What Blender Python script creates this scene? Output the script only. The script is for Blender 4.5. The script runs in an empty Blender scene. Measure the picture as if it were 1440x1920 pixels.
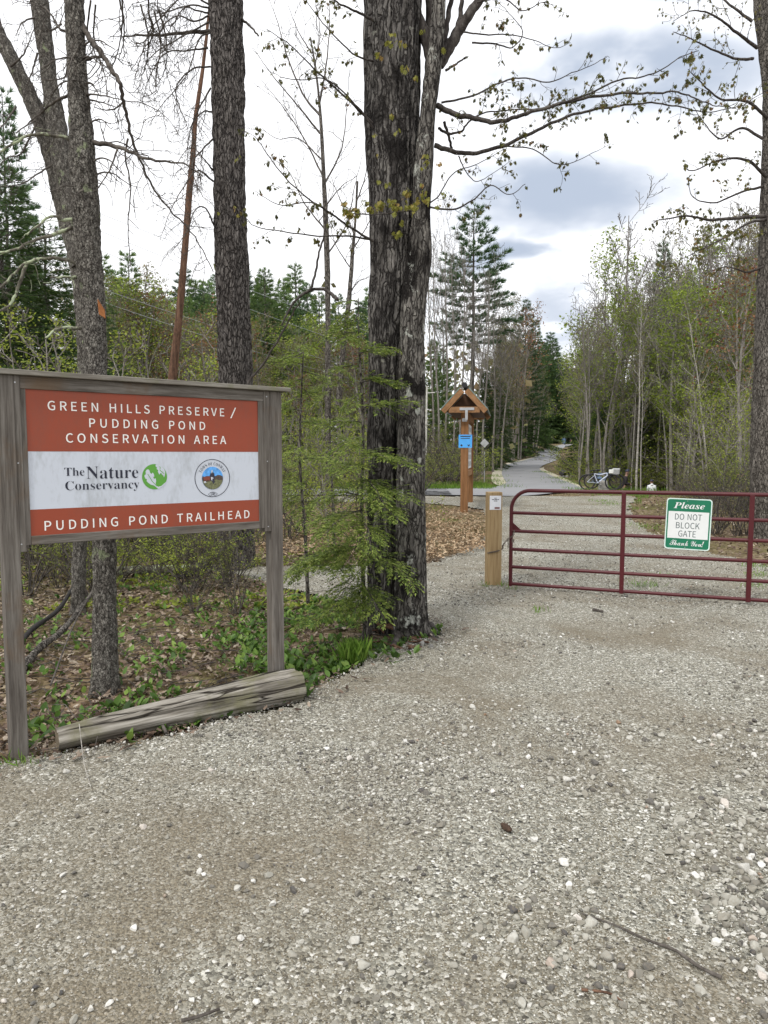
import bpy, math, random
import numpy as np
from mathutils import Vector, Matrix, geometry

# ------------------------------------------------------------------ camera, sky, sun, exposure
SC = bpy.context.scene
COL = SC.collection
F, CX, CY, HOR, HCAM = 1331.0, 720.0, 960.0, 852.0, 1.75
TH = math.atan((CY - HOR) / F)
cam = bpy.data.cameras.new("camera"); camo = bpy.data.objects.new("camera", cam); COL.objects.link(camo)
camo.location = (0, 0, HCAM); camo.rotation_euler = (math.pi / 2 - TH, 0, 0)
cam.sensor_fit = 'VERTICAL'; cam.sensor_height = 36.0; cam.sensor_width = 27.0
cam.lens = F / 1920 * 36.0; cam.clip_start = 0.05; cam.clip_end = 3000
SC.camera = camo
SC.render.resolution_x, SC.render.resolution_y = 768, 1024
SUN_EL, SUN_AZ = math.radians(52), math.radians(215)      # azimuth clockwise from +Y
SC.view_settings.view_transform = 'Standard'; SC.view_settings.look = 'None'
SC.view_settings.exposure = 0.22; SC.view_settings.gamma = 1.0

world = bpy.data.worlds.new("World"); SC.world = world; world.use_nodes = True
nt = world.node_tree; nt.nodes.clear()
def WN(t, **k):
    n = nt.nodes.new(t)
    for a, b in k.items(): setattr(n, a, b)
    return n
def wl(a, b): nt.links.new(a, b)
w_out = WN('ShaderNodeOutputWorld'); w_bg = WN('ShaderNodeBackground'); wl(w_bg.outputs[0], w_out.inputs[0])
w_bg.inputs['Strength'].default_value = 0.1
w_sky = WN('ShaderNodeTexSky', sky_type='NISHITA', sun_disc=False, sun_elevation=SUN_EL, sun_rotation=SUN_AZ)
w_tc = WN('ShaderNodeTexCoord'); w_sep = WN('ShaderNodeSeparateXYZ'); wl(w_tc.outputs['Generated'], w_sep.inputs[0])
def wm(op, a, b=None, c=None, clamp=False):
    n = WN('ShaderNodeMath', operation=op, use_clamp=clamp)
    for i, v in enumerate((a, b, c)):
        if v is None: continue
        if isinstance(v, (int, float)): n.inputs[i].default_value = v
        else: wl(v, n.inputs[i])
    return n.outputs[0]
# clouds lie on a flat layer: project the direction on a plane overhead, stretched sideways
zc = wm('ADD', wm('MAXIMUM', w_sep.outputs['Z'], 0.0), 0.22)
cu = wm('DIVIDE', w_sep.outputs['X'], zc); cv = wm('DIVIDE', w_sep.outputs['Y'], zc)
w_cmb = WN('ShaderNodeCombineXYZ'); wl(cu, w_cmb.inputs[0]); wl(cv, w_cmb.inputs[1])
def wnoise(scale, detail, off, rough=0.55, sx=1.0, sy=1.0):
    mp = WN('ShaderNodeMapping'); mp.inputs['Location'].default_value = off; mp.inputs['Scale'].default_value = (sx, sy, 1)
    wl(w_cmb.outputs[0], mp.inputs['Vector'])
    n = WN('ShaderNodeTexNoise'); n.inputs['Scale'].default_value = scale; n.inputs['Detail'].default_value = detail
    n.inputs['Roughness'].default_value = rough; wl(mp.outputs[0], n.inputs['Vector']); return n.outputs['Fac']
n1 = wnoise(1.3, 5, (3.1, 1.7, 0.3)); n2 = wnoise(3.2, 5, (0.4, 5.2, 1.1))
def wramp(f, a, b):
    n = WN('ShaderNodeMapRange'); n.inputs[1].default_value = a; n.inputs[2].default_value = b
    n.interpolation_type = 'SMOOTHSTEP'; wl(f, n.inputs[0]); return n.outputs[0]
# grey cloud banks at given bearings: (tan azimuth, tan elevation, half widths, strength)
az = wm('DIVIDE', w_sep.outputs['X'], wm('MAXIMUM', w_sep.outputs['Y'], 0.05))
el = wm('DIVIDE', w_sep.outputs['Z'], wm('MAXIMUM', w_sep.outputs['Y'], 0.05))
wob = wm('MULTIPLY', wm('SUBTRACT', n2, 0.5), 0.22)
wob2 = wm('MULTIPLY', wm('SUBTRACT', n1, 0.5), 0.20)
bank = None
for (a0, e0, wa, we, st) in CLOUDS if 'CLOUDS' in globals() else (
        (0.25, 0.345, 0.17, 0.055, 1.0), (0.16, 0.33, 0.12, 0.06, .55), (0.19, 0.272, 0.08, 0.028, 1.0), (0.34, 0.495, 0.22, 0.06, 1.0), (0.37, 0.60, 0.10, 0.03, .7),
        (0.24, 0.185, 0.06, 0.045, .7), (0.12, 0.46, 0.10, 0.05, .35), (0.36, 0.63, 0.13, 0.02, .5), (0.30, 0.52, 0.36, 0.20, .34), (0.22, 0.28, 0.16, 0.10, .30), (-0.02, 0.50, 0.12, 0.05, .22), (-0.30, 0.58, 0.10, 0.05, .2), (0.30, 0.43, 0.16, .02, .3)):
    dx = wm('DIVIDE', wm('SUBTRACT', wm('ADD', az, wob), a0), wa)
    dy = wm('DIVIDE', wm('SUBTRACT', wm('ADD', el, wob2), e0), we)
    r2 = wm('ADD', wm('MULTIPLY', dx, dx), wm('MULTIPLY', dy, dy))
    g = wm('MULTIPLY', wm('SUBTRACT', 1.0, wm('MULTIPLY', r2, 0.62), clamp=True), st)
    bank = g if bank is None else wm('MAXIMUM', bank, g)
bank = wm('MULTIPLY', bank, wramp(n2, 0.12, 0.5))
w_c1 = WN('ShaderNodeMix', data_type='RGBA'); w_c1.inputs[6].default_value = (11.8, 11.9, 12.2, 1); w_c1.inputs[7].default_value = (4.6, 5.3, 6.5, 1)
wl(wramp(bank, 0.05, 0.95), w_c1.inputs[0])
w_c2 = WN('ShaderNodeMix', data_type='RGBA')          # thin places where a little blue sky shows
wl(wm('MULTIPLY', wramp(n1, 0.58, 0.72), 0.35), w_c2.inputs[0]); wl(w_c1.outputs[2], w_c2.inputs[6]); wl(w_sky.outputs[0], w_c2.inputs[7])
wl(w_c2.outputs[2], w_bg.inputs['Color'])

sun = bpy.data.lights.new("sun", 'SUN'); sun.energy = 2.0; sun.angle = math.radians(9); sun.color = (1.0, 0.96, 0.9)
suno = bpy.data.objects.new("sun", sun); COL.objects.link(suno)
sd = Vector((math.sin(SUN_AZ) * math.cos(SUN_EL), math.cos(SUN_AZ) * math.cos(SUN_EL), math.sin(SUN_EL)))
suno.rotation_euler = sd.to_track_quat('Z', 'Y').to_euler()

# ------------------------------------------------------------------ measuring and mesh helpers
def at(px, py, Y):
    """world point at forward distance Y on the sight line of photo pixel (px, py)"""
    x = (px - CX) / F; y = (CY - py) / F
    d = (x, math.cos(TH) + y * math.sin(TH), -math.sin(TH) + y * math.cos(TH))
    k = Y / d[1]
    return np.array((d[0] * k, Y, HCAM + d[2] * k))
_GY = [-50, 10, 22, 30, 45, 62, 70, 90, 112, 128, 175, 240, 400, 900]
_GZ = [0, 0, .06, .2, .3, .45, .68, .95, 1.5, 2.1, 3.6, 5.2, 9, 14]
_XY = [30, 36, 40, 61, 87, 105, 125, 185, 260]
_XR = [9.0, 9.4, 10.0, 13.8, 21, 26.8, 31.5, 49, 66]
def sstep(a, b, x):
    t = np.clip((x - a) / (b - a), 0, 1); return t * t * (3 - 2 * t)
def ground(x, y):
    x = np.asarray(x, float); y = np.asarray(y, float)
    z = np.interp(y, _GY, _GZ)
    dip = sstep(1.2, 2.8, x - np.interp(y, _XY, _XR)) * sstep(31.0, 33.5, y) * (1 - sstep(70, 100, y))
    bank = sstep(8, 20, x) * sstep(14, 30, y) * .0
    bump = 0.05 * np.sin(x * 1.3 + 1.1 * np.sin(y * .9)) * np.sin(y * 1.1 + .7) * sstep(.2, 1.5, -x - np.interp(y, [0, 4, 5, 7, 12, 20], [3, 2.2, .8, .1, 1.5, 2])) * (1 - sstep(14, 20, y))
    return z - 1.15 * dip + bank + bump
def gp(px, py):
    """where the sight line of a photo pixel meets the ground"""
    lo, hi = 0.6, 400.0
    for Y in np.geomspace(.8, 400, 900):
        p = at(px, py, Y)
        if p[2] <= ground(p[0], p[1]): hi = Y; break
        lo = Y
    for _ in range(30):
        m = (lo + hi) / 2; p = at(px, py, m)
        if p[2] <= ground(p[0], p[1]): hi = m
        else: lo = m
    p = at(px, py, hi); return p

def _hash(ix, iy, iz):
    h = (ix.astype(np.uint32) * np.uint32(374761393) + iy.astype(np.uint32) * np.uint32(668265263) + iz.astype(np.uint32) * np.uint32(2246822519))
    h = (h ^ (h >> np.uint32(13))) * np.uint32(1274126177)
    return ((h ^ (h >> np.uint32(16))) & np.uint32(0xffffff)).astype(float) / 0xffffff
def vnoise(p):
    p = np.asarray(p, float); i = np.floor(p).astype(np.int64); f = p - i; f = f * f * (3 - 2 * f)
    r = 0
    for dx in (0, 1):
        for dy in (0, 1):
            for dz in (0, 1):
                w = (f[:, 0] if dx else 1 - f[:, 0]) * (f[:, 1] if dy else 1 - f[:, 1]) * (f[:, 2] if dz else 1 - f[:, 2])
                r = r + w * _hash(i[:, 0] + dx, i[:, 1] + dy, i[:, 2] + dz)
    return r
def fbm(p, o=4):
    r = 0; a = .5; p = np.asarray(p, float)
    for k in range(o):
        r = r + a * vnoise(p * 2 ** k + 17.3 * k); a *= .5
    return r
def n2d(x, y, s, o=3):
    x = np.asarray(x, float); return fbm(np.stack([x * s, np.asarray(y, float) * s, np.zeros_like(x) + 3.3], 1), o)

class G:
    def __init__(s): s.v = []; s.f = []; s.n = 0
    def add(s, v, f, mat=0, smooth=True):
        v = np.asarray(v, float).reshape(-1, 3); f = np.asarray(f, np.int64)
        if len(f): s.f.append((f + s.n, mat, smooth))
        s.v.append(v); s.n += len(v); return s
    def build(s, name, mats, parent=None, smooth=None, bevel=0, loc=None, cent=False):
        me = bpy.data.meshes.new(name)
        v = np.concatenate(s.v) if s.v else np.zeros((0, 3))
        o = bpy.data.objects.new(name, me); COL.objects.link(o)
        if parent is not None: org = Vector(ORG[parent.name]); o.parent = parent
        elif loc is not None: org = Vector(loc); o.location = loc
        elif cent: c = v.mean(0); org = Vector((c[0], c[1], v[:, 2].min())); o.location = org
        else: org = Vector((0, 0, 0))
        ORG[o.name] = org
        v = v - np.array(org)
        me.vertices.add(len(v)); me.vertices.foreach_set('co', v.astype(np.float32).ravel())
        tot = sum(f.size for f, m, k in s.f); nf = sum(len(f) for f, m, k in s.f)
        me.loops.add(tot); me.polygons.add(nf)
        if nf:
            me.loops.foreach_set('vertex_index', np.concatenate([f.ravel() for f, m, k in s.f]).astype(np.int32))
            st = []; c = 0; mi = []; sm = []
            for f, m, k in s.f:
                st.append(c + np.arange(len(f)) * f.shape[1]); c += f.size
                mi.append(np.full(len(f), m)); sm.append(np.full(len(f), k))
            me.polygons.foreach_set('loop_start', np.concatenate(st).astype(np.int32))
            me.polygons.foreach_set('material_index', np.concatenate(mi).astype(np.int32))
            sm = np.concatenate(sm)
            if smooth is not None: sm[:] = smooth
            me.polygons.foreach_set('use_smooth', sm.astype(bool))
        for m in (mats if isinstance(mats, (list, tuple)) else [mats]): me.materials.append(m)
        me.update(calc_edges=True); me.validate()
        if bevel:
            b = o.modifiers.new('bevel', 'BEVEL'); b.width = bevel; b.segments = 2; b.limit_method = 'ANGLE'; b.angle_limit = math.radians(40)
        return o
ORG = {}
def tag(o, label=None, cat=None, group=None, kind=None):
    if label: o['label'] = label
    if cat: o['category'] = cat
    if group: o['group'] = group
    if kind: o['kind'] = kind
    return o
def thing(name, label, cat, loc, group=None):
    o = bpy.data.objects.new(name, None); COL.objects.link(o); o.location = tuple(float(c) for c in loc); o.empty_display_size = .2
    ORG[o.name] = Vector(o.location); return tag(o, label, cat, group)
def copy_tree(src, loc, rotz=0.0, scale=1.0, label=None, group=None, cat=None):
    r = src.copy(); COL.objects.link(r); r.location = tuple(float(c) for c in loc); r.rotation_euler = (0, 0, rotz)
    r.scale = (scale, scale, scale) if not isinstance(scale, tuple) else scale
    if label: r['label'] = label
    if group: r['group'] = group
    if cat: r['category'] = cat
    for ch in src.children:
        c = ch.copy(); COL.objects.link(c); c.parent = r
        for g in ch.children:
            d = g.copy(); COL.objects.link(d); d.parent = c
    return r

def V(*a): return np.array(a, float)
def unit(v): v = np.asarray(v, float); return v / (np.linalg.norm(v) + 1e-12)
BOXF = [[0, 3, 2, 1], [4, 5, 6, 7], [0, 1, 5, 4], [1, 2, 6, 5], [2, 3, 7, 6], [3, 0, 4, 7]]
def box(g, o, a, b, c, mat=0):
    """box from corner o along the edge vectors a, b, c (right handed)"""
    o, a, b, c = (np.asarray(q, float) for q in (o, a, b, c))
    v = [o, o + a, o + a + b, o + b, o + c, o + a + c, o + a + b + c, o + b + c]
    f = BOXF if np.dot(np.cross(a, b), c) > 0 else [x[::-1] for x in BOXF]
    g.add(v, f, mat, False)
def tube(g, pts, rad, sides=6, mat=0, cap=True, smooth=True):
    P = np.asarray(pts, float); n = len(P); R = np.broadcast_to(np.asarray(rad, float), (n,))
    T = np.empty_like(P); T[1:-1] = P[2:] - P[:-2]; T[0] = P[1] - P[0]; T[-1] = P[-1] - P[-2]
    T /= np.linalg.norm(T, axis=1)[:, None] + 1e-12
    u = np.cross(T[0], (0, 0, 1.0));
    if np.linalg.norm(u) < 1e-3: u = np.cross(T[0], (1.0, 0, 0))
    u = unit(u); A = np.arange(sides) * 2 * math.pi / sides; ca, sa = np.cos(A)[:, None], np.sin(A)[:, None]
    out = np.empty((n, sides, 3))
    for i in range(n):
        u = u - T[i] * np.dot(u, T[i]); u = unit(u); w = np.cross(T[i], u)
        out[i] = P[i] + R[i] * (ca * u + sa * w)
    k = np.arange(sides); k2 = (k + 1) % sides
    f = np.concatenate([np.stack([i * sides + k, i * sides + k2, (i + 1) * sides + k2, (i + 1) * sides + k], 1) for i in range(n - 1)])
    g.add(out.reshape(-1, 3), f, mat, smooth)
    if cap:
        for i, s in ((0, -1), (n - 1, 1)):
            if R[i] > 1e-4:
                g.add(out[i], [list(range(sides))[::s]], mat, False)
    return g
def spline(pts, n):
    """smooth curve through the points (Catmull-Rom), n samples; works on any number of columns"""
    P = np.asarray(pts, float); m = len(P)
    Q = np.concatenate([[2 * P[0] - P[1]], P, [2 * P[-1] - P[-2]]])
    t = np.linspace(0, m - 1 - 1e-9, n); i = np.floor(t).astype(int); u = (t - i)[:, None]
    a, b, c, d = Q[i], Q[i + 1], Q[i + 2], Q[i + 3]
    return .5 * (2 * b + (c - a) * u + (2 * a - 5 * b + 4 * c - d) * u ** 2 + (3 * b - a - 3 * c + d) * u ** 3)
def rotz(a):
    a = np.asarray(a, float); c, s, z, o = np.cos(a), np.sin(a), np.zeros_like(a), np.ones_like(a)
    return np.stack([np.stack([c, -s, z], -1), np.stack([s, c, z], -1), np.stack([z, z, o], -1)], -2)
def rotx(a):
    a = np.asarray(a, float); c, s, z, o = np.cos(a), np.sin(a), np.zeros_like(a), np.ones_like(a)
    return np.stack([np.stack([o, z, z], -1), np.stack([z, c, -s], -1), np.stack([z, s, c], -1)], -2)
def roty(a):
    a = np.asarray(a, float); c, s, z, o = np.cos(a), np.sin(a), np.zeros_like(a), np.ones_like(a)
    return np.stack([np.stack([c, z, s], -1), np.stack([z, o, z], -1), np.stack([-s, z, c], -1)], -2)
def scatter(g, tv, tf, pos, rot, scale, mat=0, smooth=True):
    tv = np.asarray(tv, float); tf = np.asarray(tf, np.int64); pos = np.asarray(pos, float); n = len(pos)
    if n == 0: return
    sc = np.asarray(scale, float)
    sc = sc.reshape(n, 1, -1) if sc.ndim else sc
    v = np.einsum('nij,nkj->nki', rot, tv[None] * sc * np.ones((n, 1, 1))) + pos[:, None, :]
    f = tf[None] + (np.arange(n) * len(tv))[:, None, None]
    g.add(v.reshape(-1, 3), f.reshape(-1, tf.shape[1]), mat, smooth)
def frame_rot(d, roll):
    """rotations whose local +Y points along d (n,3)"""
    d = d / (np.linalg.norm(d, axis=1)[:, None] + 1e-9)
    up = np.where(np.abs(d[:, 2:3]) > .95, np.array([[1., 0, 0]]), np.array([[0, 0, 1.]]))
    x = np.cross(d, up); x /= np.linalg.norm(x, axis=1)[:, None] + 1e-9; z = np.cross(x, d)
    M = np.stack([x, d, z], -1)
    return np.einsum('nij,njk->nik', M, roty(roll))

# ------------------------------------------------------------------ materials
def newmat(name):
    m = bpy.data.materials.new(name); m.use_nodes = True; t = m.node_tree; t.nodes.clear()
    o = t.nodes.new('ShaderNodeOutputMaterial'); b = t.nodes.new('ShaderNodeBsdfPrincipled'); t.links.new(b.outputs[0], o.inputs[0])
    b.inputs['Specular IOR Level'].default_value = .3
    return m, t, b, o
class MT:
    """small node helper"""
    def __init__(s, name, rough=.8, spec=.3, metal=0, turn=0.):
        s.m, s.t, s.b, s.o = newmat(name); s.b.inputs['Roughness'].default_value = rough
        s.b.inputs['Specular IOR Level'].default_value = spec; s.b.inputs['Metallic'].default_value = metal
        s.vec = s.t.nodes.new('ShaderNodeTexCoord').outputs['Object']
        if turn:
            r = s.t.nodes.new('ShaderNodeVectorRotate'); r.rotation_type = 'Z_AXIS'; r.inputs['Angle'].default_value = -turn; s.t.links.new(s.vec, r.inputs['Vector']); s.vec = r.outputs[0]
    def nd(s, t, **k):
        n = s.t.nodes.new(t)
        for a, b in k.items(): setattr(n, a, b)
        return n
    def lk(s, a, b): s.t.links.new(a, b)
    def co(s, sc=(1, 1, 1), rot=(0, 0, 0), loc=(0, 0, 0)):
        mp = s.nd('ShaderNodeMapping'); mp.inputs['Scale'].default_value = sc; mp.inputs['Rotation'].default_value = rot; mp.inputs['Location'].default_value = loc
        s.lk(s.vec, mp.inputs['Vector']); return mp.outputs[0]
    def noise(s, scale, detail=4, sc=(1, 1, 1), rough=.55, dist=0, loc=(0, 0, 0), rot=(0, 0, 0)):
        n = s.nd('ShaderNodeTexNoise'); n.inputs['Scale'].default_value = scale; n.inputs['Detail'].default_value = detail
        n.inputs['Roughness'].default_value = rough; n.inputs['Distortion'].default_value = dist
        s.lk(s.co(sc, rot, loc), n.inputs['Vector']); return n.outputs['Fac']
    def voro(s, scale, feature='F1', sc=(1, 1, 1), out='Distance', loc=(0, 0, 0)):
        n = s.nd('ShaderNodeTexVoronoi', feature=feature); n.inputs['Scale'].default_value = scale
        s.lk(s.co(sc, loc=loc), n.inputs['Vector']); return n.outputs[out]
    def ramp(s, fac, stops, interp='LINEAR'):
        n = s.nd('ShaderNodeValToRGB'); cr = n.color_ramp; cr.interpolation = interp
        while len(cr.elements) < len(stops): cr.elements.new(.5)
        for e, (p, c) in zip(cr.elements, stops): e.position = p; e.color = (*c, 1) if len(c) == 3 else c
        s.lk(fac, n.inputs[0]); return n.outputs[0]
    def rng(s, fac, a, b, c=0., d=1.):
        n = s.nd('ShaderNodeMapRange'); n.inputs[1].default_value = a; n.inputs[2].default_value = b; n.inputs[3].default_value = c; n.inputs[4].default_value = d
        s.lk(fac, n.inputs[0]); return n.outputs[0]
    def mix(s, fac, a, b, mode='MIX'):
        n = s.nd('ShaderNodeMix', data_type='RGBA', blend_type=mode)
        for i, q in ((0, fac), (6, a), (7, b)):
            if isinstance(q, (int, float)): n.inputs[i].default_value = q
            elif isinstance(q, tuple): n.inputs[i].default_value = (*q, 1)
            else: s.lk(q, n.inputs[i])
        return n.outputs[2]
    def math(s, op, a, b=0.):
        n = s.nd('ShaderNodeMath', operation=op)
        for i, q in enumerate((a, b)):
            if isinstance(q, (int, float)): n.inputs[i].default_value = q
            else: s.lk(q, n.inputs[i])
        return n.outputs[0]
    def col(s, c):
        if isinstance(c, tuple): s.b.inputs['Base Color'].default_value = (*c, 1)
        else: s.lk(c, s.b.inputs['Base Color'])
        return s
    def bump(s, h, strength=.5, dist=.01):
        n = s.nd('ShaderNodeBump'); n.inputs['Strength'].default_value = strength; n.inputs['Distance'].default_value = dist
        s.lk(h, n.inputs['Height']); s.lk(n.outputs[0], s.b.inputs['Normal']); return s
    def island(s): return s.nd('ShaderNodeNewGeometry').outputs['Random Per Island']
    def objrand(s): return s.nd('ShaderNodeObjectInfo').outputs['Random']
    def leafy(s, c, tr=.45):
        """leaf: diffuse plus light coming through"""
        d = s.nd('ShaderNodeBsdfTranslucent'); mx = s.nd('ShaderNodeMixShader'); mx.inputs[0].default_value = tr
        s.col(c); s.lk(c, d.inputs[0]); s.lk(s.b.outputs[0], mx.inputs[1]); s.lk(d.outputs[0], mx.inputs[2]); s.lk(mx.outputs[0], s.o.inputs[0]); return s

def plain(name, c, rough=.6, spec=.4, metal=0, var=.12, scale=8, bump=0):
    m = MT(name, rough, spec, metal); n = m.noise(scale, 5)
    m.col(m.mix(m.rng(n, .3, .7), tuple(x * (1 - var) for x in c), tuple(min(1, x * (1 + var)) for x in c)))
    if bump: m.bump(m.noise(scale * 12, 3), .4, bump)
    return m.m
def bark(name, dark, mid, light, sc=(9, 9, 1.6), lichen=None, lich_s=6., lich_t=.6, bumpd=.02, black=None, vs=1.0, plates=None):
    m = MT(name, .95, .1)
    a = m.noise(2.4 * vs, 8, sc, .68, .5); b = m.noise(34 * vs, 6, (1, 1, .45), .7)
    r = m.ramp(m.math('ADD', m.math('MULTIPLY', a, .58), m.math('MULTIPLY', b, .42)), [(.38, dark), (.49, mid), (.60, light)])
    e = None
    if plates:      # bark plates; crevice shade and darker inner bark put into the fissure colour
        n = m.nd('ShaderNodeTexVoronoi', feature='DISTANCE_TO_EDGE'); n.inputs['Scale'].default_value = plates[0]; vm = m.nd('ShaderNodeVectorMath', operation='ADD'); cn = m.nd('ShaderNodeTexNoise'); cn.inputs['Scale'].default_value = 9; cn.inputs['Detail'].default_value = 4
        m.lk(m.vec, cn.inputs['Vector']); sc2 = m.nd('ShaderNodeVectorMath', operation='SCALE'); sc2.inputs['Scale'].default_value = .09; m.lk(cn.outputs['Color'], sc2.inputs[0]); m.lk(m.vec, vm.inputs[0]); m.lk(sc2.outputs[0], vm.inputs[1])
        mp = m.nd('ShaderNodeMapping'); mp.inputs['Scale'].default_value = (1, 1, plates[1]); m.lk(vm.outputs[0], mp.inputs['Vector']); m.lk(mp.outputs[0], n.inputs['Vector']); e = m.rng(n.outputs['Distance'], .0, plates[2]); r = m.mix(e, tuple(c * .55 for c in dark), r)
    if black:
        r = m.mix(m.rng(m.noise(black[1], 6, (1, 1, .55), .65, .4), .53, .61), r, black[0])
    if lichen:
        l = m.noise(lich_s, 7, (1, 1, .8), .68, .3, (3, 1, 7)); r = m.mix(m.rng(l, lich_t, lich_t + .05), r, lichen)
    h = m.math('ADD', a, m.math('MULTIPLY', b, .5))
    if e is not None: h = m.math('ADD', h, m.math('MULTIPLY', e, .6))
    m.col(r); m.bump(h, 1., bumpd); return m.m
def leafmat(name, stops, tr=.45, rough=.55):
    m = MT(name, rough, .3); c = m.ramp(m.island(), stops)
    ob = m.rng(m.objrand(), 0, 1, .78, 1.2)
    mul = m.nd('ShaderNodeMix', data_type='RGBA', blend_type='MULTIPLY'); mul.inputs[0].default_value = 1
    cc = m.nd('ShaderNodeCombineColor'); 
    for i in range(3): m.lk(ob, cc.inputs[i])
    m.lk(c, mul.inputs[6]); m.lk(cc.outputs[0], mul.inputs[7])
    m.leafy(mul.outputs[2], tr); return m.m
M = {}
# gravel: stones of several sizes over brown fines
m = MT('gravel', .95, .15)
v1 = m.voro(75, out='Color'); v2 = m.voro(170, out='Color'); d1 = m.voro(75); d2 = m.voro(170)
sep1 = m.nd('ShaderNodeSeparateColor'); m.lk(v1, sep1.inputs[0]); sep2 = m.nd('ShaderNodeSeparateColor'); m.lk(v2, sep2.inputs[0])
stops = [(0, (.05, .049, .043)), (.18, (.155, .150, .126)), (.45, (.275, .268, .225)), (.7, (.39, .378, .32)), (.89, (.54, .53, .47)), (1, (.78, .77, .72))]
c1 = m.ramp(sep1.outputs[0], stops); c2 = m.ramp(sep2.outputs[0], stops)
fines = m.ramp(m.noise(150, 4), [(.3, (.085, .073, .052)), (.52, (.205, .183, .135)), (.72, (.36, .338, .27))])
patch = m.noise(.9, 5, (1, 1, 1), .6, .5)
c = m.mix(m.rng(sep2.outputs[1], .35, .45), fines, c2); c = m.mix(m.rng(m.math('ADD', sep1.outputs[1], m.math('MULTIPLY', m.math('SUBTRACT', patch, .5), 1.6)), .5, .62), c, c1)
sx = m.nd('ShaderNodeSeparateXYZ'); m.lk(m.vec, sx.inputs[0]); near = m.math('MULTIPLY', m.rng(sx.outputs[0], .7, -.9, 0, 1), m.rng(sx.outputs[1], 4.2, 2.2, 0, .11)); dirt = m.math('ADD', m.noise(.75, 7, (1, 1, 1), .66, .8, (7, 2, 0)), near); c = m.mix(m.rng(dirt, .43, .66, 0., .72), c, m.ramp(m.noise(90, 5), [(.35, (.085, .070, .048)), (.65, (.28, .237, .168))]))
m.col(c); m.bump(m.math('ADD', m.math('MULTIPLY', d1, -1.), m.math('MULTIPLY', d2, -.5)), .8, .012); M['gravel'] = m.m
m = MT('pebble', .85, .25); r = m.ramp(m.island(), [(0, (.055, .056, .06)), (.12, (.12, .118, .108)), (.35, (.235, .225, .19)), (.55, (.325, .32, .28)), (.76, (.42, .415, .37)), (.90, (.56, .555, .52)), (.975, (.76, .755, .72)), (1, (.26, .17, .11))])
m.col(m.mix(m.rng(m.noise(120, 4), .35, .7, 0, .45), r, (.24, .20, .15))); M['pebble'] = m.m
m = MT('asphalt', .9, .2); v = m.voro(220, out='Color')
m.col(m.mix(m.rng(m.noise(.6, 4), .3, .7), m.mix(v, (.19, .193, .20), (.25, .253, .262)), (.26, .263, .272))); m.bump(m.noise(200, 2), .3, .004); M['asphalt'] = m.m
m = MT('forest_soil', .98, .1)
a = m.voro(16, out='Color'); sp = m.nd('ShaderNodeSeparateColor'); m.lk(a, sp.inputs[0])
lit = m.ramp(sp.outputs[0], [(0, (.045, .03, .018)), (.3, (.10, .068, .04)), (.6, (.19, .135, .085)), (.85, (.30, .225, .15)), (1, (.40, .33, .24))])
c = m.mix(m.rng(m.noise(.35, 5, dist=.4), .42, .62), lit, m.ramp(m.noise(14, 5), [(.35, (.06, .045, .02)), (.55, (.13, .115, .05)), (.7, (.19, .17, .08))]))
m.col(c); m.bump(m.noise(25, 5), .8, .03); M['soil'] = m.m
m = MT('shoulder_gravel', .95, .1); m.col(m.ramp(m.voro(60, out='Color'), [(0, (.26, .235, .17)), (.5, (.42, .39, .30)), (1, (.60, .57, .47))])); M['shoulder'] = m.m
def wood(name, cols, grain=(1, 1, 1), scale=1., rough=.85, bumpd=.004, dirt=None, turn=0.):
    """grain: scale per local axis - small along the fibre"""
    m = MT(name, rough, .15, 0, turn); a = m.noise(14 * scale, 7, grain, .6, .5); b = m.noise(55 * scale, 4, grain, .6)
    r = m.ramp(m.math('ADD', m.math('MULTIPLY', a, .6), m.math('MULTIPLY', b, .4)), [(.34, cols[0]), (.5, cols[1]), (.66, cols[2])])
    if dirt: r = m.mix(m.rng(m.noise(dirt[1], 5, (1, 1, .6), .6), .52, .68, 0, .75), r, dirt[0])
    if turn:      # drying cracks along the log
        ck = m.noise(5, 3, (.10, 1.6, 1.6), .5, .3, (2, 5, 1)); ln = m.rng(m.math('ABSOLUTE', m.math('SUBTRACT', ck, .5)), .004, .022); r = m.mix(ln, (.022, .018, .014), r); a = m.math('ADD', a, m.math('MULTIPLY', ln, .7))
    m.col(r); m.bump(m.math('ADD', a, m.math('MULTIPLY', b, .6)), .55, bumpd); return m.m
GREY = [(.06, .051, .044), (.13, .117, .103), (.215, .20, .18)]
M['post_grey'] = wood('weathered_post', GREY, (1, 1, .05), 2.2, dirt=((.13, .085, .05), 3.5))
M['rail_grey'] = wood('weathered_rail', GREY, (.06, .06, 1), 2.2, dirt=((.14, .095, .06), 3.))
M['cap_grey'] = wood('weathered_cap', [(.10, .09, .075), (.20, .185, .16), (.31, .295, .26)], (.06, .06, 1), 2.4, dirt=((.17, .17, .11), 9))
LOG_ANGLE = math.atan2(0.98, 1.43)
M['log'] = wood('weathered_log', [(.045, .038, .030), (.20, .183, .155), (.44, .415, .37)], (.045, 1, 1), 1.3, bumpd=.02, dirt=((.15, .145, .08), 4), turn=LOG_ANGLE)
M['log_end'] = plain('log_end', (.17, .14, .10), .9, .1, var=.4, scale=30, bump=.004)
M['kiosk'] = wood('stained_timber', [(.14, .068, .03), (.215, .108, .048), (.29, .15, .07)], (1, 1, .06), 1.2, .7)
M['kiosk_roofwood'] = wood('stained_rafter', [(.17, .09, .043), (.265, .145, .07), (.36, .205, .105)], (.3, .3, .3), 1.2, .7)
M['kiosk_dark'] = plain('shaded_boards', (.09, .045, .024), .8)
M['tan_post'] = wood('treated_pine', [(.20, .13, .062), (.33, .235, .125), (.43, .33, .19)], (1, 1, .045), 1.3, .8, .003)
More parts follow.
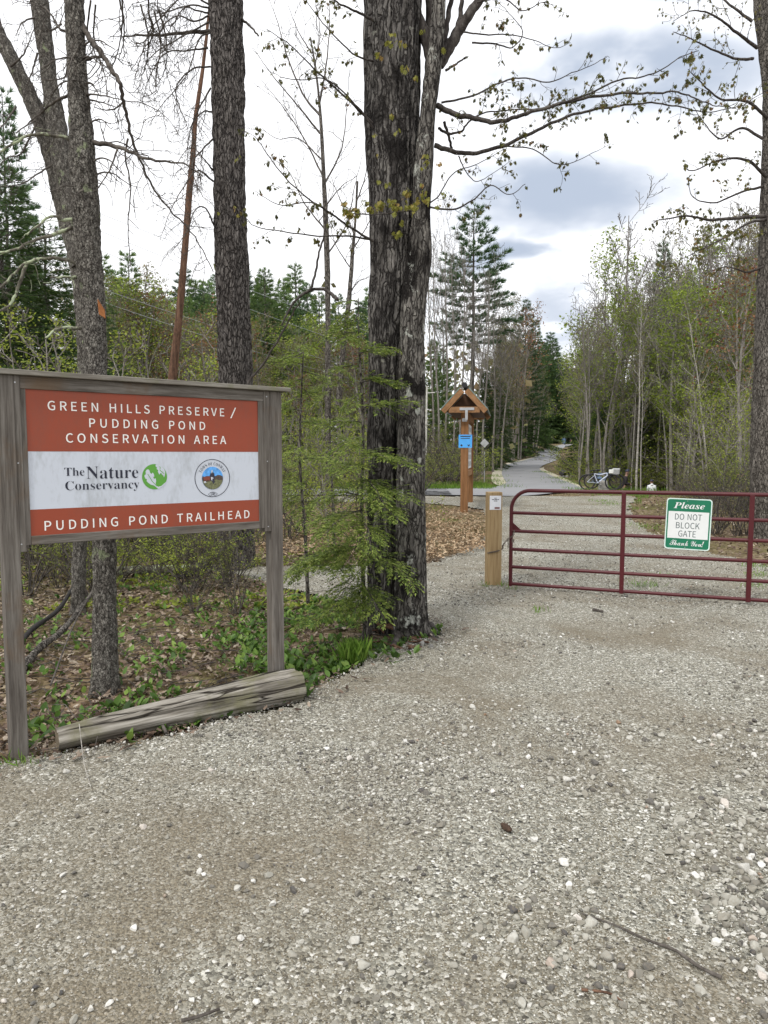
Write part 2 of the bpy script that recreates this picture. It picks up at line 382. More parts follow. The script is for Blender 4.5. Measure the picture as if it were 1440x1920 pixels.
def dirty(name, c, c2, rough=.45, lo=.5, hi=.75, amt=.6):
    m = MT(name, rough, .35); n = m.noise(5, 7, (1, 1, .35), .68, .2); n2 = m.noise(60, 3, (1, 1, .4))
    f = m.rng(m.math('ADD', m.math('MULTIPLY', n, .75), m.math('MULTIPLY', n2, .25)), lo, hi, 0, amt); m.col(m.mix(f, c, c2)); return m.m
M['sign_red'] = dirty('sign_red', (.285, .057, .027), (.20, .065, .042), .5, .46, .70, .7)
M['sign_white'] = dirty('sign_white', (.55, .59, .66), (.30, .32, .33), .45, .48, .70, .75)
M['letter_white'] = plain('letter_white', (.80, .79, .76), .5, var=.03)
M['letter_dark'] = plain('letter_dark', (.014, .017, .034), .5)
M['logo_green'] = plain('logo_green', (.10, .32, .045), .5, var=.05)
M['seal_sky'] = plain('seal_sky', (.10, .34, .75), .5, var=.35, scale=40)
M['seal_hill'] = plain('seal_hill', (.075, .055, .045), .5, var=.5, scale=120)
M['seal_field'] = plain('seal_field', (.15, .16, .08), .5, var=.5, scale=90)
M['seal_fig'] = plain('seal_figure', (.03, .03, .05), .5)
M['seal_ox'] = plain('seal_oxen', (.20, .045, .03), .5)
m = MT('maroon_paint', .42, .4); m.col(m.mix(m.rng(m.noise(38, 6, rough=.7), .62, .70, 0, .8), m.mix(m.noise(5, 4), (.055, .005, .008), (.09, .008, .012)), (.16, .075, .05))); M['gate'] = m.m
M['steel'] = plain('galvanised_steel', (.42, .43, .44), .45, .5, .6, var=.15)
M['dark_steel'] = plain('rusty_chain', (.16, .13, .11), .6, .4, .4, var=.3, scale=60)
M['sgn_green'] = plain('sign_green', (.008, .165, .085), .4, .4, var=.05)
M['sgn_white'] = plain('sign_pale', (.74, .76, .76), .4, .4, var=.03)
M['sgn_rim'] = plain('sign_rim', (.66, .80, .76), .4, .4, var=.03)
M['sgn_dark'] = plain('sign_lettering', (.05, .085, .085), .5)
M['blue_paper'] = plain('blue_notice', (.075, .36, .80), .5, var=.05)
M['paper'] = plain('white_notice', (.70, .72, .76), .4, var=.04, scale=20)
M['ink'] = plain('ink', (.03, .03, .04), .6); M['ink_red'] = plain('picture_ink', (.20, .10, .09), .6, var=.4, scale=200)
M['roof'] = plain('green_metal_roof', (.20, .27, .25), .4, .4, .3); M['black'] = plain('black_rubber', (.018, .018, .02), .55)
M['bike_white'] = plain('pale_frame_paint', (.50, .55, .68), .35, .5); M['bike_blue'] = plain('blue_frame_paint', (.10, .16, .27), .4, .5)
M['bag'] = plain('pale_bag', (.72, .74, .72), .7); M['basket'] = plain('grey_basket', (.36, .37, .37), .7)
M['skin'] = plain('skin', (.30, .18, .135), .6, var=.05); M['jacket'] = plain('black_jacket', (.025, .02, .025), .8); M['vest'] = plain('plum_jacket', (.07, .02, .035), .8)
M['trouser'] = plain('grey_trousers', (.05, .05, .055), .8); M['hoodie'] = plain('white_hoodie', (.74, .77, .80), .85, var=.04); M['helmet'] = plain('dark_helmet', (.02, .022, .06), .4)
M['hair'] = plain('dark_hair', (.03, .02, .015), .7)
M['toilet'] = plain('blue_cabin', (.03, .085, .15), .5); M['toilet_roof'] = plain('white_cabin_roof', (.75, .77, .8), .5)
M['concrete'] = plain('concrete', (.36, .35, .33), .9, .2, var=.2, scale=10, bump=.004); M['rock'] = plain('grey_rock', (.25, .245, .23), .9, .2, var=.35, scale=9, bump=.01)
M['pole'] = plain('pale_pole', (.50, .49, .45), .8, .2, var=.2); M['wire'] = plain('wire', (.30, .31, .32), .5, .3)
M['culvert'] = plain('culvert_pipe', (.03, .03, .032), .7)
# barks
M['bark_maple'] = bark('maple_bark', (.042, .038, .036), (.115, .107, .100), (.235, .222, .206), (9, 9, 1.0), (.30, .30, .26), 5.0, .63, .03, ((.020, .018, .017), 2.2), plates=(24, .11, .16))
M['bark_maple2'] = bark('lichened_maple_bark', (.040, .036, .033), (.112, .104, .095), (.24, .226, .202), (8, 8, 1.5), (.40, .41, .37), 7.5, .59, .02, ((.017, .015, .014), 2.6), plates=(30, .14, .12))
M['bark_limb'] = bark('limb_bark', (.028, .024, .022), (.062, .054, .05), (.12, .11, .10), (5, 5, 3), None, bumpd=.006)
M['bark_pine'] = bark('pine_bark', (.042, .037, .035), (.122, .110, .103), (.225, .208, .194), (10, 10, 2.2), None, bumpd=.03, plates=(26, .22, .14))
M['bark_spruce'] = bark('spruce_bark', (.048, .043, .038), (.135, .124, .110), (.31, .295, .262), (10, 10, 6), (.24, .27, .17), 7., .60, .012, vs=1.5, plates=(70, .55, .10))
M['bark_grey'] = bark('grey_bark', (.045, .040, .035), (.125, .113, .10), (.25, .23, .205), (6, 6, 1.4), (.34, .34, .29), 3., .66, .02, plates=(26, .3, .12))
M['bark_wood'] = bark('forest_bark', (.085, .078, .068), (.19, .175, .155), (.31, .29, .26), (5, 5, 1.4), None, bumpd=.01)
M['wood_twig'] = bark('forest_twig', (.10, .09, .08), (.165, .15, .135), (.23, .21, .19), (4, 4, 4), None, bumpd=.003)
M['bark_pale'] = bark('pale_bark', (.13, .12, .105), (.32, .30, .27), (.48, .46, .42), (4, 4, 7), (.09, .08, .07), 3., .66, .006)
M['bark_red'] = bark('stripped_red_wood', (.05, .032, .024), (.115, .066, .045), (.18, .105, .07), (10, 10, .7), None, bumpd=.008)
M['bark_twig'] = bark('twig_bark', (.04, .034, .03), (.085, .075, .066), (.15, .135, .12), (4, 4, 4), None, bumpd=.003)
M['bark_lich'] = bark('lichen_twig', (.05, .045, .038), (.12, .11, .09), (.20, .19, .15), (5, 5, 5), (.37, .42, .28), 9., .50, .006)
M['raw_wood'] = plain('fresh_wood', (.30, .125, .05), .8, .1, var=.3, scale=25, bump=.01)
M['burnt'] = plain('black_wet_wood', (.028, .026, .025), .8, .2, var=.3, scale=14, bump=.01)
# leaves
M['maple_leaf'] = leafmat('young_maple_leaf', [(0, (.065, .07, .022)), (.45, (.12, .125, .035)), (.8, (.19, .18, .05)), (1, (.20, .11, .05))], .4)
M['maple_leaf_yellow'] = leafmat('yellow_maple_leaf', [(0, (.17, .18, .035)), (.6, (.28, .27, .055)), (1, (.32, .20, .07))], .4)  # yellower maple leaves
M['leaf_spring'] = leafmat('spring_leaf', [(0, (.13, .19, .03)), (.5, (.23, .30, .045)), (1, (.34, .41, .07))], .5)
M['leaf_yellow'] = leafmat('yellow_green_leaf', [(0, (.15, .21, .03)), (.5, (.25, .31, .045)), (1, (.36, .39, .07))], .5)
M['leaf_bud'] = leafmat('bud_leaf', [(0, (.13, .12, .055)), (.5, (.20, .19, .08)), (.8, (.21, .22, .075)), (1, (.24, .13, .08))], .35)
M['leaf_red'] = leafmat('red_bud_leaf', [(0, (.16, .06, .035)), (.5, (.22, .10, .05)), (1, (.22, .17, .06))], .3)
M['leaf_plant'] = leafmat('ground_plant_leaf', [(0, (.04, .085, .016)), (.4, (.085, .165, .03)), (.8, (.14, .25, .045)), (1, (.23, .33, .07))], .35, .45)
M['needle_pine'] = leafmat('pine_needle', [(0, (.035, .075, .032)), (.5, (.07, .135, .055)), (1, (.12, .19, .075))], .3)
M['needle_light'] = leafmat('light_pine_needle', [(0, (.08, .15, .045)), (.5, (.14, .225, .07)), (1, (.21, .29, .09))], .35)  # needles of the lighter green pines
M['needle_dark'] = leafmat('fir_needle', [(0, (.03, .065, .022)), (.5, (.065, .12, .034)), (1, (.12, .18, .045))], .3)
M['needle_hem'] = leafmat('hemlock_needle', [(0, (.06, .10, .02)), (.35, (.15, .215, .045)), (.75, (.25, .32, .07)), (1, (.36, .41, .11))], .42)
M['litter'] = leafmat('fallen_leaf', [(0, (.05, .032, .022)), (.3, (.115, .075, .054)), (.6, (.20, .145, .108)), (.85, (.32, .25, .19)), (1, (.45, .39, .31))], .1, .7)
M['litter_pale'] = leafmat('pale_fallen_leaf', [(0, (.12, .085, .05)), (.4, (.26, .19, .12)), (.8, (.38, .30, .20)), (1, (.46, .40, .30))], .1, .7)
M['chip'] = leafmat('wood_chip', [(0, (.14, .085, .045)), (.4, (.30, .20, .115)), (.8, (.44, .32, .20)), (1, (.56, .45, .32))], .05, .8)
M['grass'] = leafmat('grass_blade', [(0, (.06, .12, .018)), (.5, (.13, .24, .03)), (1, (.22, .33, .06))], .35, .5)
M['grass_dry'] = leafmat('dry_grass_blade', [(0, (.16, .15, .05)), (.5, (.28, .25, .11)), (1, (.36, .32, .17))], .3, .6)
M['cone'] = plain('pine_cone_scales', (.06, .035, .022), .8, var=.4, scale=120, bump=.004)

# ------------------------------------------------------------------ setting: ground, gravel lane, paved path
rng = np.random.default_rng(11); random.seed(5)
def grid(g, X, Y, Z, mat=0, mask=None):
    r, c = X.shape; idx = np.arange(r * c).reshape(r, c)
    f = np.stack([idx[:-1, :-1], idx[:-1, 1:], idx[1:, 1:], idx[1:, :-1]], -1).reshape(-1, 4)
    v = np.stack([X, Y, Z], -1).reshape(-1, 3)
    if mask is not None:
        mk = mask.reshape(-1); f = f[mk[f].all(1)]
        used = np.unique(f); re = np.full(len(v), -1); re[used] = np.arange(len(used)); v = v[used]; f = re[f]
    g.add(v, f, mat)
ys = np.concatenate([np.arange(-40, -4, 3.), np.arange(-4, 22, .14), np.arange(22, 60, .5), np.arange(60, 140, 2), np.arange(140, 420, 8), np.linspace(420, 1600, 14)])
xs = np.concatenate([-np.geomspace(1500, 31, 24), np.arange(-30, -10, .6), np.arange(-10, 12, .14), np.arange(12, 32, .6), np.geomspace(33, 1500, 24)])
X, Y = np.meshgrid(xs, ys); Z = ground(X, Y)
Z = Z + (n2d(X.ravel(), Y.ravel(), 1.7).reshape(X.shape) - .5) * .07 * (Y < 60) - .03
g = G(); grid(g, X, Y, Z); tag(g.build('ground', M['soil']), kind='structure')

LANE = np.array([(-7, -4), (-4.2, 2.6), (-2.45, 3.75), (-1.95, 4.08), (-1.4, 4.42), (-.6, 4.98), (-.32, 5.6), (-.12, 6.15), (.25, 6.45), (.52, 6.72), (.56, 7.1), (.35, 7.6), (-.1, 7.95), (-.75, 8.4), (-1.3, 9.1),
                 (-2.0, 10.1), (-3.0, 10.6), (-3.2, 11.2), (-1.8, 11.0), (-.6, 11.1), (.3, 11.15), (.85, 11.5), (1.35, 12.4), (1.85, 13.6), (2.15, 15.2), (2.5, 17.2), (2.75, 19.5), (3.0, 21.5), (2.4, 23.2), (1.2, 24.2), (-3, 24.8), (-14, 25.4),
                 (-14, 27.2), (3, 27.2), (9.6, 27.4), (9.3, 26), (8.5, 24), (7.6, 21.8), (6.6, 18.6), (5.95, 15.7), (5.8, 12.6), (6.4, 9), (6.9, 6), (7.4, 3), (8, -4)])
def inside(x, y, poly):
    x = np.asarray(x, float); y = np.asarray(y, float); r = np.zeros(x.shape, bool); n = len(poly); j = n - 1
    for i in range(n):
        (xi, yi), (xj, yj) = poly[i], poly[j]
        c = ((yi > y) != (yj > y)) & (x < (xj - xi) * (y - yi) / (yj - yi + 1e-12) + xi); r ^= c; j = i
    return r
def in_lane(x, y, wob=.22):
    x = np.asarray(x, float); y = np.asarray(y, float)
    dx = (n2d(x.ravel(), y.ravel(), 2.3, 4).reshape(x.shape) - .47) * wob * 2; dy = (n2d(x.ravel() + 31, y.ravel(), 2.3, 4).reshape(x.shape) - .47) * wob * 2
    return inside(x + dx, y + dy, LANE)
def lane_z(x, y):
    x = np.asarray(x, float).ravel(); y = np.asarray(y, float).ravel()
    z = np.interp(y, _GY, _GZ) + (n2d(x, y, .55, 3) - .5) * .07 + (n2d(x, y, 7, 2) - .5) * .014
    return z + .012
ry = -4 + np.geomspace(1.6, 31.4, 430); sx = np.linspace(-1.25, 1.15, 620)
S_, Y = np.meshgrid(sx, ry); X = S_ * (Y + 4.0)
Z = (lane_z(X, Y) + (n2d(X.ravel(), Y.ravel(), 42, 2) - .5) * .016).reshape(X.shape)
g = G(); grid(g, X, Y, Z, 0, in_lane(X, Y)); tag(g.build('gravel_lane', M['gravel']), kind='structure')

def strip(g, L, R, n, zoff, mat=0, cross=6):
    L = np.asarray(L, float); R = np.asarray(R, float); L = spline(L, n) if len(L) > 2 else L; R = spline(R, n) if len(R) > 2 else R
    t = np.linspace(0, 1, cross)[None, :, None]; P = L[:, None, :] * (1 - t) + R[:, None, :] * t
    grid(g, P[..., 0], P[..., 1], np.interp(P[..., 1], _GY, _GZ) + zoff, mat)
def px2(lst): return [gp(*p)[:2] for p in lst]
A_top = [(-30, 31.2)] + px2([(720, 917.5), (800, 917), (900, 915.5), (935, 912), (950, 906)])
A_bot = [(-30, 27.2)] + px2([(720, 929), (800, 929), (905, 930), (985, 930.5), (1098, 919)])
B_l = px2([(950, 906), (944, 897), (941, 886), (946, 874), (966, 867.5), (985, 863), (1004, 857.5), (1009.5, 851), (1010, 847), (1035, 838.5), (1054, 833.5)])
B_r = px2([(1098, 919), (1068, 906), (1040, 895), (1013, 881.5), (1017, 874), (1036, 866), (1050, 858.5), (1049, 851.5), (1047, 846), (1063, 837), (1076, 832.8)])
g = G(); strip(g, A_top, A_bot, 60, .03); strip(g, B_l, B_r, 160, .03); tag(g.build('paved_path', M['asphalt']), kind='structure')
g = G()
strip(g, px2([(936, 911.5), (924, 905), (921, 895), (926, 882), (936, 873.5), (960, 866), (982, 861.8), (1001, 856.6), (1006, 851)]), px2([(936, 912.5), (951, 906.5), (945, 897), (942, 886), (947, 874), (967, 868), (985, 863.2), (1004, 857.6), (1009.5, 851)]), 90, .016)
strip(g, px2([(1085, 915), (1068, 906), (1040, 895), (1013, 881.5), (1012, 878)]), px2([(1098, 916), (1076, 905.5), (1056, 896), (1022, 881), (1020, 876)]), 60, .016)
tag(g.build('gravel_shoulder', M['shoulder']), kind='structure')

# ------------------------------------------------------------------ lettering
# outlines of the letters used on the signs: font, letter, advance, contours as x, y pairs
LETTER_SHAPES = [
("S","/",69,[[2,-31,14,-31,66,139,54,139]]),
("S","A",106,[[1,0,17,0,29,39,76,39,89,0,106,0,62,128,44,128],[33,52,40,72,53,115,66,72,72,52]]),
("S","B",115,[[18,0,58,0,84,4,101,17,107,38,104,53,95,63,81,68,91,75,98,85,100,97,94,115,79,125,56,128,18,128],[34,74,34,116,54,116,70,114,80,107,84,95,81,84,71,76,53,74],[34,13,34,61,56,61,75,59,87,51,91,38,87,24,75,16,56,13]]),
("S","C",112,[[66,-2,81,0,94,6,105,16,96,26,88,19,78,14,67,12,45,18,32,37,27,65,32,92,46,110,67,116,77,115,86,111,93,104,102,115,93,123,81,128,67,131,38,123,18,100,10,64,18,28,37,6]]),
("S","D",120,[[18,0,50,0,83,8,103,30,110,65,103,99,83,121,50,128,18,128],[34,13,34,115,48,115,73,109,89,92,93,65,89,37,73,19,48,13]]),
("S","E",103,[[18,0,93,0,93,14,34,14,34,61,82,61,82,74,34,74,34,115,92,115,92,128,18,128]]),
("S","G",121,[[68,-2,84,0,98,5,108,13,108,67,65,67,65,53,93,53,93,19,87,15,79,13,70,12,46,18,32,37,27,65,32,92,47,110,70,116,81,115,90,110,97,104,106,115,97,122,85,128,69,131,39,123,18,100,10,64,18,28,38,6]]),
("S","H",127,[[18,0,34,0,34,61,94,61,94,0,110,0,110,128,94,128,94,75,34,75,34,128,18,128]]),
("S","I",51,[[18,0,34,0,34,128,18,128]]),
("S","K",113,[[18,0,34,0,34,41,56,67,94,0,112,0,66,80,106,128,88,128,34,64,34,128,18,128]]),
("S","L",95,[[18,0,90,0,90,14,34,14,34,128,18,128]]),
("S","N",127,[[18,0,33,0,33,67,31,107,46,81,92,0,109,0,109,128,93,128,93,62,96,21,81,47,34,128,18,128]]),
("S","O",130,[[65,-2,93,6,113,29,120,65,113,100,93,123,65,131,36,123,17,100,10,65,17,29,36,6],[65,12,45,18,32,37,27,65,32,92,45,110,65,116,85,110,98,92,103,65,98,37,85,18]]),
("S","P",111,[[18,0,34,0,34,51,55,51,80,55,96,68,102,91,96,113,79,125,54,128,18,128],[34,64,34,115,52,115,71,113,82,105,86,91,83,76,72,67,53,64]]),
("S","R",111,[[34,67,34,115,55,115,72,113,83,106,86,92,83,78,72,70,55,67],[88,0,106,0,74,56,89,63,99,75,103,92,97,114,81,125,58,128,18,128,18,0,34,0,34,54,57,54]]),
("S","S",104,[[53,-2,76,3,91,16,97,34,93,50,84,61,70,68,52,76,42,81,34,88,31,98,34,108,42,114,55,116,66,115,76,111,84,105,92,115,82,123,69,129,55,131,34,126,20,114,14,97,18,81,28,70,40,64,59,56,70,50,77,43,80,33,77,22,68,15,53,12,40,14,28,19,18,28,8,17,21,7,36,0]]),
("S","T",105,[[44,0,61,0,61,115,99,115,99,128,5,128,5,115,44,115]]),
("S","U",126,[[63,-2,87,3,103,20,109,53,109,128,94,128,94,53,90,28,79,16,63,12,48,16,37,28,33,53,33,128,17,128,17,53,23,20,40,3]]),
("S","V",101,[[41,0,60,0,101,128,84,128,64,59,51,16,38,59,17,128,0,128]]),
("R","1",188,[[33,0,33,18,60,18,70,20,75,26,76,32,77,40,77,208,54,183,47,177,40,174,34,173,28,174,20,180,17,185,15,191,14,198,37,206,46,210,55,216,66,224,89,241,127,241,127,40,127,33,130,24,133,20,138,18,171,18,171,0]]),
("R","4",188,[[60,0,60,18,70,18,77,18,84,20,89,22,94,26,96,33,97,42,97,62,4,62,4,83,100,240,146,240,146,85,181,85,181,62,146,62,146,42,147,33,150,26,154,22,160,20,167,18,174,18,178,0],[28,85,97,85,97,143,98,175,100,208,95,197,87,183,79,169,73,160]]),
("R","6",188,[[98,-3,82,-2,68,2,55,9,43,19,33,31,26,47,20,65,16,86,15,111,16,129,18,146,21,163,26,178,31,192,39,205,47,216,57,225,69,233,81,239,95,242,111,243,124,243,136,241,146,238,153,234,160,230,164,224,168,219,170,213,170,206,169,200,166,193,161,188,154,183,143,181,130,180,128,200,127,206,124,212,122,217,118,220,113,223,95,221,85,213,76,200,69,183,65,161,62,135,80,143,89,145,98,147,109,147,128,145,144,139,158,129,168,115,174,98,176,78,174,55,167,36,156,19,141,7,122,-1],[99,19,107,20,114,25,120,32,124,43,126,57,127,74,126,91,124,104,119,114,113,121,105,125,96,127,90,126,84,124,77,121,71,118,66,114,62,110,64,81,67,58,73,40,81,28,90,21]]),
("R","7",188,[[55,0,145,203,56,203,46,201,40,196,37,186,35,169,15,169,16,240,177,240,177,223,84,0]]),
("R","A",218,[[-4,0,-4,9,2,10,7,12,12,15,16,20,20,28,25,37,103,233,112,233,192,43,206,17,210,13,215,10,222,9,222,0,115,0,115,9,130,11,139,15,142,23,136,41,126,66,52,66,39,35,38,29,40,16,48,11,62,9,64,0],[57,80,121,80,88,160]]),
("R","C",234,[[128,-5,107,-4,87,1,69,10,53,21,39,36,28,52,20,71,15,92,13,114,15,136,20,157,28,175,39,192,53,206,69,217,88,226,108,231,130,233,146,231,164,227,184,220,194,218,201,219,206,224,210,233,218,233,218,154,210,154,201,173,191,190,178,203,164,214,149,220,133,222,99,210,79,173,72,113,79,57,102,23,139,12,152,13,166,16,179,22,192,30,203,41,214,53,224,44,198,17,166,0]]),
("R","F",202,[[8,0,8,9,18,10,26,13,31,17,35,23,37,31,37,42,37,187,37,198,34,206,31,212,25,215,17,218,7,219,7,228,197,228,197,160,189,160,186,173,182,184,178,193,172,200,164,206,155,210,144,213,130,215,115,216,100,215,94,213,91,199,91,124,109,125,120,129,128,135,134,145,139,157,142,173,151,173,151,59,142,59,139,77,135,91,128,100,120,107,108,111,94,112,91,40,91,33,92,26,94,21,100,14,105,12,111,10,119,9,128,9,128,0]]),
("R","N",247,[[201,-5,53,175,53,39,54,29,56,21,59,15,65,12,73,10,83,9,83,0,9,0,9,9,16,9,22,10,27,12,34,17,37,26,38,32,38,39,38,194,18,217,9,219,9,228,78,228,195,84,195,189,195,196,194,202,191,211,184,216,166,219,166,228,240,228,240,219,229,218,222,216,217,212,213,207,212,199,211,188,211,-5]]),
("R","O",263,[[130,-5,114,-4,99,-1,84,4,71,11,58,19,47,29,37,40,29,53,22,67,18,82,15,97,14,114,15,130,18,146,22,161,29,175,37,187,47,199,59,209,71,217,85,224,100,229,116,232,133,233,149,232,164,229,179,224,192,217,204,209,216,199,225,188,234,175,240,162,245,147,248,131,249,114,248,97,245,82,240,67,234,53,225,40,215,29,204,19,191,11,177,4,163,-1,147,-4],[132,6,164,18,183,54,190,114,188,146,183,173,174,194,162,209,147,219,130,222,98,210,79,174,73,114,74,81,80,55,89,34,101,18,115,9]]),
("R","T",212,[[46,0,46,9,57,9,65,12,71,15,75,21,77,29,78,40,78,217,58,215,44,210,33,202,24,190,18,176,14,159,5,159,5,228,205,228,205,158,197,158,187,191,166,210,134,217,132,40,132,29,135,21,138,15,144,12,153,9,164,9,164,0]]),
("R","W",306,[[85,-5,16,196,13,204,11,209,8,214,4,217,-8,219,-8,228,90,228,90,219,79,218,72,213,70,205,74,186,111,77,150,176,143,199,140,206,137,211,134,215,129,217,123,218,115,219,115,228,220,228,220,219,207,218,199,213,196,206,199,193,237,83,270,185,274,203,272,212,265,217,259,219,252,219,252,228,312,228,312,219,306,218,301,215,297,211,294,205,291,198,287,190,223,-5,214,-5,158,154,95,-5]]),
("R","Y",213,[[51,0,51,9,61,10,69,12,74,16,78,21,80,30,80,40,80,89,23,193,17,203,12,210,7,215,0,218,-7,219,-7,228,103,228,103,219,92,219,83,216,79,211,82,196,124,113,167,183,171,191,173,198,174,204,171,212,163,217,149,219,147,228,220,228,220,219,214,218,209,216,204,212,191,196,134,102,134,40,135,30,137,21,140,16,145,12,153,10,164,9,164,0]]),
("R","a",172,[[127,-5,113,-3,104,5,100,17,84,5,67,-2,48,-4,37,-3,28,0,20,6,15,13,11,22,10,32,12,45,20,58,32,68,49,77,71,86,99,95,99,121,99,129,97,136,93,141,89,145,82,147,74,148,62,147,54,143,52,137,57,128,61,120,61,110,59,105,55,101,50,98,45,96,39,95,32,96,27,98,22,102,19,106,17,112,16,118,17,126,20,133,25,139,31,145,38,150,47,154,57,157,69,159,81,159,103,158,119,153,132,146,140,136,145,122,146,105,146,31,147,20,152,17,160,21,165,14,153,3,141,-3],[76,17,87,20,91,23,95,27,99,32,99,85,77,76,64,61,59,42,61,28,66,20]]),
("R","c",147,[[78,-5,66,-4,54,0,43,5,34,13,26,23,19,34,14,47,11,60,10,75,11,91,14,105,20,118,28,130,37,140,48,148,60,155,73,158,87,160,102,158,115,155,125,149,133,142,137,133,139,123,138,117,136,112,133,108,129,105,124,103,118,102,107,105,100,112,98,125,99,136,97,143,92,147,85,148,69,142,59,124,56,94,57,71,62,53,69,38,78,28,89,21,102,19,114,21,125,27,136,36,142,30,124,11,103,-1]]),
("R","e",150,[[77,-5,64,-4,53,0,42,5,33,13,25,23,18,34,14,48,11,62,10,79,11,94,14,108,19,120,26,131,34,141,43,149,54,155,66,158,79,159,97,157,112,151,124,140,134,126,139,108,141,87,58,83,63,49,77,28,100,21,112,24,124,31,135,43,142,36,124,13,102,0],[58,96,101,96,101,107,100,120,99,131,97,139,93,144,88,147,81,148,68,143,61,128,58,102]]),
("R","h",190,[[9,0,9,8,15,9,22,13,26,21,26,28,26,199,26,206,23,215,15,219,9,220,9,228,74,228,74,133,88,148,103,156,122,159,146,153,160,135,165,106,165,28,166,22,169,13,176,9,182,8,182,0,101,0,101,8,111,10,116,17,118,28,118,108,117,117,116,124,112,133,107,135,101,136,91,134,82,128,74,118,74,28,75,17,80,10,90,8,90,0]]),
("R","n",190,[[9,0,9,8,15,9,22,13,26,21,26,28,26,127,25,138,20,145,9,147,9,155,74,155,74,134,87,148,103,156,122,159,146,153,160,135,165,106,165,28,166,22,169,13,176,9,182,8,182,0,101,0,101,8,111,10,116,17,118,28,118,108,117,117,116,124,112,133,107,135,101,136,91,134,82,128,74,118,74,28,75,17,80,10,90,8,90,0]]),
("R","o",168,[[84,-5,70,-4,57,0,45,6,35,14,26,24,19,35,14,48,10,62,9,77,10,92,14,106,19,119,26,131,35,141,45,149,57,154,70,158,84,159,98,158,111,155,123,149,133,141,142,131,149,120,154,107,157,93,158,77,157,61,154,47,149,34,142,23,133,13,123,5,111,0,98,-4],[84,6,93,7,99,12,104,19,106,25,108,32,109,41,110,77,109,103,107,123,104,135,99,143,92,148,84,149,76,148,69,143,64,135,61,122,59,103,58,77,60,41,61,32,62,25,64,19,69,12,76,7]]),
("R","r",144,[[9,0,9,8,15,9,23,13,26,21,26,28,26,126,26,133,25,139,20,145,10,147,10,155,73,155,73,126,79,136,86,144,94,151,101,155,109,158,117,159,125,158,132,156,138,152,142,147,144,140,145,133,144,127,142,122,139,117,135,114,130,112,124,111,114,113,103,125,98,129,90,129,85,126,81,121,77,114,75,106,75,96,75,28,75,21,77,16,84,10,90,9,99,8,99,0]]),
("R","s",144,[[76,-5,66,-4,55,-2,43,3,37,4,28,0,18,-4,18,53,27,53,30,40,36,29,43,19,52,13,61,9,70,7,78,8,84,10,89,13,93,18,95,23,96,29,94,38,88,46,78,52,53,65,43,71,34,77,27,85,22,92,19,101,18,110,20,123,25,135,32,145,43,153,56,158,71,160,83,158,99,154,106,152,113,156,122,160,122,111,114,111,110,122,105,131,98,139,91,144,83,147,75,148,68,148,62,146,58,143,55,139,52,130,55,120,58,116,62,113,67,109,73,106,96,95,106,89,114,83,121,76,125,68,128,58,129,47,127,32,122,20,114,9,103,1,90,-3]]),
("R","t",114,[[62,-5,50,-4,40,0,33,5,28,13,25,23,24,36,24,139,10,139,10,150,44,185,52,195,59,204,64,212,72,212,72,155,104,155,104,139,72,139,72,41,73,29,77,22,84,20,91,22,98,28,103,37,111,33,99,12,82,-1]]),
("R","u",187,[[65,-5,52,-4,41,1,33,9,27,19,24,32,23,48,23,124,22,131,21,137,17,144,12,146,6,147,6,155,71,155,71,37,73,27,79,20,88,18,98,19,107,25,114,33,114,124,114,132,110,142,102,146,95,147,95,155,162,155,162,35,162,28,166,19,174,16,180,15,180,6,160,5,138,1,114,-5,114,20,108,13,101,7,93,2,84,-2,75,-4]]),
("R","v",153,[[71,-5,19,124,11,141,4,146,-1,155,82,155,82,147,70,146,66,143,64,138,92,61,118,126,121,136,118,142,112,146,102,147,102,155,152,155,152,147,142,143,139,139,130,122,80,-5]]),
("R","y",150,[[26,-70,18,-69,11,-67,5,-62,0,-57,-2,-50,-3,-42,-1,-31,2,-27,7,-23,12,-21,18,-20,28,-22,32,-25,37,-33,37,-41,38,-47,43,-49,52,-44,57,-37,65,-22,70,-2,18,125,12,138,8,144,2,146,-2,155,81,155,81,147,68,145,65,141,65,133,93,59,115,121,118,130,119,137,117,143,101,147,101,155,150,155,150,147,142,144,139,140,130,121,81,-12,75,-26,70,-38,65,-48,59,-55,54,-61,48,-65,41,-68,34,-70]]),
("I","P",204,[[-17,0,-17,8,-10,8,0,10,8,16,11,20,19,43,57,184,59,193,60,202,58,210,50,215,44,216,37,217,37,225,130,225,171,219,196,202,205,173,204,161,200,150,193,139,184,130,174,122,162,116,145,111,124,108,98,107,86,107,68,41,65,24,67,15,75,10,81,8,88,8,88,0],[99,119,116,121,131,126,142,135,149,148,154,163,156,181,152,199,143,210,126,214,117,212,109,196,89,120]]),
("I","a",168,[[27,-4,16,-3,8,1,1,7,-5,15,-8,25,-9,37,-9,49,-6,61,-3,74,3,86,9,98,16,110,24,121,33,130,42,138,56,147,70,153,83,155,94,152,103,145,107,133,112,151,148,151,121,54,116,37,114,28,116,21,126,23,133,31,142,44,150,39,133,15,116,0,98,-4,87,-2,80,5,78,17,78,26,81,38,73,25,64,14,56,6,47,0,37,-3],[46,20,57,24,62,28,67,33,72,40,76,47,88,74,96,101,99,124,98,133,93,139,86,140,76,137,70,132,65,126,60,118,55,109,41,80,35,58,33,40,34,29,39,23]]),
("I","e",135,[[44,-5,30,-3,18,2,8,9,1,20,-4,33,-5,49,-4,61,-2,73,3,86,9,98,16,109,25,120,34,130,44,138,55,145,66,151,77,154,88,155,99,154,108,151,115,146,120,140,123,133,125,124,122,111,115,99,103,87,87,76,65,68,39,62,37,44,38,36,40,30,43,25,48,21,54,19,61,18,73,21,86,31,98,48,107,42,89,16,68,0],[42,73,52,76,62,80,70,86,78,92,84,99,90,106,94,114,96,122,97,130,95,137,91,142,86,144,78,142,71,136,63,126,55,112,48,94]]),
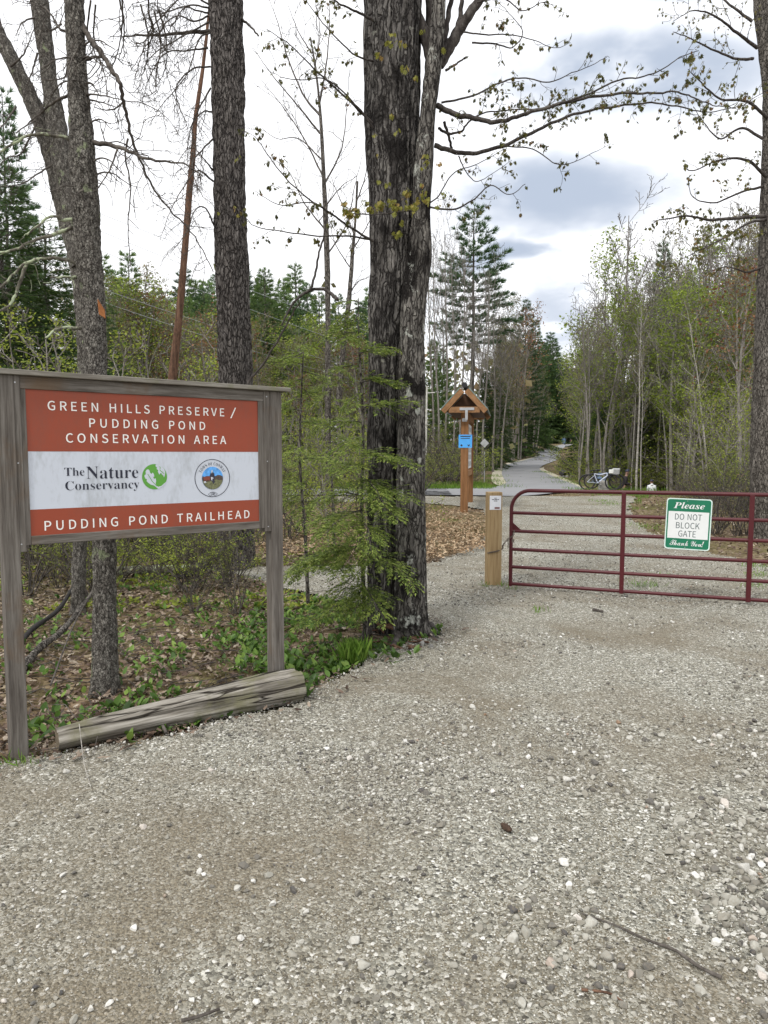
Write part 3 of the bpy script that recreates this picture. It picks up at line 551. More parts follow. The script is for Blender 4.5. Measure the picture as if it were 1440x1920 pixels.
("I","l",87,[[20,-5,13,-4,6,-2,2,2,-2,7,-4,13,-5,20,-4,31,-1,42,39,186,43,207,37,216,29,217,26,225,91,235,40,43,37,34,36,27,39,21,48,23,56,31,65,44,72,39,63,26,55,15,47,6,38,0,29,-4]]),
("I","s",126,[[45,-5,36,-4,26,-2,14,2,7,4,0,1,-3,-3,-12,-2,-3,54,6,53,12,27,23,12,41,7,51,9,58,16,60,26,57,38,47,53,34,69,28,77,23,85,19,93,16,100,15,107,14,114,16,125,20,135,27,143,36,149,46,153,58,154,67,154,78,152,90,149,96,147,104,150,115,153,107,102,99,103,92,126,81,140,67,144,57,142,51,136,48,128,50,120,54,111,62,101,73,88,83,75,92,58,94,52,95,41,94,33,92,25,89,18,84,11,78,6,71,1,63,-2,55,-4]]),
("C","T",207,[[106,87,96,88,87,91,80,96,74,102,71,110,70,119,72,131,77,144,85,157,97,171,112,183,130,194,150,203,172,208,194,210,204,209,216,207,231,204,252,200,266,199,274,200,281,201,287,204,292,202,290,195,287,191,283,187,279,183,274,179,268,176,262,175,255,174,244,175,230,179,214,184,197,190,183,194,170,195,159,194,148,192,138,188,127,182,118,176,108,169,100,161,93,153,88,144,83,136,81,128,80,120,81,114,85,105,89,102,94,100,105,100,111,102,117,106,122,111,128,116,133,122,138,129,142,137,145,145,147,153,149,161,149,169,149,178,152,182,158,177,163,165,166,149,165,138,162,128,157,118,151,109,144,102,135,96,126,91,116,88],[83,-2,64,-1,48,2,36,8,27,16,22,25,20,37,21,45,24,52,30,59,37,64,45,67,53,68,60,67,66,66,70,63,74,59,77,50,74,40,68,34,61,32,49,31,44,23,48,16,53,12,59,10,67,8,76,7,87,8,98,11,108,15,118,21,127,29,136,39,144,51,151,67,158,85,170,112,183,134,197,151,211,163,221,171,228,173,229,164,226,160,223,155,221,150,216,128,211,102,206,84,199,67,190,50,178,36,164,23,147,12,128,4,107,-1]]),
("C","Y",229,[[111,-2,94,-1,79,3,67,9,59,16,54,26,52,37,53,45,56,52,61,59,68,64,76,67,85,68,92,68,98,66,103,63,106,59,109,55,109,45,104,37,97,33,84,32,78,29,78,20,80,15,85,12,91,9,99,7,107,6,129,11,148,26,165,50,181,81,197,108,185,97,168,82,154,74,143,71,135,72,128,74,122,78,118,84,115,90,114,98,115,108,118,118,123,127,145,160,153,171,157,180,158,187,156,195,150,199,139,201,130,200,120,198,111,194,101,190,92,184,83,178,75,171,68,164,62,156,55,145,51,134,50,124,52,115,57,110,63,108,73,111,78,115,93,130,104,150,110,168,113,176,116,181,124,177,125,169,124,161,122,152,120,144,116,136,111,129,106,122,100,116,94,111,87,106,80,103,72,101,65,100,57,101,50,104,46,108,42,113,40,118,40,133,43,142,47,152,53,161,60,169,68,178,77,186,87,192,97,198,114,205,129,209,144,210,157,209,168,205,177,199,183,191,187,181,189,171,188,164,187,158,185,152,177,138,166,121,154,104,147,95,144,89,144,82,152,81,157,84,164,89,185,108,212,136,237,167,249,180,259,191,268,198,275,204,281,207,287,208,280,195,273,186,263,171,252,149,239,116,228,84,219,64,213,55,207,46,200,38,193,31,186,24,177,18,168,12,159,8,148,4,136,1,124,-1]]),
("C","a",178,[[105,-2,95,0,90,4,86,8,84,14,70,8,56,0,42,-2,32,-1,24,2,17,6,12,12,9,20,8,29,9,37,11,46,16,55,21,63,28,71,36,79,45,86,54,92,64,97,74,100,84,103,94,103,105,102,113,97,117,89,124,102,161,103,130,40,123,25,121,18,132,19,144,28,155,38,162,31,151,21,141,13,131,6,122,1,113,-1],[49,6,56,8,64,12,73,20,82,30,90,41,98,54,105,67,109,76,110,82,109,88,104,92,98,94,90,91,86,88,70,73,56,52,45,31,43,25,41,19,44,9]]),
("C","h",190,[[171,31,158,19,149,10,139,4,130,-1,120,-2,114,-1,108,1,103,6,99,11,97,18,96,26,98,37,105,51,117,66,136,88,129,91,121,87,111,80,93,63,74,37,50,0,7,-2,51,80,39,67,28,57,21,63,42,84,61,106,79,136,110,192,151,197,82,66,104,87,123,99,139,103,146,103,151,100,156,96,160,90,162,84,163,75,162,69,160,62,156,55,138,32,132,25,128,18,128,11,141,17,165,38]]),
("C","k",182,[[7,-2,52,82,40,69,28,57,21,63,47,90,65,113,79,136,110,192,150,197,47,0],[109,-2,99,0,94,3,91,7,89,16,91,29,97,39,102,47,105,52,102,57,95,56,86,56,84,61,87,66,99,67,107,70,119,84,123,91,128,95,132,99,137,101,142,103,154,103,159,101,166,96,168,87,166,79,160,73,152,71,145,73,140,76,138,82,140,89,133,85,129,80,116,64,121,62,126,60,130,56,133,52,135,47,134,30,132,25,134,19,142,24,156,38,163,31,152,20,142,12,132,6,124,1,116,-1]]),
("C","n",194,[[-1,-3,23,31,39,55,46,66,50,73,51,79,43,74,26,57,19,63,49,92,57,98,65,102,74,103,81,100,86,93,87,80,85,66,107,87,126,99,142,103,149,103,155,100,159,96,163,90,165,84,166,75,164,65,161,59,150,42,138,28,134,22,131,18,132,11,144,17,168,38,175,31,157,15,145,6,134,0,124,-2,117,-1,111,1,106,6,102,11,100,18,99,26,101,37,106,48,111,56,120,66,139,88,131,90,120,83,106,71,81,42,50,0]]),
("C","o",150,[[46,-2,35,-1,26,2,19,7,13,14,10,23,9,32,10,40,12,48,16,57,22,65,29,72,37,80,46,86,55,92,65,97,75,101,84,103,94,103,104,103,113,100,119,96,124,90,127,82,128,73,128,65,126,58,123,51,118,44,112,36,105,28,117,33,129,42,135,34,128,28,120,23,112,19,104,16,96,14,88,13,74,5,60,-1],[53,8,64,12,70,16,69,25,74,31,83,35,100,53,107,69,109,83,106,92,97,91,91,88,84,81,72,67,60,49,51,30,48,17,50,9]]),
("C","u",198,[[179,31,166,19,156,10,149,5,142,1,135,-1,127,-2,118,-1,111,1,105,5,100,9,98,15,97,21,99,31,90,21,81,13,72,7,62,2,53,-1,44,-2,37,-1,31,1,26,5,22,9,19,15,18,21,21,32,24,40,41,72,31,63,24,57,18,63,36,81,55,100,103,103,69,42,63,32,60,24,59,18,64,13,71,16,80,24,93,38,114,66,134,100,182,103,142,32,133,15,138,11,145,14,157,23,173,38]])]
_gl = {f + c: (a, [np.array(q, float).reshape(-1, 2) for q in cs]) for f, c, a, cs in LETTER_SHAPES}
_caps = {'S': 'E', 'R': 'T', 'I': 'P', 'C': 'T'}
def letters(text, font):
    """[(x offset, contours)] with cap height 1, and the advances"""
    cap = max(c[:, 1].max() for c in _gl[font + _caps[font]][1]); out = []; x = 0
    for ch in text:
        if ch == ' ': x += .42; continue
        a, cs = _gl[font + ch]; out.append((x, [c / cap for c in cs])); x += a / cap
    return out, x
def thinner(cs, d):
    """draw every outline in by d of the cap height (negative: bolder)"""
    area = lambda c: .5 * np.sum(c[:, 0] * np.roll(c[:, 1], -1) - np.roll(c[:, 0], -1) * c[:, 1])
    sg = 1 if area(max(cs, key=lambda c: abs(area(c)))) > 0 else -1; out = []
    for c in cs:
        e = np.roll(c, -1, 0) - np.roll(c, 1, 0); e /= np.linalg.norm(e, axis=1)[:, None] + 1e-9; out.append(c + d * sg * np.stack([-e[:, 1], e[:, 0]], 1))
    return out
def put_text(g, text, font, fr, s0, s1, t0, h, mat=0, lift=.0012, thin=0., squeeze=None):
    """write text between s0 and s1 on the frame fr = (origin, u, v, n), baseline t0, cap height h"""
    o, u, v, n = fr; L, w = letters(text, font); w0 = w * h; n_g = max(1, len(text) - 1)
    track = (s1 - s0 - w0) / n_g; xs = 1.0
    if track < 0 or squeeze: xs = (s1 - s0) / w0; track = 0
    gi = 0; k = 0
    for ch in text:
        if ch == ' ': gi += 1; continue
        x0, cs = L[k]; k += 1
        polys = []
        for c in (thinner(cs, thin) if thin else cs): polys.append([Vector((p[0], p[1], 0)) for p in c])
        tri = geometry.tessellate_polygon(polys); flat = np.array([tuple(p) for q in polys for p in q])
        s = s0 + (x0 + flat[:, 0]) * h * xs + track * gi; t = t0 + flat[:, 1] * h
        P = o + s[:, None] * u + t[:, None] * v + lift * n
        f = []
        for a, b, c in tri:
            nn = np.dot(np.cross(P[b] - P[a], P[c] - P[a]), n); f.append((a, b, c) if nn > 0 else (a, c, b))
        g.add(P, f, mat, False); gi += 1
def flat_poly(g, pts, fr, mat=0, lift=.001, holes=()):
    o, u, v, n = fr; polys = [[Vector((p[0], p[1], 0)) for p in c] for c in (pts, *holes)]
    tri = geometry.tessellate_polygon(polys); flat = np.array([tuple(p) for q in polys for p in q])
    P = o + flat[:, :1] * u + flat[:, 1:2] * v + lift * n
    g.add(P, [(a, b, c) if np.dot(np.cross(P[b] - P[a], P[c] - P[a]), n) > 0 else (a, c, b) for a, b, c in tri], mat, False)
def circ(cx, cy, r, n=48, a0=0, a1=2 * math.pi, ry=None):
    A = np.linspace(a0, a1, n, endpoint=abs(a1 - a0) < 6.28); return [(cx + r * math.cos(a), cy + (ry or r) * math.sin(a)) for a in A]

# ------------------------------------------------------------------ trailhead sign
PL, PR = at(45.5, 728, 4.07), at(484, 752, 5.0); PLb = at(45.5, 1006, 4.07)
u = unit((PR[0] - PL[0], PR[1] - PL[1], 0)); vz = V(0, 0, 1); nrm = V(u[1], -u[0], 0)
PW = np.hypot(PR[0] - PL[0], PR[1] - PL[1]); PH = PL[2] - PLb[2]
so = V(PL[0], PL[1], PLb[2])
def s_of(px):
    k = (px - CX) / F; return (so[0] - k * so[1]) / (k * u[1] - u[0])
def t_of(px, py): return at(px, py, so[1] + s_of(px) * u[1])[2] - so[2]
def sb(g, s0, s1, t0, t1, n0, n1, mat=0): box(g, so + s0 * u + t0 * vz + n0 * nrm, (s1 - s0) * u, (t1 - t0) * vz, (n1 - n0) * nrm, mat)
root = thing('trailhead_sign', 'large weathered wooden trailhead sign with red and white panel on two posts', 'sign', (so + PW / 2 * u) * V(1, 1, 0))
FR, BD = .024, .045
def post(s0, t1): 
    g = G(); sb(g, s0, s0 + .092, -so[2] - .15, t1, -.075, .017); g.build('post', M['post_grey'], root, bevel=.004)
post(-FR - BD + .012 - .092, PH + .07); post(PW + .036 + .05, PH + .07)
g = G(); sb(g, -FR - BD + .012, -FR, -.085, PH + .07, -.065, .012); g.build('side_board', M['post_grey'], root, bevel=.003)
g = G(); sb(g, PW + .036, PW + .036 + .049, -.075, PH + .07, -.065, .012); g.build('side_board', M['post_grey'], root, bevel=.003)
g = G(); sb(g, -FR, 0.004, -.05, PH - .004, -.05, .006); g.build('stile', M['post_grey'], root, bevel=.003)
g = G(); sb(g, PW - .004, PW + .036, -.05, PH - .004, -.05, .006); g.build('stile', M['post_grey'], root, bevel=.003)
g = G(); sb(g, -FR, PW + .036, PH - .003, PH + .0695, -.055, .0085); g.build('frame_rail', M['rail_grey'], root, bevel=.003)
g = G(); sb(g, 0.005, PW - .005, -.05, .003, -.05, .008); g.build('frame_rail', M['rail_grey'], root, bevel=.003)
g = G(); sb(g, -.30, PW + .24, PH + .0705, PH + .10, -.12, .045); g.build('cap_board', M['cap_grey'], root, bevel=.004)
g = G()
for (s_, t_) in ((-.05, -.04), (-.05, PH * .5), (-.05, PH + .03), (PW + .06, -.04), (PW + .06, PH * .5), (PW + .06, PH + .03)):
    q = so + s_ * u + t_ * vz + .0125 * nrm; tube(g, [q - nrm * .004, q + nrm * .0015], .0045, 10)
g.build('screw', M['steel'], root)
panel = G(); tb, tr_ = t_of(50, 956), t_of(45.5, 846.3)
sb(panel, .0005, PW - .0005, .001, PH - .001, -.02, -.003)
panel = panel.build('sign_panel', M['sign_white'], root)
fr = (so, u, vz, nrm)
def rect(s0, s1, t0, t1): return [(s0, t0), (s1, t0), (s1, t1), (s0, t1)]
g = G(); flat_poly(g, rect(.004, PW - .004, tr_, PH - .003), fr, 0, -.0022); g.build('red_band', M['sign_red'], panel)
g = G(); flat_poly(g, rect(.004, PW - .004, .003, tb), fr, 0, -.0022); g.build('red_band', M['sign_red'], panel)
def line(text, font, xa, xb, ya, yb, hpx, name='lettering', m='letter_white', squeeze=None, thin=-.012):
    """baseline runs from photo (xa, ya) to (xb, yb); hpx: cap height in photo pixels at the left end"""
    g = G(); sa, s2 = s_of(xa), s_of(xb); t0 = (t_of(xa, ya) + t_of(xb, yb)) / 2; h = t_of(xa, ya - hpx) - t_of(xa, ya)
    put_text(g, text, font, fr, sa, s2, t0, h, 0, -.0012, squeeze=squeeze, thin=thin); return g.build(name, M[m], panel)
line('GREEN HILLS PRESERVE', 'S', 93.5, 424, 767.5, 781.5, 17)
g = G(); sa = s_of(434); ta = t_of(434, 784); flat_poly(g, [(sa, ta), (sa + .009, ta), (sa + .045, ta + .072), (sa + .036, ta + .072)], fr, 0, -.0012); g.build('lettering', M['letter_white'], panel)
line('PUDDING POND', 'S', 169, 388, 801, 806, 16.4); line('CONSERVATION AREA', 'S', 125.5, 425.5, 828.5, 833.5, 17)
line('PUDDING POND TRAILHEAD', 'S', 78, 468, 992, 973.6, 17.6)
line('The', 'R', 121, 160, 892, 892.3, 15.5, m='letter_dark', squeeze=1, thin=.016); line('Nature', 'R', 161.5, 261, 896.8, 897.2, 23.5, m='letter_dark', squeeze=1, thin=.016)
line('Conservancy', 'R', 121, 261.5, 917.3, 917.5, 17, m='letter_dark', squeeze=1, thin=.016)
# leaf globe
cs, ct = s_of(290.5), t_of(290.5, 893.8); cr = t_of(290.5, 893.8 - 23.8) - ct
def lp(pts): return [(cs + (x - 1155) / 137 * cr, ct - (y - 252) / 137 * cr) for x, y in pts]
g = G(); flat_poly(g, circ(cs, ct, cr), fr, 0, -.0016); g.build('emblem', M['logo_green'], panel)
g = G()
flat_poly(g, lp([(1085, 170), (1100, 185), (1108, 212), (1122, 222), (1132, 205), (1146, 222), (1152, 248), (1138, 262), (1150, 275), (1166, 270), (1170, 300), (1162, 330), (1176, 352), (1192, 362), (1230, 352), (1255, 330), (1278, 312), (1262, 340), (1235, 362), (1200, 382), (1190, 385), (1160, 358), (1140, 345), (1112, 338), (1078, 312), (1064, 296), (1072, 280), (1052, 270), (1042, 240), (1050, 228), (1060, 226), (1056, 195), (1066, 178)]), fr, 0, -.0009)
flat_poly(g, lp([(1170, 118), (1200, 122), (1235, 140), (1262, 170), (1274, 205), (1268, 240), (1258, 262), (1250, 240), (1236, 232), (1228, 210), (1216, 218), (1206, 232), (1198, 212), (1190, 200), (1196, 180), (1180, 172), (1182, 150), (1168, 140)]), fr, 0, -.0009)
g.build('emblem', M['sign_white'], panel)
g = G(); flat_poly(g, lp([(1076, 222), (1082, 220), (1130, 300), (1180, 355), (1176, 358), (1124, 304)]), fr, 0, -.0004); flat_poly(g, lp([(1205, 135), (1222, 150), (1216, 180), (1240, 200), (1262, 220), (1258, 224), (1212, 186), (1214, 152)]), fr, 0, -.0004); g.build('emblem', M['logo_green'], panel)
# town seal
cs, ct = s_of(399), t_of(399, 896.5); cr = t_of(399, 896.5 - 35.6) - ct; ir = cr * .60
g = G(); flat_poly(g, circ(cs, ct, cr), fr, 0, -.0012, holes=[circ(cs, ct, cr * .967)])
tx = 'TOWN OF CONWAY'; L, w = letters(tx, 'R'); h = cr * .165; k = 0
for i, ch in enumerate(tx):
    if ch == ' ': continue
    x0, c0 = L[k]; k += 1
    c0 = thinner(c0, .015); polys = [[Vector((p[0], p[1], 0)) for p in c] for c in c0]; tri = geometry.tessellate_polygon(polys); flat = np.array([tuple(p) for q in polys for p in q])
    cw = flat[:, 0].mean(); ang = math.radians(156 - (x0 + cw) / w * 132); rr = cr * .68
    lx, ly = (flat[:, 0] - cw) * h * .66, flat[:, 1] * h
    s = cs + math.cos(ang) * (rr + ly) + math.sin(ang) * lx; t = ct + math.sin(ang) * (rr + ly) - math.cos(ang) * lx
    P = so + s[:, None] * u + t[:, None] * vz - .0012 * nrm
    g.add(P, [(a, b, c) if np.dot(np.cross(P[b] - P[a], P[c] - P[a]), nrm) > 0 else (a, c, b) for a, b, c in tri], 0, False)
put_text(g, '1764', 'R', fr, cs - cr * .14, cs + cr * .14, ct - cr * .86, cr * .11, 0, -.0012, squeeze=1)
fan = circ(cs, ct - cr * 1.06, cr * .34, 12, math.radians(38), math.radians(142)) + circ(cs, ct - cr * 1.06, cr * .17, 12, math.radians(142), math.radians(38))
fan2 = circ(cs, ct - cr * 1.055, cr * .32, 12, math.radians(41), math.radians(139)) + circ(cs, ct - cr * 1.055, cr * .19, 12, math.radians(139), math.radians(41))
flat_poly(g, fan, fr, 0, -.0012, holes=[fan2]); g.build('seal', M['letter_dark'], panel)
g = G(); flat_poly(g, circ(cs, ct, ir), fr, 0, -.0016); g.build('seal', M['seal_sky'], panel)
def sp_(pts): return [(cs + (x - 765) / 390 * cr, ct - (y - 515) / 390 * cr) for x, y in pts]
g = G()
low = [(765 + 232 * math.cos(a), 515 - 232 * math.sin(a)) for a in np.linspace(math.radians(180), math.radians(360), 24)]
flat_poly(g, sp_(low[::1] + [(985, 478), (930, 455), (880, 450), (840, 470), (800, 480), (690, 475), (630, 470), (585, 485), (545, 470)]), fr, 0, -.0011)
g.build('seal', M['seal_hill'], panel)
g = G(); flat_poly(g, sp_([(765 + 228 * math.cos(a), 515 - 228 * math.sin(a)) for a in np.linspace(math.radians(192), math.radians(348), 24)] + [(930, 560), (850, 545), (700, 575), (620, 590)]), fr, 0, -.0008); g.build('seal', M['seal_field'], panel)
g = G(); flat_poly(g, sp_([(560, 500), (600, 482), (650, 480), (690, 470), (712, 500), (705, 550), (690, 552), (686, 590), (676, 555), (640, 550), (632, 585), (620, 550), (590, 555), (583, 590), (572, 540)]), fr, 0, -.0006); g.build('seal', M['seal_ox'], panel)
g = G(); flat_poly(g, sp_([(745, 385), (770, 385), (800, 420), (812, 480), (800, 540), (812, 600), (780, 640), (755, 590), (730, 570), (715, 520), (700, 470), (715, 420)]), fr, 0, -.0005); g.build('seal', M['seal_fig'], panel)
g = G(); flat_poly(g, sp_([(742, 350), (765, 350), (768, 385), (745, 420), (738, 385)]), fr, 0, -.0003); flat_poly(g, sp_([(725, 490), (760, 495), (790, 520), (760, 525), (750, 570), (730, 540)]), fr, 0, -.0003); flat_poly(g, sp_([(560, 590), (600, 570), (630, 600), (590, 612)]), fr, 0, -.0003); g.build('seal', M['sign_white'], panel)

# ------------------------------------------------------------------ log border
pa, pb = gp(90, 1414), gp(557, 1318)
a = pa + V(0.02, .075, .055); b = pb + V(0, .11, .095); n = 60; t = np.linspace(0, 1, n)
g = G(); d = unit(b - a); R0 = np.interp(t, [0, .5, 1], [.066, .090, .108])
A = np.linspace(0, 2 * math.pi, 40, endpoint=False)
w = V(-d[1], d[0], 0); P = []
for i in range(n):
    c = a + (b - a) * t[i] + V(0, 0, .012 * math.sin(t[i] * 3.1))
    P.append(c[None] + (np.cos(A)[:, None] * w + np.sin(A)[:, None] * vz) * R0[i])
P = np.array(P); nn = fbm(np.stack([np.cos(A)[None] * 3 + 0 * t[:, None], np.sin(A)[None] * 3 + 0 * t[:, None], t[:, None] * 2.2 + 0 * A[None]], -1).reshape(-1, 3), 5).reshape(n, 40)
cc = P.mean(1, keepdims=True); P = cc + (P - cc) * (1 + (nn - .5)[..., None] * .85)
k = np.arange(40); k2 = (k + 1) % 40
g.add(P.reshape(-1, 3), np.concatenate([np.stack([i * 40 + k2, i * 40 + k, (i + 1) * 40 + k, (i + 1) * 40 + k2], 1) for i in range(n - 1)]))
g.add(P[0], [list(range(40))], 1, False); g.add(P[-1], [list(range(40))[::-1]], 1, False)
lg = g.build('border_log', [M['log'], M['log_end']], cent=True); tag(lg, 'grey weathered log lying along the gravel edge under the trailhead sign', 'log')
# short broken stick leaning on the log
g = G(); q = [gp(312, 1378) + V(0, 0, .012), gp(296, 1364) + V(0, .01, .05), gp(270, 1352) + V(0, -.02, .085)]
tube(g, spline(q, 6), [.010, .012, .013, .014, .013, .011], 7)
tag(g.build('broken_stick', M['bark_twig'], cent=True), 'short broken brown stick resting against the border log', 'stick')

# ------------------------------------------------------------------ gate, its sign, chain, post
gl, gr = at(957, 1097, 9.13), at(1405, 1127, 8.12)
gu = unit((gr[0] - gl[0], gr[1] - gl[1], 0)); gn = V(gu[1], -gu[0], 0); go = V(gl[0], gl[1], .075)
GL = np.hypot(gr[0] - gl[0], gr[1] - gl[1]); SEG = GL / 2 - .005
root = thing('farm_gate', 'long maroon tubular metal gate closed across the gravel lane', 'gate', go * V(1, 1, 0))
hts = [0, .222, .452, .69, .925]; top = 1.215; full = SEG * 3 + .10
def gpnt(s, z, n=0): return go + s * gu + vz * z + gn * n
g = G(); R = .022
cor = [gpnt(0, -.03), gpnt(0, .5), gpnt(0, top - .24)] + [gpnt(.24 - .24 * math.cos(x), top - .24 + .24 * math.sin(x)) for x in np.linspace(.15, math.pi / 2, 9)] + [gpnt(s, top) for s in np.linspace(.4, full - .3, 8)]
cor += [gpnt(full - .24 + .24 * math.sin(x), top - .24 + .24 * math.cos(x)) for x in np.linspace(.15, math.pi / 2, 9)] + [gpnt(full, .5), gpnt(full, -.03)]
tube(g, cor, R * 1.1, 12); g.build('outer_frame', M['gate'], root)
for z in hts:
    g = G(); tube(g, [gpnt(.015, z), gpnt(full / 2, z - .004), gpnt(full - .015, z)], R, 12); g.build('rail', M['gate'], root)
for s in (SEG - .015, 2 * SEG - .005):
    g = G(); bw = .052; box(g, gpnt(s - bw / 2, -.03, -.026), bw * gu, vz * (top + .03), gn * .052); g.build('upright', M['gate'], root, bevel=.004)
g = G()
for z in hts[:4]:
    for s in (0.0,): pass
flat = [gpnt(.02, .80, .004), gpnt(.13, .705, .004), gpnt(.02, .70, .004), gpnt(.02, .80, -.004), gpnt(.13, .705, -.004), gpnt(.02, .70, -.004)]
g.add(flat, [[0, 2, 1], [3, 4, 5]], 0, False); g.add(flat, [[0, 1, 4, 3], [1, 2, 5, 4], [2, 0, 3, 5]], 0, False); g.build('latch_plate', M['gate'], root)
# hinge post out of frame to carry the gate
g = G(); c = gpnt(full + .16, 0); tube(g, [V(c[0], c[1], -.1), V(c[0], c[1], .8), V(c[0], c[1], 1.45)], .085, 16)
hp = g.build('hinge_post', M['dark_steel'], loc=(c[0], c[1], 0)); tag(hp, 'round rusty steel post carrying the hinges of the maroon gate', 'post')

cgn = at(1290, 971, 8.42); ss = np.dot(cgn - go, gu)
root = thing('gate_sign', 'green and white metal sign with polite parking request hung on the maroon gate', 'sign', (gpnt(ss, .37, .03)))
tl = math.radians(-1.5); su = gu * math.cos(tl) + vz * math.sin(tl); sv = -gu * math.sin(tl) + vz * math.cos(tl); lean = unit(sv - gn * .02)
SW, SH = .495, .605; s0 = gpnt(ss, .868, .030) - su * SW / 2 - sv * SH / 2 - vz * .015
fr2 = (s0, su, sv, gn)
def rrect(x0, x1, y0, y1, r, n=6):
    o = []
    for (cx, cy, a) in ((x1 - r, y0 + r, -90), (x1 - r, y1 - r, 0), (x0 + r, y1 - r, 90), (x0 + r, y0 + r, 180)):
        o += [(cx + r * math.cos(math.radians(a + q)), cy + r * math.sin(math.radians(a + q))) for q in np.linspace(0, 90, n)]
    return o
g = G(); pr = rrect(0, SW, 0, SH, .035); k = len(pr); fp = np.array([s0 + p[0] * su + p[1] * sv for p in pr])
g.add(np.concatenate([fp - gn * .004, fp]), [[(i + 1) % k, i, i + k, (i + 1) % k + k][::-1] for i in range(k)], 0, False); g.add(fp, [list(range(k))], 0, False); g.add(fp - gn * .004, [list(range(k))[::-1]], 0, False)
plate = g.build('sign_plate', M['sgn_rim'], root)
g = G(); flat_poly(g, rrect(.012, SW - .012, .012, SH - .012, .028), fr2, 0, .0008); g.build('face', M['sgn_green'], plate)
g = G(); flat_poly(g, rect(.027, SW - .027, .130, .450), fr2, 0, .0014); g.build('face', M['sgn_white'], plate)
def gt(text, f, x0, x1, y, h, m, sq=1):
    g = G(); put_text(g, text, f, fr2, x0, x1, y, h, 0, .0021, squeeze=sq); g.build('lettering', M[m], plate)
gt('Please', 'I', .085, SW - .075, .487, .070, 'sgn_white'); gt('DO NOT', 'S', .092, SW - .100, .352, .071, 'sgn_dark'); gt('BLOCK', 'S', .108, SW - .120, .250, .071, 'sgn_dark'); gt('GATE', 'S', .142, SW - .152, .152, .071, 'sgn_dark')
gt('Thank You', 'C', .055, SW - .085, .045, .062, 'sgn_white'); g = G(); flat_poly(g, [(SW - .083, .064), (SW - .077, .064), (SW - .062, .108), (SW - .074, .108)], fr2, 0, .0021); flat_poly(g, circ(SW - .084, .048, .006, 10), fr2, 0, .0021); g.build('lettering', M['sgn_white'], plate)
g = G()
for (x, y) in ((SW / 2 - .02, SH - .028), (SW / 2 - .02, .028)):
    flat_poly(g, circ(x, y, .005, 10), fr2, 0, .003)
    q = s0 + x * su + y * sv; tube(g, [q - gn * .004, q + gn * .0035], .005, 8)
g.build('bolt', M['steel'], plate)

# notice post
p0 = gp(927, 1098); py_ = math.radians(4)
pu = V(math.cos(py_), math.sin(py_), 0); pn = V(math.sin(py_), -math.cos(py_), 0); PWD = .187
root = thing('notice_post', 'square tan timber post beside the gate with a small white notice near its top', 'post', p0 * V(1, 1, 0))
po = V(p0[0], p0[1], 0) - pu * PWD / 2; HT = at(928, 923, p0[1])[2]
g = G(); box(g, po - vz * .2, pu * PWD, -pn * PWD, vz * (HT + .2)); g.build('timber', M['tan_post'], root, bevel=.006)
fr3 = (V(po[0], po[1], HT), pu, vz, pn)
g = G(); flat_poly(g, rect(.016, PWD - .017, -.232, -.046), fr3, 0, .003); flat_poly(g, rect(.016, PWD - .017, -.232, -.046), fr3, 0, .0015); nt_ = g.build('notice', M['paper'], root)
g = G()
for y, spans in ((-.083, ((.078, .094), (.097, .108))), (-.101, ((.045, .075), (.08, .118), (.122, .140))), (-.120, ((.07, .088), (.092, .118)))):
    for x0, x1 in spans: flat_poly(g, rect(x0, x1, y, y + .009), fr3, 0, .0042)
g.build('lettering', M['ink'], nt_)
g = G(); flat_poly(g, rect(.082, .150, -.222, -.196), fr3, 0, .004); g.build('picture', M['ink_red'], nt_)
# chain
g = G(); zc_ = .56
cp = [fr3[0] + V(0, 0, .40 - HT) * 1 + q for q in ()]
def pp(s, z, n): return V(po[0], po[1], 0) + pu * s + vz * z + pn * n
path = spline([pp(-.008, .44, .006), pp(.06, .455, .010), pp(.12, .465, .008), pp(PWD + .008, .50, .008), gpnt(-.10, .50, .02), gpnt(-.035, .585, .03), gpnt(.03, .63, .03), gpnt(.045, .70, .025)], 46)
for i in range(0, 45):
    c, d = (path[i] + path[i + 1]) / 2, unit(path[i + 1] - path[i]); s = unit(np.cross(d, (0, 0, 1))) if i % 2 else unit(np.cross(d, np.cross(d, (0, 0, 1))))
    L_ = np.linalg.norm(path[i + 1] - path[i]) * .72; A = np.linspace(0, 2 * math.pi, 11); tube(g, [c + d * L_ * math.cos(x) + s * .009 * math.sin(x) for x in A], .0032, 5, cap=False)
box(g, gpnt(.018, .545, .03), gu * .03, vz * .042, gn * .018)
path2 = [gpnt(-.03, .575 - .018 * i, .035) for i in range(8)]
for i in range(7): A = np.linspace(0, 2 * math.pi, 9); c = path2[i]; tube(g, [c + vz * .012 * math.cos(x) + (gu if i % 2 else gn) * .008 * math.sin(x) for x in A], .003, 5, cap=False)
tag(g.build('gate_chain', M['dark_steel'], cent=True), 'thin rusty chain with padlock tying the gate to the notice post', 'chain')

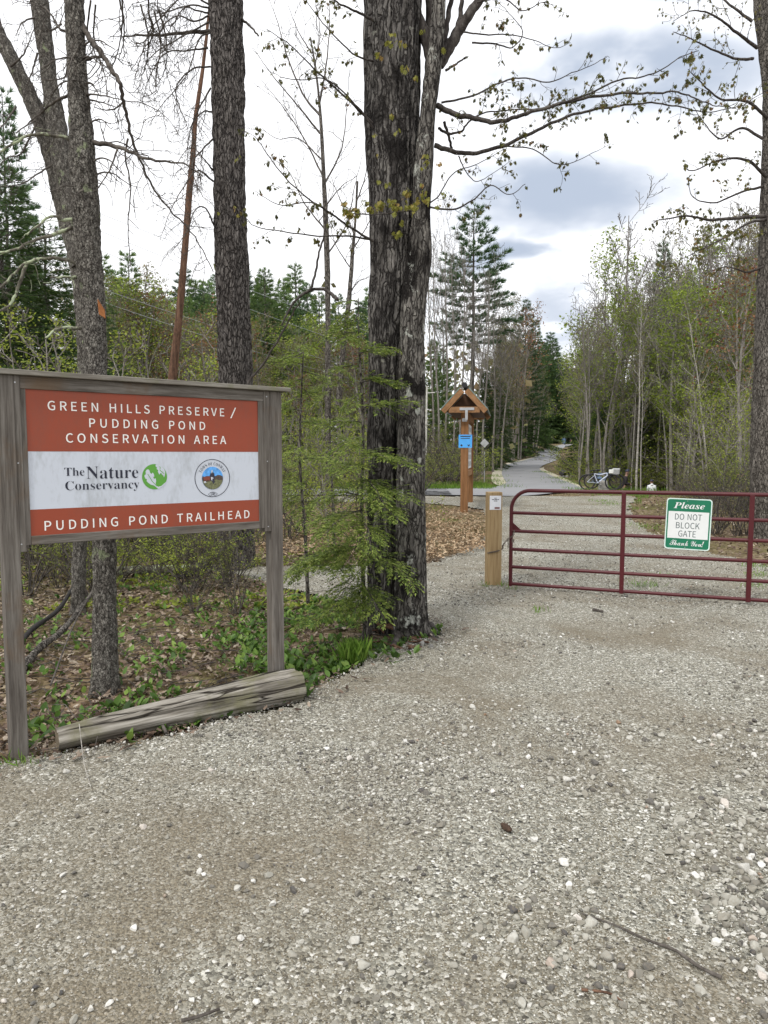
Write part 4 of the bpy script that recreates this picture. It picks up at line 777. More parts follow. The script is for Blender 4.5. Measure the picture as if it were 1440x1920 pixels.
# ------------------------------------------------------------------ kiosk
k0 = at(870, 962, 21.2); k1 = at(880.5, 945, 24.6); kd = unit((k1[0] - k0[0], k1[1] - k0[1], 0)); kr = V(kd[1], -kd[0], 0)
kz = k0[2] * 0 + float(ground(k0[0], k0[1]))
root = thing('information_kiosk', 'brown timber information kiosk with small gable roof and blue notice on its post', 'kiosk', V(k0[0], k0[1], kz))
KL = np.linalg.norm((k1 - k0)[:2]); ko = V(k0[0], k0[1], kz); pw = .22
def kp(a, r, z): return ko + kd * a + kr * r + vz * z
for a_ in (0, KL):
    g = G(); box(g, kp(a_ - pw / 2, -pw / 2, -.2), kr * pw, kd * pw, vz * 3.15); g.build('post', M['kiosk'], root, bevel=.012)
eave, ridge, hw, oh = 2.90, 3.50, .545, .42
g = G(); th = .075
for s in (-1, 1):
    for a0, a1, mt in ((-oh, KL + oh, 0),):
        e = kp(a0, s * hw, eave); r = kp(a0, 0, ridge); n_ = unit(np.cross(r - e, kd)) * (1 if s < 0 else -1); n_ = n_ if n_[2] > 0 else -n_
        box(g, e + n_ * .165, r - e, kd * (a1 - a0), n_ * .025)
g.build('roof_sheet', M['roof'], root)
g = G(); tube(g, [kp(-oh - .01, 0, ridge + .20), kp(KL + oh + .01, 0, ridge + .20)], .085, 6); g.build('ridge_cap', M['black'], root)
for a_ in (-oh + .01, KL + oh - .16):
    for s in (-1, 1):
        g = G(); e = kp(a_, s * (hw + .02), eave - .02); r = kp(a_, 0, ridge); n_ = unit(np.cross(r - e, kd)); n_ = n_ if n_[2] > 0 else -n_
        box(g, e, r - e, kd * .14, n_ * .16); g.build('rafter', M['kiosk_roofwood'], root, bevel=.006)
for a_ in (-oh + .025, KL + oh - .15):
    g = G(); box(g, kp(a_, -.45, eave + .005), kr * .90, kd * .12, vz * .17); g.build('tie_beam', M['kiosk_roofwood'], root, bevel=.006)
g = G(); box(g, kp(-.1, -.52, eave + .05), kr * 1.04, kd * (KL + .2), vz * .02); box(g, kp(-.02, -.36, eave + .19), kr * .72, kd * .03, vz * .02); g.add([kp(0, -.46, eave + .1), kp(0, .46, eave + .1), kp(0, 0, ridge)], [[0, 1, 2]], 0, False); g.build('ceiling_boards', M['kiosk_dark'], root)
g = G(); box(g, kp(-oh - .005, -.13, eave + .075), kr * .42, kd * .018, vz * .075); box(g, kp(-oh - .007, .03, eave - .20), kr * .075, kd * .018, vz * .30)
box(g, kp(-pw / 2 - .012, -.075, 2.66), kr * .15, kd * .012, vz * .1); g.build('steel_bracket', M['steel'], root)
g = G(); box(g, kp(.05, -.07, 1.02), kr * .16, kd * (KL - .1), vz * .16); g.build('lower_beam', M['kiosk_roofwood'], root, bevel=.006)
g = G(); box(g, kp(.05, -.07, 2.72), kr * .2, kd * (KL - .1), vz * .2); g.build('upper_beam', M['kiosk'], root, bevel=.006)
g = G(); box(g, kp(.22, .02, 1.25), kr * .03, kd * (KL - .42), vz * 1.4); bd_ = g.build('notice_board', M['paper'], root)
g = G()
for j in range(6):
    for i in range(4): box(g, kp(.32 + i * (KL - .6) / 4, .0505, 1.32 + j * .22), kd * (KL - .6) / 4 * .8, -kr * .002, vz * .15)
g.build('poster', M['basket'], bd_)
frk = (kp(-pw / 2, 0, 0), kr, vz, -kd)
g = G(); sc_ = 1 / 21.2 * 0; z1 = at(869, 815, 21.1)[2] - kz; z0 = at(869, 839.5, 21.1)[2] - kz
flat_poly(g, rect(-.17, .225, z0, z1), frk, 0, .012); flat_poly(g, rect(-.17, .225, z0, z1), frk, 0, .006); nb = g.build('blue_notice', M['blue_paper'], root)
g = G(); flat_poly(g, rect(-.12, .18, z1 - .065, z1 - .035), frk, 0, .015); flat_poly(g, rect(-.11, .16, z1 - .12, z1 - .10), frk, 0, .015); flat_poly(g, circ(-.085, z0 + .07, .032, 12), frk, 0, .015); flat_poly(g, [(.10, z0 + .10), (.125, z0 + .075), (.15, z0 + .10), (.165, z0 + .09), (.14, z0 + .04), (.11, z0 + .04), (.09, z0 + .09)], frk, 0, .015)
g.build('lettering', M['ink'], nb)

# ------------------------------------------------------------------ road furniture beyond
b = at(908.5, 878, 38); root = thing('warning_sign', 'grey back of a diamond road sign on a thin steel post by the path', 'sign', (b[0], b[1], ground(b[0], b[1])))
g = G(); tube(g, [V(b[0], b[1], -.1), at(908.5, 846, 38)], .03, 8); g.build('post', M['steel'], root)
c = at(908.5, 831, 38); r = .24; g = G(); P = [c + V(x, y, z) for y in (0, -.02) for x, z in ((0, r), (r, 0), (0, -r), (-r, 0))]
g.add(P, [[0, 1, 2, 3], [7, 6, 5, 4], [0, 4, 5, 1], [1, 5, 6, 2], [2, 6, 7, 3], [3, 7, 4, 0]], 0, False); g.build('plate', M['basket'], root)
b = at(798, 905, 41); root = thing('utility_pole', 'pale slender pole with one short arm standing beyond the road behind the maple', 'pole', (b[0], b[1], ground(b[0], b[1])))
g = G(); tube(g, [V(b[0], b[1], -.2), at(799, 800, 41), at(800.5, 724, 41)], [.075, .065, .05], 10); g.build('post', M['pole'], root)
g = G(); tube(g, [at(800, 737, 41), at(816, 736, 41)], .03, 8); g.build('arm', M['pole'], root)
# wires
for i, (x0, y0, x1, y1) in enumerate([(-30, 280, 800, 610), (-30, 300, 800, 655), (-30, 338, 800, 690), (-30, 450, 800, 722), (-30, 475, 800, 745)]):
    p, q = at(x0 - 420, y0 - 150, 26), at(x1, y1, 46); t = np.linspace(0, 1, 40)[:, None]
    P = p + (q - p) * t; P[:, 2] -= 1.1 * 4 * (t[:, 0] * (1 - t[:, 0])) * .6
    g = G(); tube(g, P, .011, 5); tag(g.build('overhead_wire', M['wire'], loc=tuple(P[0])), 'thin overhead wire sloping down through the trees towards the pale pole', 'wire', 'overhead wires between the trees')

# ------------------------------------------------------------------ near trunks and limbs
def trunk(g, pts, nz, na, amp, kf, zf, mat=0, seed=0, lob=0.0, plate=0.0, flare=None):
    """pts rows: x, y, z, radius.  Displaced bark: furrows run along the stem"""
    P = spline(pts, nz); C = P[:, :3]; R = P[:, 3]; A = np.linspace(0, 2 * math.pi, na, endpoint=False)
    T = np.gradient(C, axis=0); T /= np.linalg.norm(T, axis=1)[:, None]
    ux = np.cross(V(0, 1, 0), T); ux /= np.linalg.norm(ux, axis=1)[:, None]; uy = np.cross(T, ux)
    ca, sa = np.cos(A), np.sin(A); L = np.concatenate([[0], np.cumsum(np.linalg.norm(np.diff(C, axis=0), axis=1))])
    rr = R[:, None] * np.ones(na)[None]
    q = np.stack([(ca[None] * R[:, None]) * kf, (sa[None] * R[:, None]) * kf, L[:, None] * zf * np.ones(na)[None]], -1).reshape(-1, 3) + seed * 7.7
    w = (fbm(q * .37 + 5, 3) - .5) * 2.2
    q[:, 0] += w; q[:, 1] += w * .6
    rid = 1 - np.abs(fbm(q, 4) * 2 - .94) * 3.2; rid = np.clip(rid, -.6, 1).reshape(nz, na)
    fine = (fbm(q * V(3.3, 3.3, 5), 3) - .45).reshape(nz, na)
    rr = rr + amp * (-rid * .9 + fine * .9)
    if lob:
        lo = fbm(np.stack([ca[None] * 1.3 + 0 * L[:, None], sa[None] * 1.3 + 0 * L[:, None], L[:, None] * .35 + 0 * A[None]], -1).reshape(-1, 3) + seed, 3).reshape(nz, na) - .45
        rr = rr * (1 + lob * lo)
    if flare:
        fl = np.exp(-L / flare[1])[:, None] * (flare[0] * (.55 + .45 * np.sin(A[None] * flare[2] + seed))); rr = rr + R[:, None] * fl
    X = C[:, None] + rr[..., None] * (ca[None, :, None] * ux[:, None] + sa[None, :, None] * uy[:, None])
    k = np.arange(na); k2 = (k + 1) % na
    f = np.concatenate([np.stack([i * na + k, i * na + k2, (i + 1) * na + k2, (i + 1) * na + k], 1) for i in range(nz - 1)])
    g.add(X.reshape(-1, 3), f, mat); return P
def stem(rows, Y, top=None):
    """rows of photo pixels (px left, px right, py) -> x, y, z, radius at distance Y (number or list)"""
    out = []
    for i, (a, b, py) in enumerate(rows):
        y = Y[i] if isinstance(Y, (list, tuple)) else Y
        p = at((a + b) / 2, py, y); out.append((*p, (b - a) / 2 * y / F))
    return out
MAPLE = np.array([(0, 0, 0), (-.012, .25, -.06), (.07, .30, -.03), (.42, .18, .0), (.30, .42, .06), (.50, .52, .04), (.28, .60, .05), (.34, .86, .03), (.16, .72, .05), (0, 1., .02), (-.16, .72, .05), (-.34, .86, .03), (-.28, .60, .05), (-.50, .52, .04), (-.30, .42, .06), (-.42, .18, 0), (-.07, .30, -.03)])
LEAF_M = MAPLE * V(1, 1, 1); LEAF_M[:, 2] -= .25 * LEAF_M[:, 1] ** 2
LEAF_F = np.array([[1, 2, 3], [2, 4, 3], [2, 5, 4], [2, 6, 5], [2, 7, 6], [2, 8, 7], [2, 9, 8], [2, 10, 9], [2, 16, 10], [10, 16, 11], [11, 16, 12], [12, 16, 13], [13, 16, 14], [14, 16, 15], [1, 16, 2], [0, 1, 15]])
def leaf_cluster(pos, gl, rg, n=(2, 5), size=(.028, .055), mat=0, droop=.9):
    pos = np.asarray(pos)
    if not len(pos): return
    k = rg.integers(n[0], n[1] + 1, len(pos)); P = np.repeat(pos, k, 0); N = len(P)
    a = rg.uniform(0, 2 * math.pi, N); dr = rg.normal(droop, .35, N)
    d = np.stack([np.cos(a) * np.cos(dr), np.sin(a) * np.cos(dr), -np.sin(dr)], 1)
    s = rg.uniform(*size, N); off = d * (s * .35)[:, None]
    scatter(gl, LEAF_M * V(1, 1, 1.0), LEAF_F, P + off, frame_rot(d, rg.normal(0, .5, N)), s, mat, False)
def twigs(g, P, R, rg, every, length, tips, mat=0, up=.25, side=1., sub=True, rmin=.0016, skip=.12, wob=.35, sides=4):
    """side shoots along a limb P with radii R"""
    seg = np.linalg.norm(np.diff(P, axis=0), axis=1); L = np.concatenate([[0], np.cumsum(seg)]); tot = L[-1]; s = tot * skip
    while s < tot:
        i = min(np.searchsorted(L, s), len(P) - 1); i = max(1, i); d = unit(P[i] - P[i - 1]); p = P[i - 1] + d * (s - L[i - 1])
        perp = unit(np.cross(d, rg.normal(size=3))); v = unit(d * rg.uniform(.5, 1.1) + perp * side + V(0, 0, up))
        ln = length * rg.uniform(.4, 1.15) * (1 - .45 * s / tot); n = max(4, int(ln / .05)); n = min(n, 9); q = [p]; dd = v.copy()
        for _ in range(n): dd = unit(dd + rg.normal(0, wob / math.sqrt(n) * 1.2, 3) + V(0, 0, up * .25)); q.append(q[-1] + dd * ln / n)
        q = np.array(q); r0 = max(rmin * 1.5, min(np.interp(s, L, R) * .55, ln * .009)); rr = np.linspace(r0, rmin, len(q)); tube(g, q, rr, sides, mat, False)
        tips.append(q[-1]); 
        for jj in range(2, len(q) - 1):
            if rg.random() < .42: tips.append(q[jj])
        if sub and ln > length * .45: twigs(g, q, rr, rg, every * .9, length * .38, tips, mat, up, side, False, rmin, .3, wob, 3)
        s += every * rg.uniform(.5, 1.5)
def limb(g, pix, Y, r0, r1, n=None, sides=7, mat=0):
    """limb through photo pixels; Y: start and end distance (or list)"""
    m = len(pix); ys = np.interp(np.linspace(0, 1, m), np.linspace(0, 1, len(Y)), Y) if isinstance(Y, (list, tuple)) else np.full(m, Y)
    P = spline([at(x, y, d) for (x, y), d in zip(pix, ys)], n or 6 * m); k = np.arange(len(P)); P[1:-1] += np.stack([np.sin(k * 1.7 + r0 * 999), np.cos(k * 2.3), np.sin(k * 1.1 + 2)], 1)[1:-1] * min(r0 * .22, .0045); rr = r1 + (r0 - r1) * np.linspace(1, 0, len(P)) ** 1.25; tube(g, P, rr, sides, mat, True); return P, rr

# --- twin-stemmed maple
base = gp(745, 1192); BY = 7.05
mp = thing('twin_maple_tree', 'thick twin-stemmed maple with dark furrowed bark and pale lichen at the gravel edge', 'tree', (base[0], BY, 0))
g = G()
trunk(g, stem([(683, 772, 1195), (686, 772, 1120), (688, 770, 1030), (690, 772, 900), (691, 776, 760), (692, 782, 620), (693, 784, 480), (690, 786, 330), (684, 786, 200), (682, 788, 60), (684, 790, -120), (690, 790, -420), (700, 800, -900)], BY + .06), 560, 300, .026, 15, 1.1, seed=1, lob=.12, flare=(.16, .12, 5))
g.build('trunk', M['bark_maple'], mp)
g = G()
rs = trunk(g, stem([(736, 808, 1196), (738, 803, 1150), (740, 800, 1050), (742, 798, 900), (746, 797, 760), (748, 796, 640), (752, 800, 560), (762, 808, 480), (772, 806, 400), (778, 812, 300), (790, 818, 200), (800, 830, 110), (812, 836, 0), (816, 838, -140), (822, 842, -420), (832, 848, -800)], [BY - .22] * 7 + [BY - .2] * 9), 520, 180, .0085, 20, 2.0, seed=3, lob=.16, flare=(.20, .10, 4))
g.build('trunk', M['bark_maple2'], mp)
g = G()   # slim stems rising between the two, burl, roots
limb(g, [(800, 190), (806, 120), (806, 40), (800, -120)], BY + .08, .055, .035, sides=14)
limb(g, [(812, 115), (795, 60), (770, 10), (740, -60), (720, -160)], BY, .065, .04, sides=14)
limb(g, [(822, 120), (846, 82), (868, 45), (902, -6), (940, -70), (985, -200)], BY - .05, .062, .03, sides=14)
limb(g, [(826, 110), (834, 70), (842, 20), (858, -50)], BY - .02, .035, .02, sides=10)
limb(g, [(846, 82), (862, 35), (868, -30)], BY - .05, .03, .018, sides=10)
for q, r_ in (([(806, 1178), (822, 1190), (850, 1196)], .045), ([(800, 1185), (815, 1200), (835, 1212)], .04), ([(750, 1190), (735, 1215), (715, 1230)], .04), ([(690, 1185), (680, 1200), (668, 1206)], .05)):
    P = [gp(*a) + V(0, 0, .03 - .03 * i) for i, a in enumerate(q)]; tube(g, spline(P, 10), np.linspace(r_, .012, 10), 9)
g.build('branch', M['bark_limb'], mp)
rg = np.random.default_rng(21); gb = G(); gt_ = G(); tips = []; tl_ = []
def maple_limb(pix, Y, r0, r1, every=.17, length=.42, tips_=None, up=.18, skip=.15):
    P, R = limb(gb, pix, Y, r0, r1); twigs(gt_, P, R, rg, every * .7, length, tips if tips_ is None else tips_, up=up, skip=skip, wob=.5); (tips if tips_ is None else tips_).append(P[-1])
Z4 = lambda L: [(720 + x / 2, y / 2) for x, y in L]
maple_limb(Z4([(200, 395), (270, 430), (330, 440), (400, 457), (460, 450), (520, 430), (640, 395), (760, 367), (900, 350), (1010, 350), (1100, 345), (1180, 375), (1240, 395), (1320, 405)]), [6.95, 6.6, 6.2, 5.9], .027, .003, .11, .36, skip=.2)
maple_limb(Z4([(190, 545), (250, 565), (330, 575), (450, 545), (570, 490), (680, 440), (780, 413), (900, 395), (1010, 386), (1130, 405), (1210, 420), (1340, 395), (1430, 340)]), [6.95, 7.2, 7.3, 7.3], .024, .003, .12, .34, skip=.18)
maple_limb(Z4([(205, 480), (240, 500), (290, 492), (315, 460), (370, 425), (480, 412), (600, 405), (720, 372)]), [7.0, 6.9, 6.8], .014, .003, .12, .34)
maple_limb(Z4([(215, 385), (330, 360), (440, 308), (520, 292), (620, 308), (700, 275), (760, 253), (835, 215)]), [6.95, 6.7, 6.4], .010, .0025, .13, .34)
maple_limb(Z4([(640, 395), (760, 355), (880, 300), (960, 290), (1040, 262), (1110, 215), (1180, 190)]), [6.2, 6.0, 5.9], .009, .003, .15, .3)
maple_limb(Z4([(225, 455), (245, 520), (255, 565)]), [6.95, 7.1], .014, .012, 9, .2)
maple_limb(Z4([(455, 548), (560, 560), (640, 612), (700, 612), (780, 575), (850, 540)]), [7.3, 7.1, 7.0], .007, .002, .17, .26)
maple_limb(Z4([(280, 585), (305, 640), (345, 680), (400, 655), (480, 600)]), [7.2, 7.0], .007, .002, .18, .26)
maple_limb(Z4([(150, 770), (200, 740), (260, 650), (350, 615), (450, 560)]), [6.9, 6.7], .008, .003, .2, .26)
maple_limb(Z4([(160, 775), (260, 785), (340, 745), (400, 695), (470, 730), (530, 690)]), [6.85, 6.6], .010, .003, .17, .3)
maple_limb(Z4([(120, 785), (20, 800), (-60, 805), (-120, 800)]), [6.8, 6.4, 6.2], .008, .003, .16, .26, tl_)
maple_limb(Z4([(330, 160), (420, 165), (480, 178), (520, 120), (460, 40), (400, -20)]), [6.9, 6.7], .009, .002, .2, .3)
maple_limb(Z4([(300, 120), (380, 130), (470, 130), (560, 150), (640, 180), (700, 160)]), [6.9, 6.6], .008, .002, .2, .3)
maple_limb(Z4([(350, 10), (440, -10), (520, 40), (590, 10), (640, 20)]), [6.9, 6.5], .009, .002, .14, .3)
maple_limb(Z4([(230, 265), (270, 240), (310, 212)]), 6.9, .012, .007, 9, .1)
Z3 = lambda L: [(x / 2, y / 2) for x, y in L]
maple_limb(Z3([(1395, 460), (1280, 350), (1180, 260), (1090, 170), (1000, 110)]), [6.9, 6.5, 6.2], .012, .003, .16, .34)
maple_limb(Z3([(1400, 480), (1340, 400), (1230, 300), (1130, 300), (1050, 290)]), [6.9, 6.4], .010, .003, .18, .32)
maple_limb(Z3([(1400, 905), (1310, 850), (1240, 800), (1150, 740), (1060, 655), (980, 545), (955, 510)]), [6.9, 6.5, 6.2], .012, .003, .17, .32)
maple_limb(Z3([(1250, 805), (1170, 760), (1060, 770), (1000, 745), (955, 715)]), [6.6, 6.3], .007, .002, .2, .26)
maple_limb(Z3([(1400, 900), (1300, 885), (1190, 885), (1060, 868), (960, 850), (925, 820)]), [6.9, 6.4], .010, .003, .18, .28)
maple_limb(Z3([(1400, 75), (1330, 40), (1260, 5), (1200, -60)]), [6.9, 6.5], .014, .005, .13, .32)
maple_limb(Z3([(1400, 230), (1330, 205), (1250, 130), (1190, 60), (1140, -10)]), [6.9, 6.4], .010, .003, .17, .32)
gb.build('branch', M['bark_limb'], mp); gt_.build('twig', M['bark_twig'], mp)
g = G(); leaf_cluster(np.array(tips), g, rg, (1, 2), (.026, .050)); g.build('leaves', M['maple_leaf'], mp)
# sprigs of yellow leaves hanging in front of the trunk
fp = [at(x, y, 6.45 + rg.uniform(-.1, .1)) for x, y in [(735, 60), (733, 75), (748, 75), (755, 77), (760, 120), (758, 128), (778, 140), (793, 52), (830, 85), (715, 100), (732, 212), (744, 242), (700, 250), (708, 285), (712, 335), (725, 338), (714, 372), (795, 285), (800, 300), (792, 310), (789, 340), (795, 355), (800, 372), (770, 380), (775, 382), (765, 383), (757, 383), (785, 372), (740, 385), (695, 385), (702, 392), (708, 380), (792, 362), (806, 300), (748, 430)]]
fp += tl_ + [p + rg.normal(0, .06, 3) for p in fp[20:]] 
g = G(); leaf_cluster(np.array(fp), g, rg, (2, 4), (.032, .058)); leaf_cluster([at(x, y, 6.6) for x, y in [(445, 295), (440, 385), (410, 395), (446, 290), (450, 400)]], g, rg, (2, 3), (.03, .05)); g.build('leaves', M['maple_leaf_yellow'], mp)
# flaked bark and rotten wood at the foot
g = G(); q = gp(722, 1178); w = gp(690, 1205); 
def slab(g, c, L, W, Hh, yaw, tilt, roll=0):
    R_ = (rotz(yaw) @ rotx(tilt) @ roty(roll)); e = R_ @ np.diag([L, W, Hh]); box(g, np.asarray(c) - e.sum(1) / 2, e[:, 0], e[:, 1], e[:, 2])
for i in range(26): slab(g, gp(rg.uniform(692, 790), rg.uniform(1172, 1222)) + V(0, 0, rg.uniform(.01, .05)), rg.uniform(.05, .20), rg.uniform(.015, .05), .008, rg.uniform(-.9, .6), rg.normal(0, .4), rg.normal(0, .4))
slab(g, gp(735, 1186) + V(0, -.02, .07), .30, .09, .015, -.55, .35, .15); tag(g.build('bark_slabs', M['bark_red'], cent=True), 'rotten reddish bark pieces lying at the foot of the twin maple', 'bark', kind='stuff')

# --- lichen-spotted spruce in front, behind the sign
SB = gp(197, 1290)
sp = thing('lichened_spruce', 'slim grey lichen-spotted spruce trunk with dead branches rising behind the trailhead sign', 'tree', (SB[0], SB[1], 0)); SY = SB[1]
g = G(); trunk(g, stem([(168, 226, 1305), (172, 222, 1262), (174, 218, 1150), (174, 217, 1040), (166, 210, 850), (159, 200, 700), (155, 198, 610), (150, 196, 560), (142, 188, 470), (136, 184, 390), (132, 178, 300), (130, 168, 200), (126, 160, 100), (122, 156, 0), (118, 150, -150), (110, 136, -500)], SY), 520, 150, .0075, 34, 12, seed=5, lob=.05, flare=(.12, .10, 4)); g.build('trunk', M['bark_spruce'], sp)
g = G(); q = [at(x, y, SY - .085) for x, y in ((183, 560), (187, 566), (191, 580), (196, 592), (199, 598), (194, 596), (188, 585), (184, 572))]
g.add(np.array(q), [list(range(8))[::-1]], 0, False)
for k in range(5): tube(g, [at(184 + k * 2.6, 563 + k * 4, SY - .088), at(187 + k * 2.4, 590 + k * 1.5, SY - .092)], .006, 5)
g.build('bark_wound', M['raw_wood'], sp)
rg = np.random.default_rng(33)
gd = G(); gl_ = G(); dm = []
def dead(pix, Y, r0, r1, every=.16, length=.35, g=gd, up=-.25, sub=True, skip=.1):
    P, R = limb(g, pix, Y, r0, r1); twigs(g, P, R, rg, every * .5, length * 1.3, dm, up=up, skip=skip, wob=.6, rmin=.002, sub=sub); return P
dead(Z3([(310, 95), (340, 150), (385, 205), (420, 265), (450, 310), (460, 370), (475, 430), (495, 520), (530, 610), (575, 705), (640, 790), (700, 850), (750, 920), (800, 1020)]), [SY, SY - .1, SY + .3, SY + .6], .020, .004, .17, .36)
dead(Z3([(340, 532), (420, 545), (480, 565), (540, 592), (610, 605), (690, 615), (760, 660)]), [SY, SY - .3, SY - .4], .018, .004, .15, .38)
dead(Z3([(320, 225), (370, 212), (400, 230)]), SY, .012, .006, .2, .15)
dead(Z3([(465, 380), (430, 408), (390, 412), (355, 402)]), SY + .1, .007, .003, .14, .2)
dead(Z3([(300, 110), (230, 112), (180, 40), (110, 10)]), [SY, SY + .3], .011, .004, .14, .3)
dead(Z3([(270, 350), (200, 385), (140, 435), (60, 500)]), [SY, SY + .2], .012, .004, .16, .25)
dead(Z3([(255, 205), (240, 290), (150, 300)]), [SY, SY + .2], .008, .003, .16, .2)
dead(Z3([(480, 520), (470, 590), (490, 700), (480, 850), (490, 1000)]), [SY + .2, SY + .2], .008, .003, .12, .1, sub=False)
dead(Z3([(440, 560), (410, 640), (360, 715)]), [SY - .2, SY - .3], .007, .003, .14, .2)
for k in range(16):
    a = rg.uniform(0, 900); x0 = np.interp(a, [0, 400, 900], [285, 310, 350]); s = rg.choice([-1, 1]); l = rg.uniform(40, 170)
    dead(Z3([(x0, a), (x0 + s * l * .5, a - 6 + rg.normal(0, 12)), (x0 + s * l, a + 25 + rg.normal(0, 25))]), [SY, SY + rg.uniform(-.3, .3)], .008, .003, .12, .18, sub=False)
for k in range(9):   # hanging tips high up
    x0 = rg.uniform(330, 620); y0 = rg.uniform(-60, 60); l = rg.uniform(120, 330); dead(Z3([(x0, y0), (x0 + rg.normal(8, 14), y0 + l * .4), (x0 + rg.normal(0, 20), y0 + l * .75), (x0 - rg.uniform(-20, 60), y0 + l)]), [SY, SY + .3], .007, .003, .13, .22)
gd.build('dead_branch', M['bark_twig'], sp)
for pix in ([(310, 820), (240, 825), (190, 812), (100, 880)], [(280, 850), (200, 880), (120, 905), (60, 935), (0, 948), (-40, 960)], [(310, 1000), (250, 975), (180, 968), (100, 985), (50, 1030), (0, 1080), (-40, 1110)], [(290, 1040), (190, 1040)], [(310, 1230), (220, 1232), (170, 1270)], [(280, 530), (220, 510), (120, 505), (40, 545), (-30, 590)], [(100, 985), (60, 1100), (30, 1150), (-20, 1170)]):
    dead(Z3(pix), [SY, SY - .2], .0135, .007, .13, .16, g=gl_, sub=False)
gl_.build('lichened_branch', M['bark_lich'], sp)

# --- forked grey tree behind it
FY = 7.8; fb = at(146, 1150, FY); fk = thing('forked_grey_tree', 'grey lichened tree forking into two leaning stems behind the slim spruce', 'tree', (fb[0], FY, 0))
g = G(); trunk(g, stem([(130, 163, 1160), (134, 160, 1100), (140, 166, 900), (146, 178, 700), (142, 182, 580), (130, 172, 490), (112, 152, 420), (93, 128, 340), (72, 102, 260), (46, 74, 190), (8, 34, 110), (-22, 4, 50), (-60, -35, -60), (-130, -110, -260)], FY), 330, 100, .010, 24, 6, seed=8, lob=.06); g.build('trunk', M['bark_spruce'], fk)
g = G(); trunk(g, stem([(136, 170, 500), (124, 158, 420), (104, 138, 330), (90, 126, 250), (80, 108, 160), (70, 98, 80), (58, 90, 0), (40, 70, -150), (20, 44, -400)], FY - .08), 260, 90, .009, 24, 6, seed=9, lob=.05); g.build('trunk', M['bark_spruce'], fk)
gd2 = G()
for pix in ([(230, 90), (180, 110), (120, 0)], [(200, 310), (90, 560), (30, 590), (-20, 640)], [(230, 600), (160, 640), (80, 690), (0, 700)], [(60, 400), (20, 460), (-20, 500)], [(170, 60), (90, 80), (60, 130)], [(140, 200), (120, 270), (90, 350)], [(250, 520), (180, 505), (100, 520)], [(40, 250), (90, 200), (130, 100)]):
    dead(Z3(pix), [FY - .1, FY - .3], .012, .004, .13, .3, g=gd2)
gd2.build('dead_branch', M['bark_twig'], fk)

# --- big pine with a second stem pressed against it
PY = 10.8; pb_ = at(436, 1072, PY); pn_ = thing('old_pine_tree', 'tall straight pine with thick furrowed grey brown bark behind the trailhead sign', 'tree', (pb_[0], PY, 0))
g = G(); trunk(g, stem([(404, 470, 1085), (408, 466, 1050), (412, 466, 900), (411, 467, 720), (408, 464, 600), (405, 462, 480), (402, 460, 380), (400, 458, 250), (397, 456, 120), (394, 453, 0), (392, 450, -200), (395, 445, -700)], PY), 620, 230, .027, 17, 2.2, seed=12, lob=.04, flare=(.15, .2, 5)); g.build('trunk', M['bark_pine'], pn_)
g = G(); trunk(g, stem([(440, 480, 1085), (446, 476, 900), (447, 475, 720), (444, 470, 600), (442, 466, 480), (438, 460, 400), (434, 455, 300), (430, 450, 200)], PY + .18), 300, 100, .014, 18, 2.4, seed=14); g.build('trunk', M['bark_pine'], pn_)
gd3 = G(); rg = np.random.default_rng(8)
dead(Z3([(790, 118), (700, 122), (600, 132), (520, 132), (460, 138)]), [PY, PY - .3], .030, .010, .2, .5, g=gd3)
dead(Z3([(905, 70), (940, 100), (970, 135)]), PY, .02, .012, 9, .3, g=gd3)
for (x0, y0, pts) in [(780, 60, [(730, 80), (660, 60), (600, 120), (610, 200), (640, 330), (680, 420)]), (785, 50, [(740, 40), (690, 30), (640, 100), (620, 40), (560, 10)]), (780, 180, [(700, 190), (620, 200), (560, 290), (535, 380)]),
                      (790, 250, [(720, 260), (660, 330), (680, 420), (700, 470), (640, 500)]), (785, 30, [(710, 20), (600, 50), (590, 0), (560, -60)]), (790, 330, [(740, 420), (710, 500), (700, 600)]), (795, 420, [(760, 420), (720, 470), (700, 560)]),
                      (800, 520, [(760, 560), (720, 620), (750, 720), (790, 760)]), (800, 640, [(760, 590), (720, 540)]), (795, 120, [(745, 150), (700, 280), (610, 390), (560, 470)]), (790, 80, [(660, 150), (560, 220), (520, 330)]), (800, 680, [(740, 640), (690, 700), (640, 790), (600, 900)]),
                      (805, 850, [(770, 780), (730, 790), (700, 870), (640, 950)]), (790, 20, [(700, -20), (610, 60), (560, 120), (520, 240), (500, 330)])]:
    dead(Z3([(x0, y0)] + pts), [PY, PY - rg.uniform(.2, 1.2)], .014, .0035, .17, .55, g=gd3, up=-.3)
gd3.build('dead_branch', M['bark_twig'], pn_)

# --- leaning stripped dead trunk
LY = 13.0; lb = at(318, 735, LY); lt = thing('leaning_dead_trunk', 'thin reddish barkless dead trunk leaning between the spruce and the pine', 'dead tree', (lb[0], LY, 0))
g = G(); trunk(g, stem([(292, 308, 900), (306, 321, 790), (316, 332, 700), (326, 340, 620), (334, 347, 540), (343, 355, 440), (349, 361, 360), (357, 367, 290), (363, 371, 220), (374, 381, 150), (384, 390, 70), (392, 396, 0), (402, 404, -90)], LY), 260, 40, .005, 25, 3, seed=17); g.build('trunk', M['bark_red'], lt)
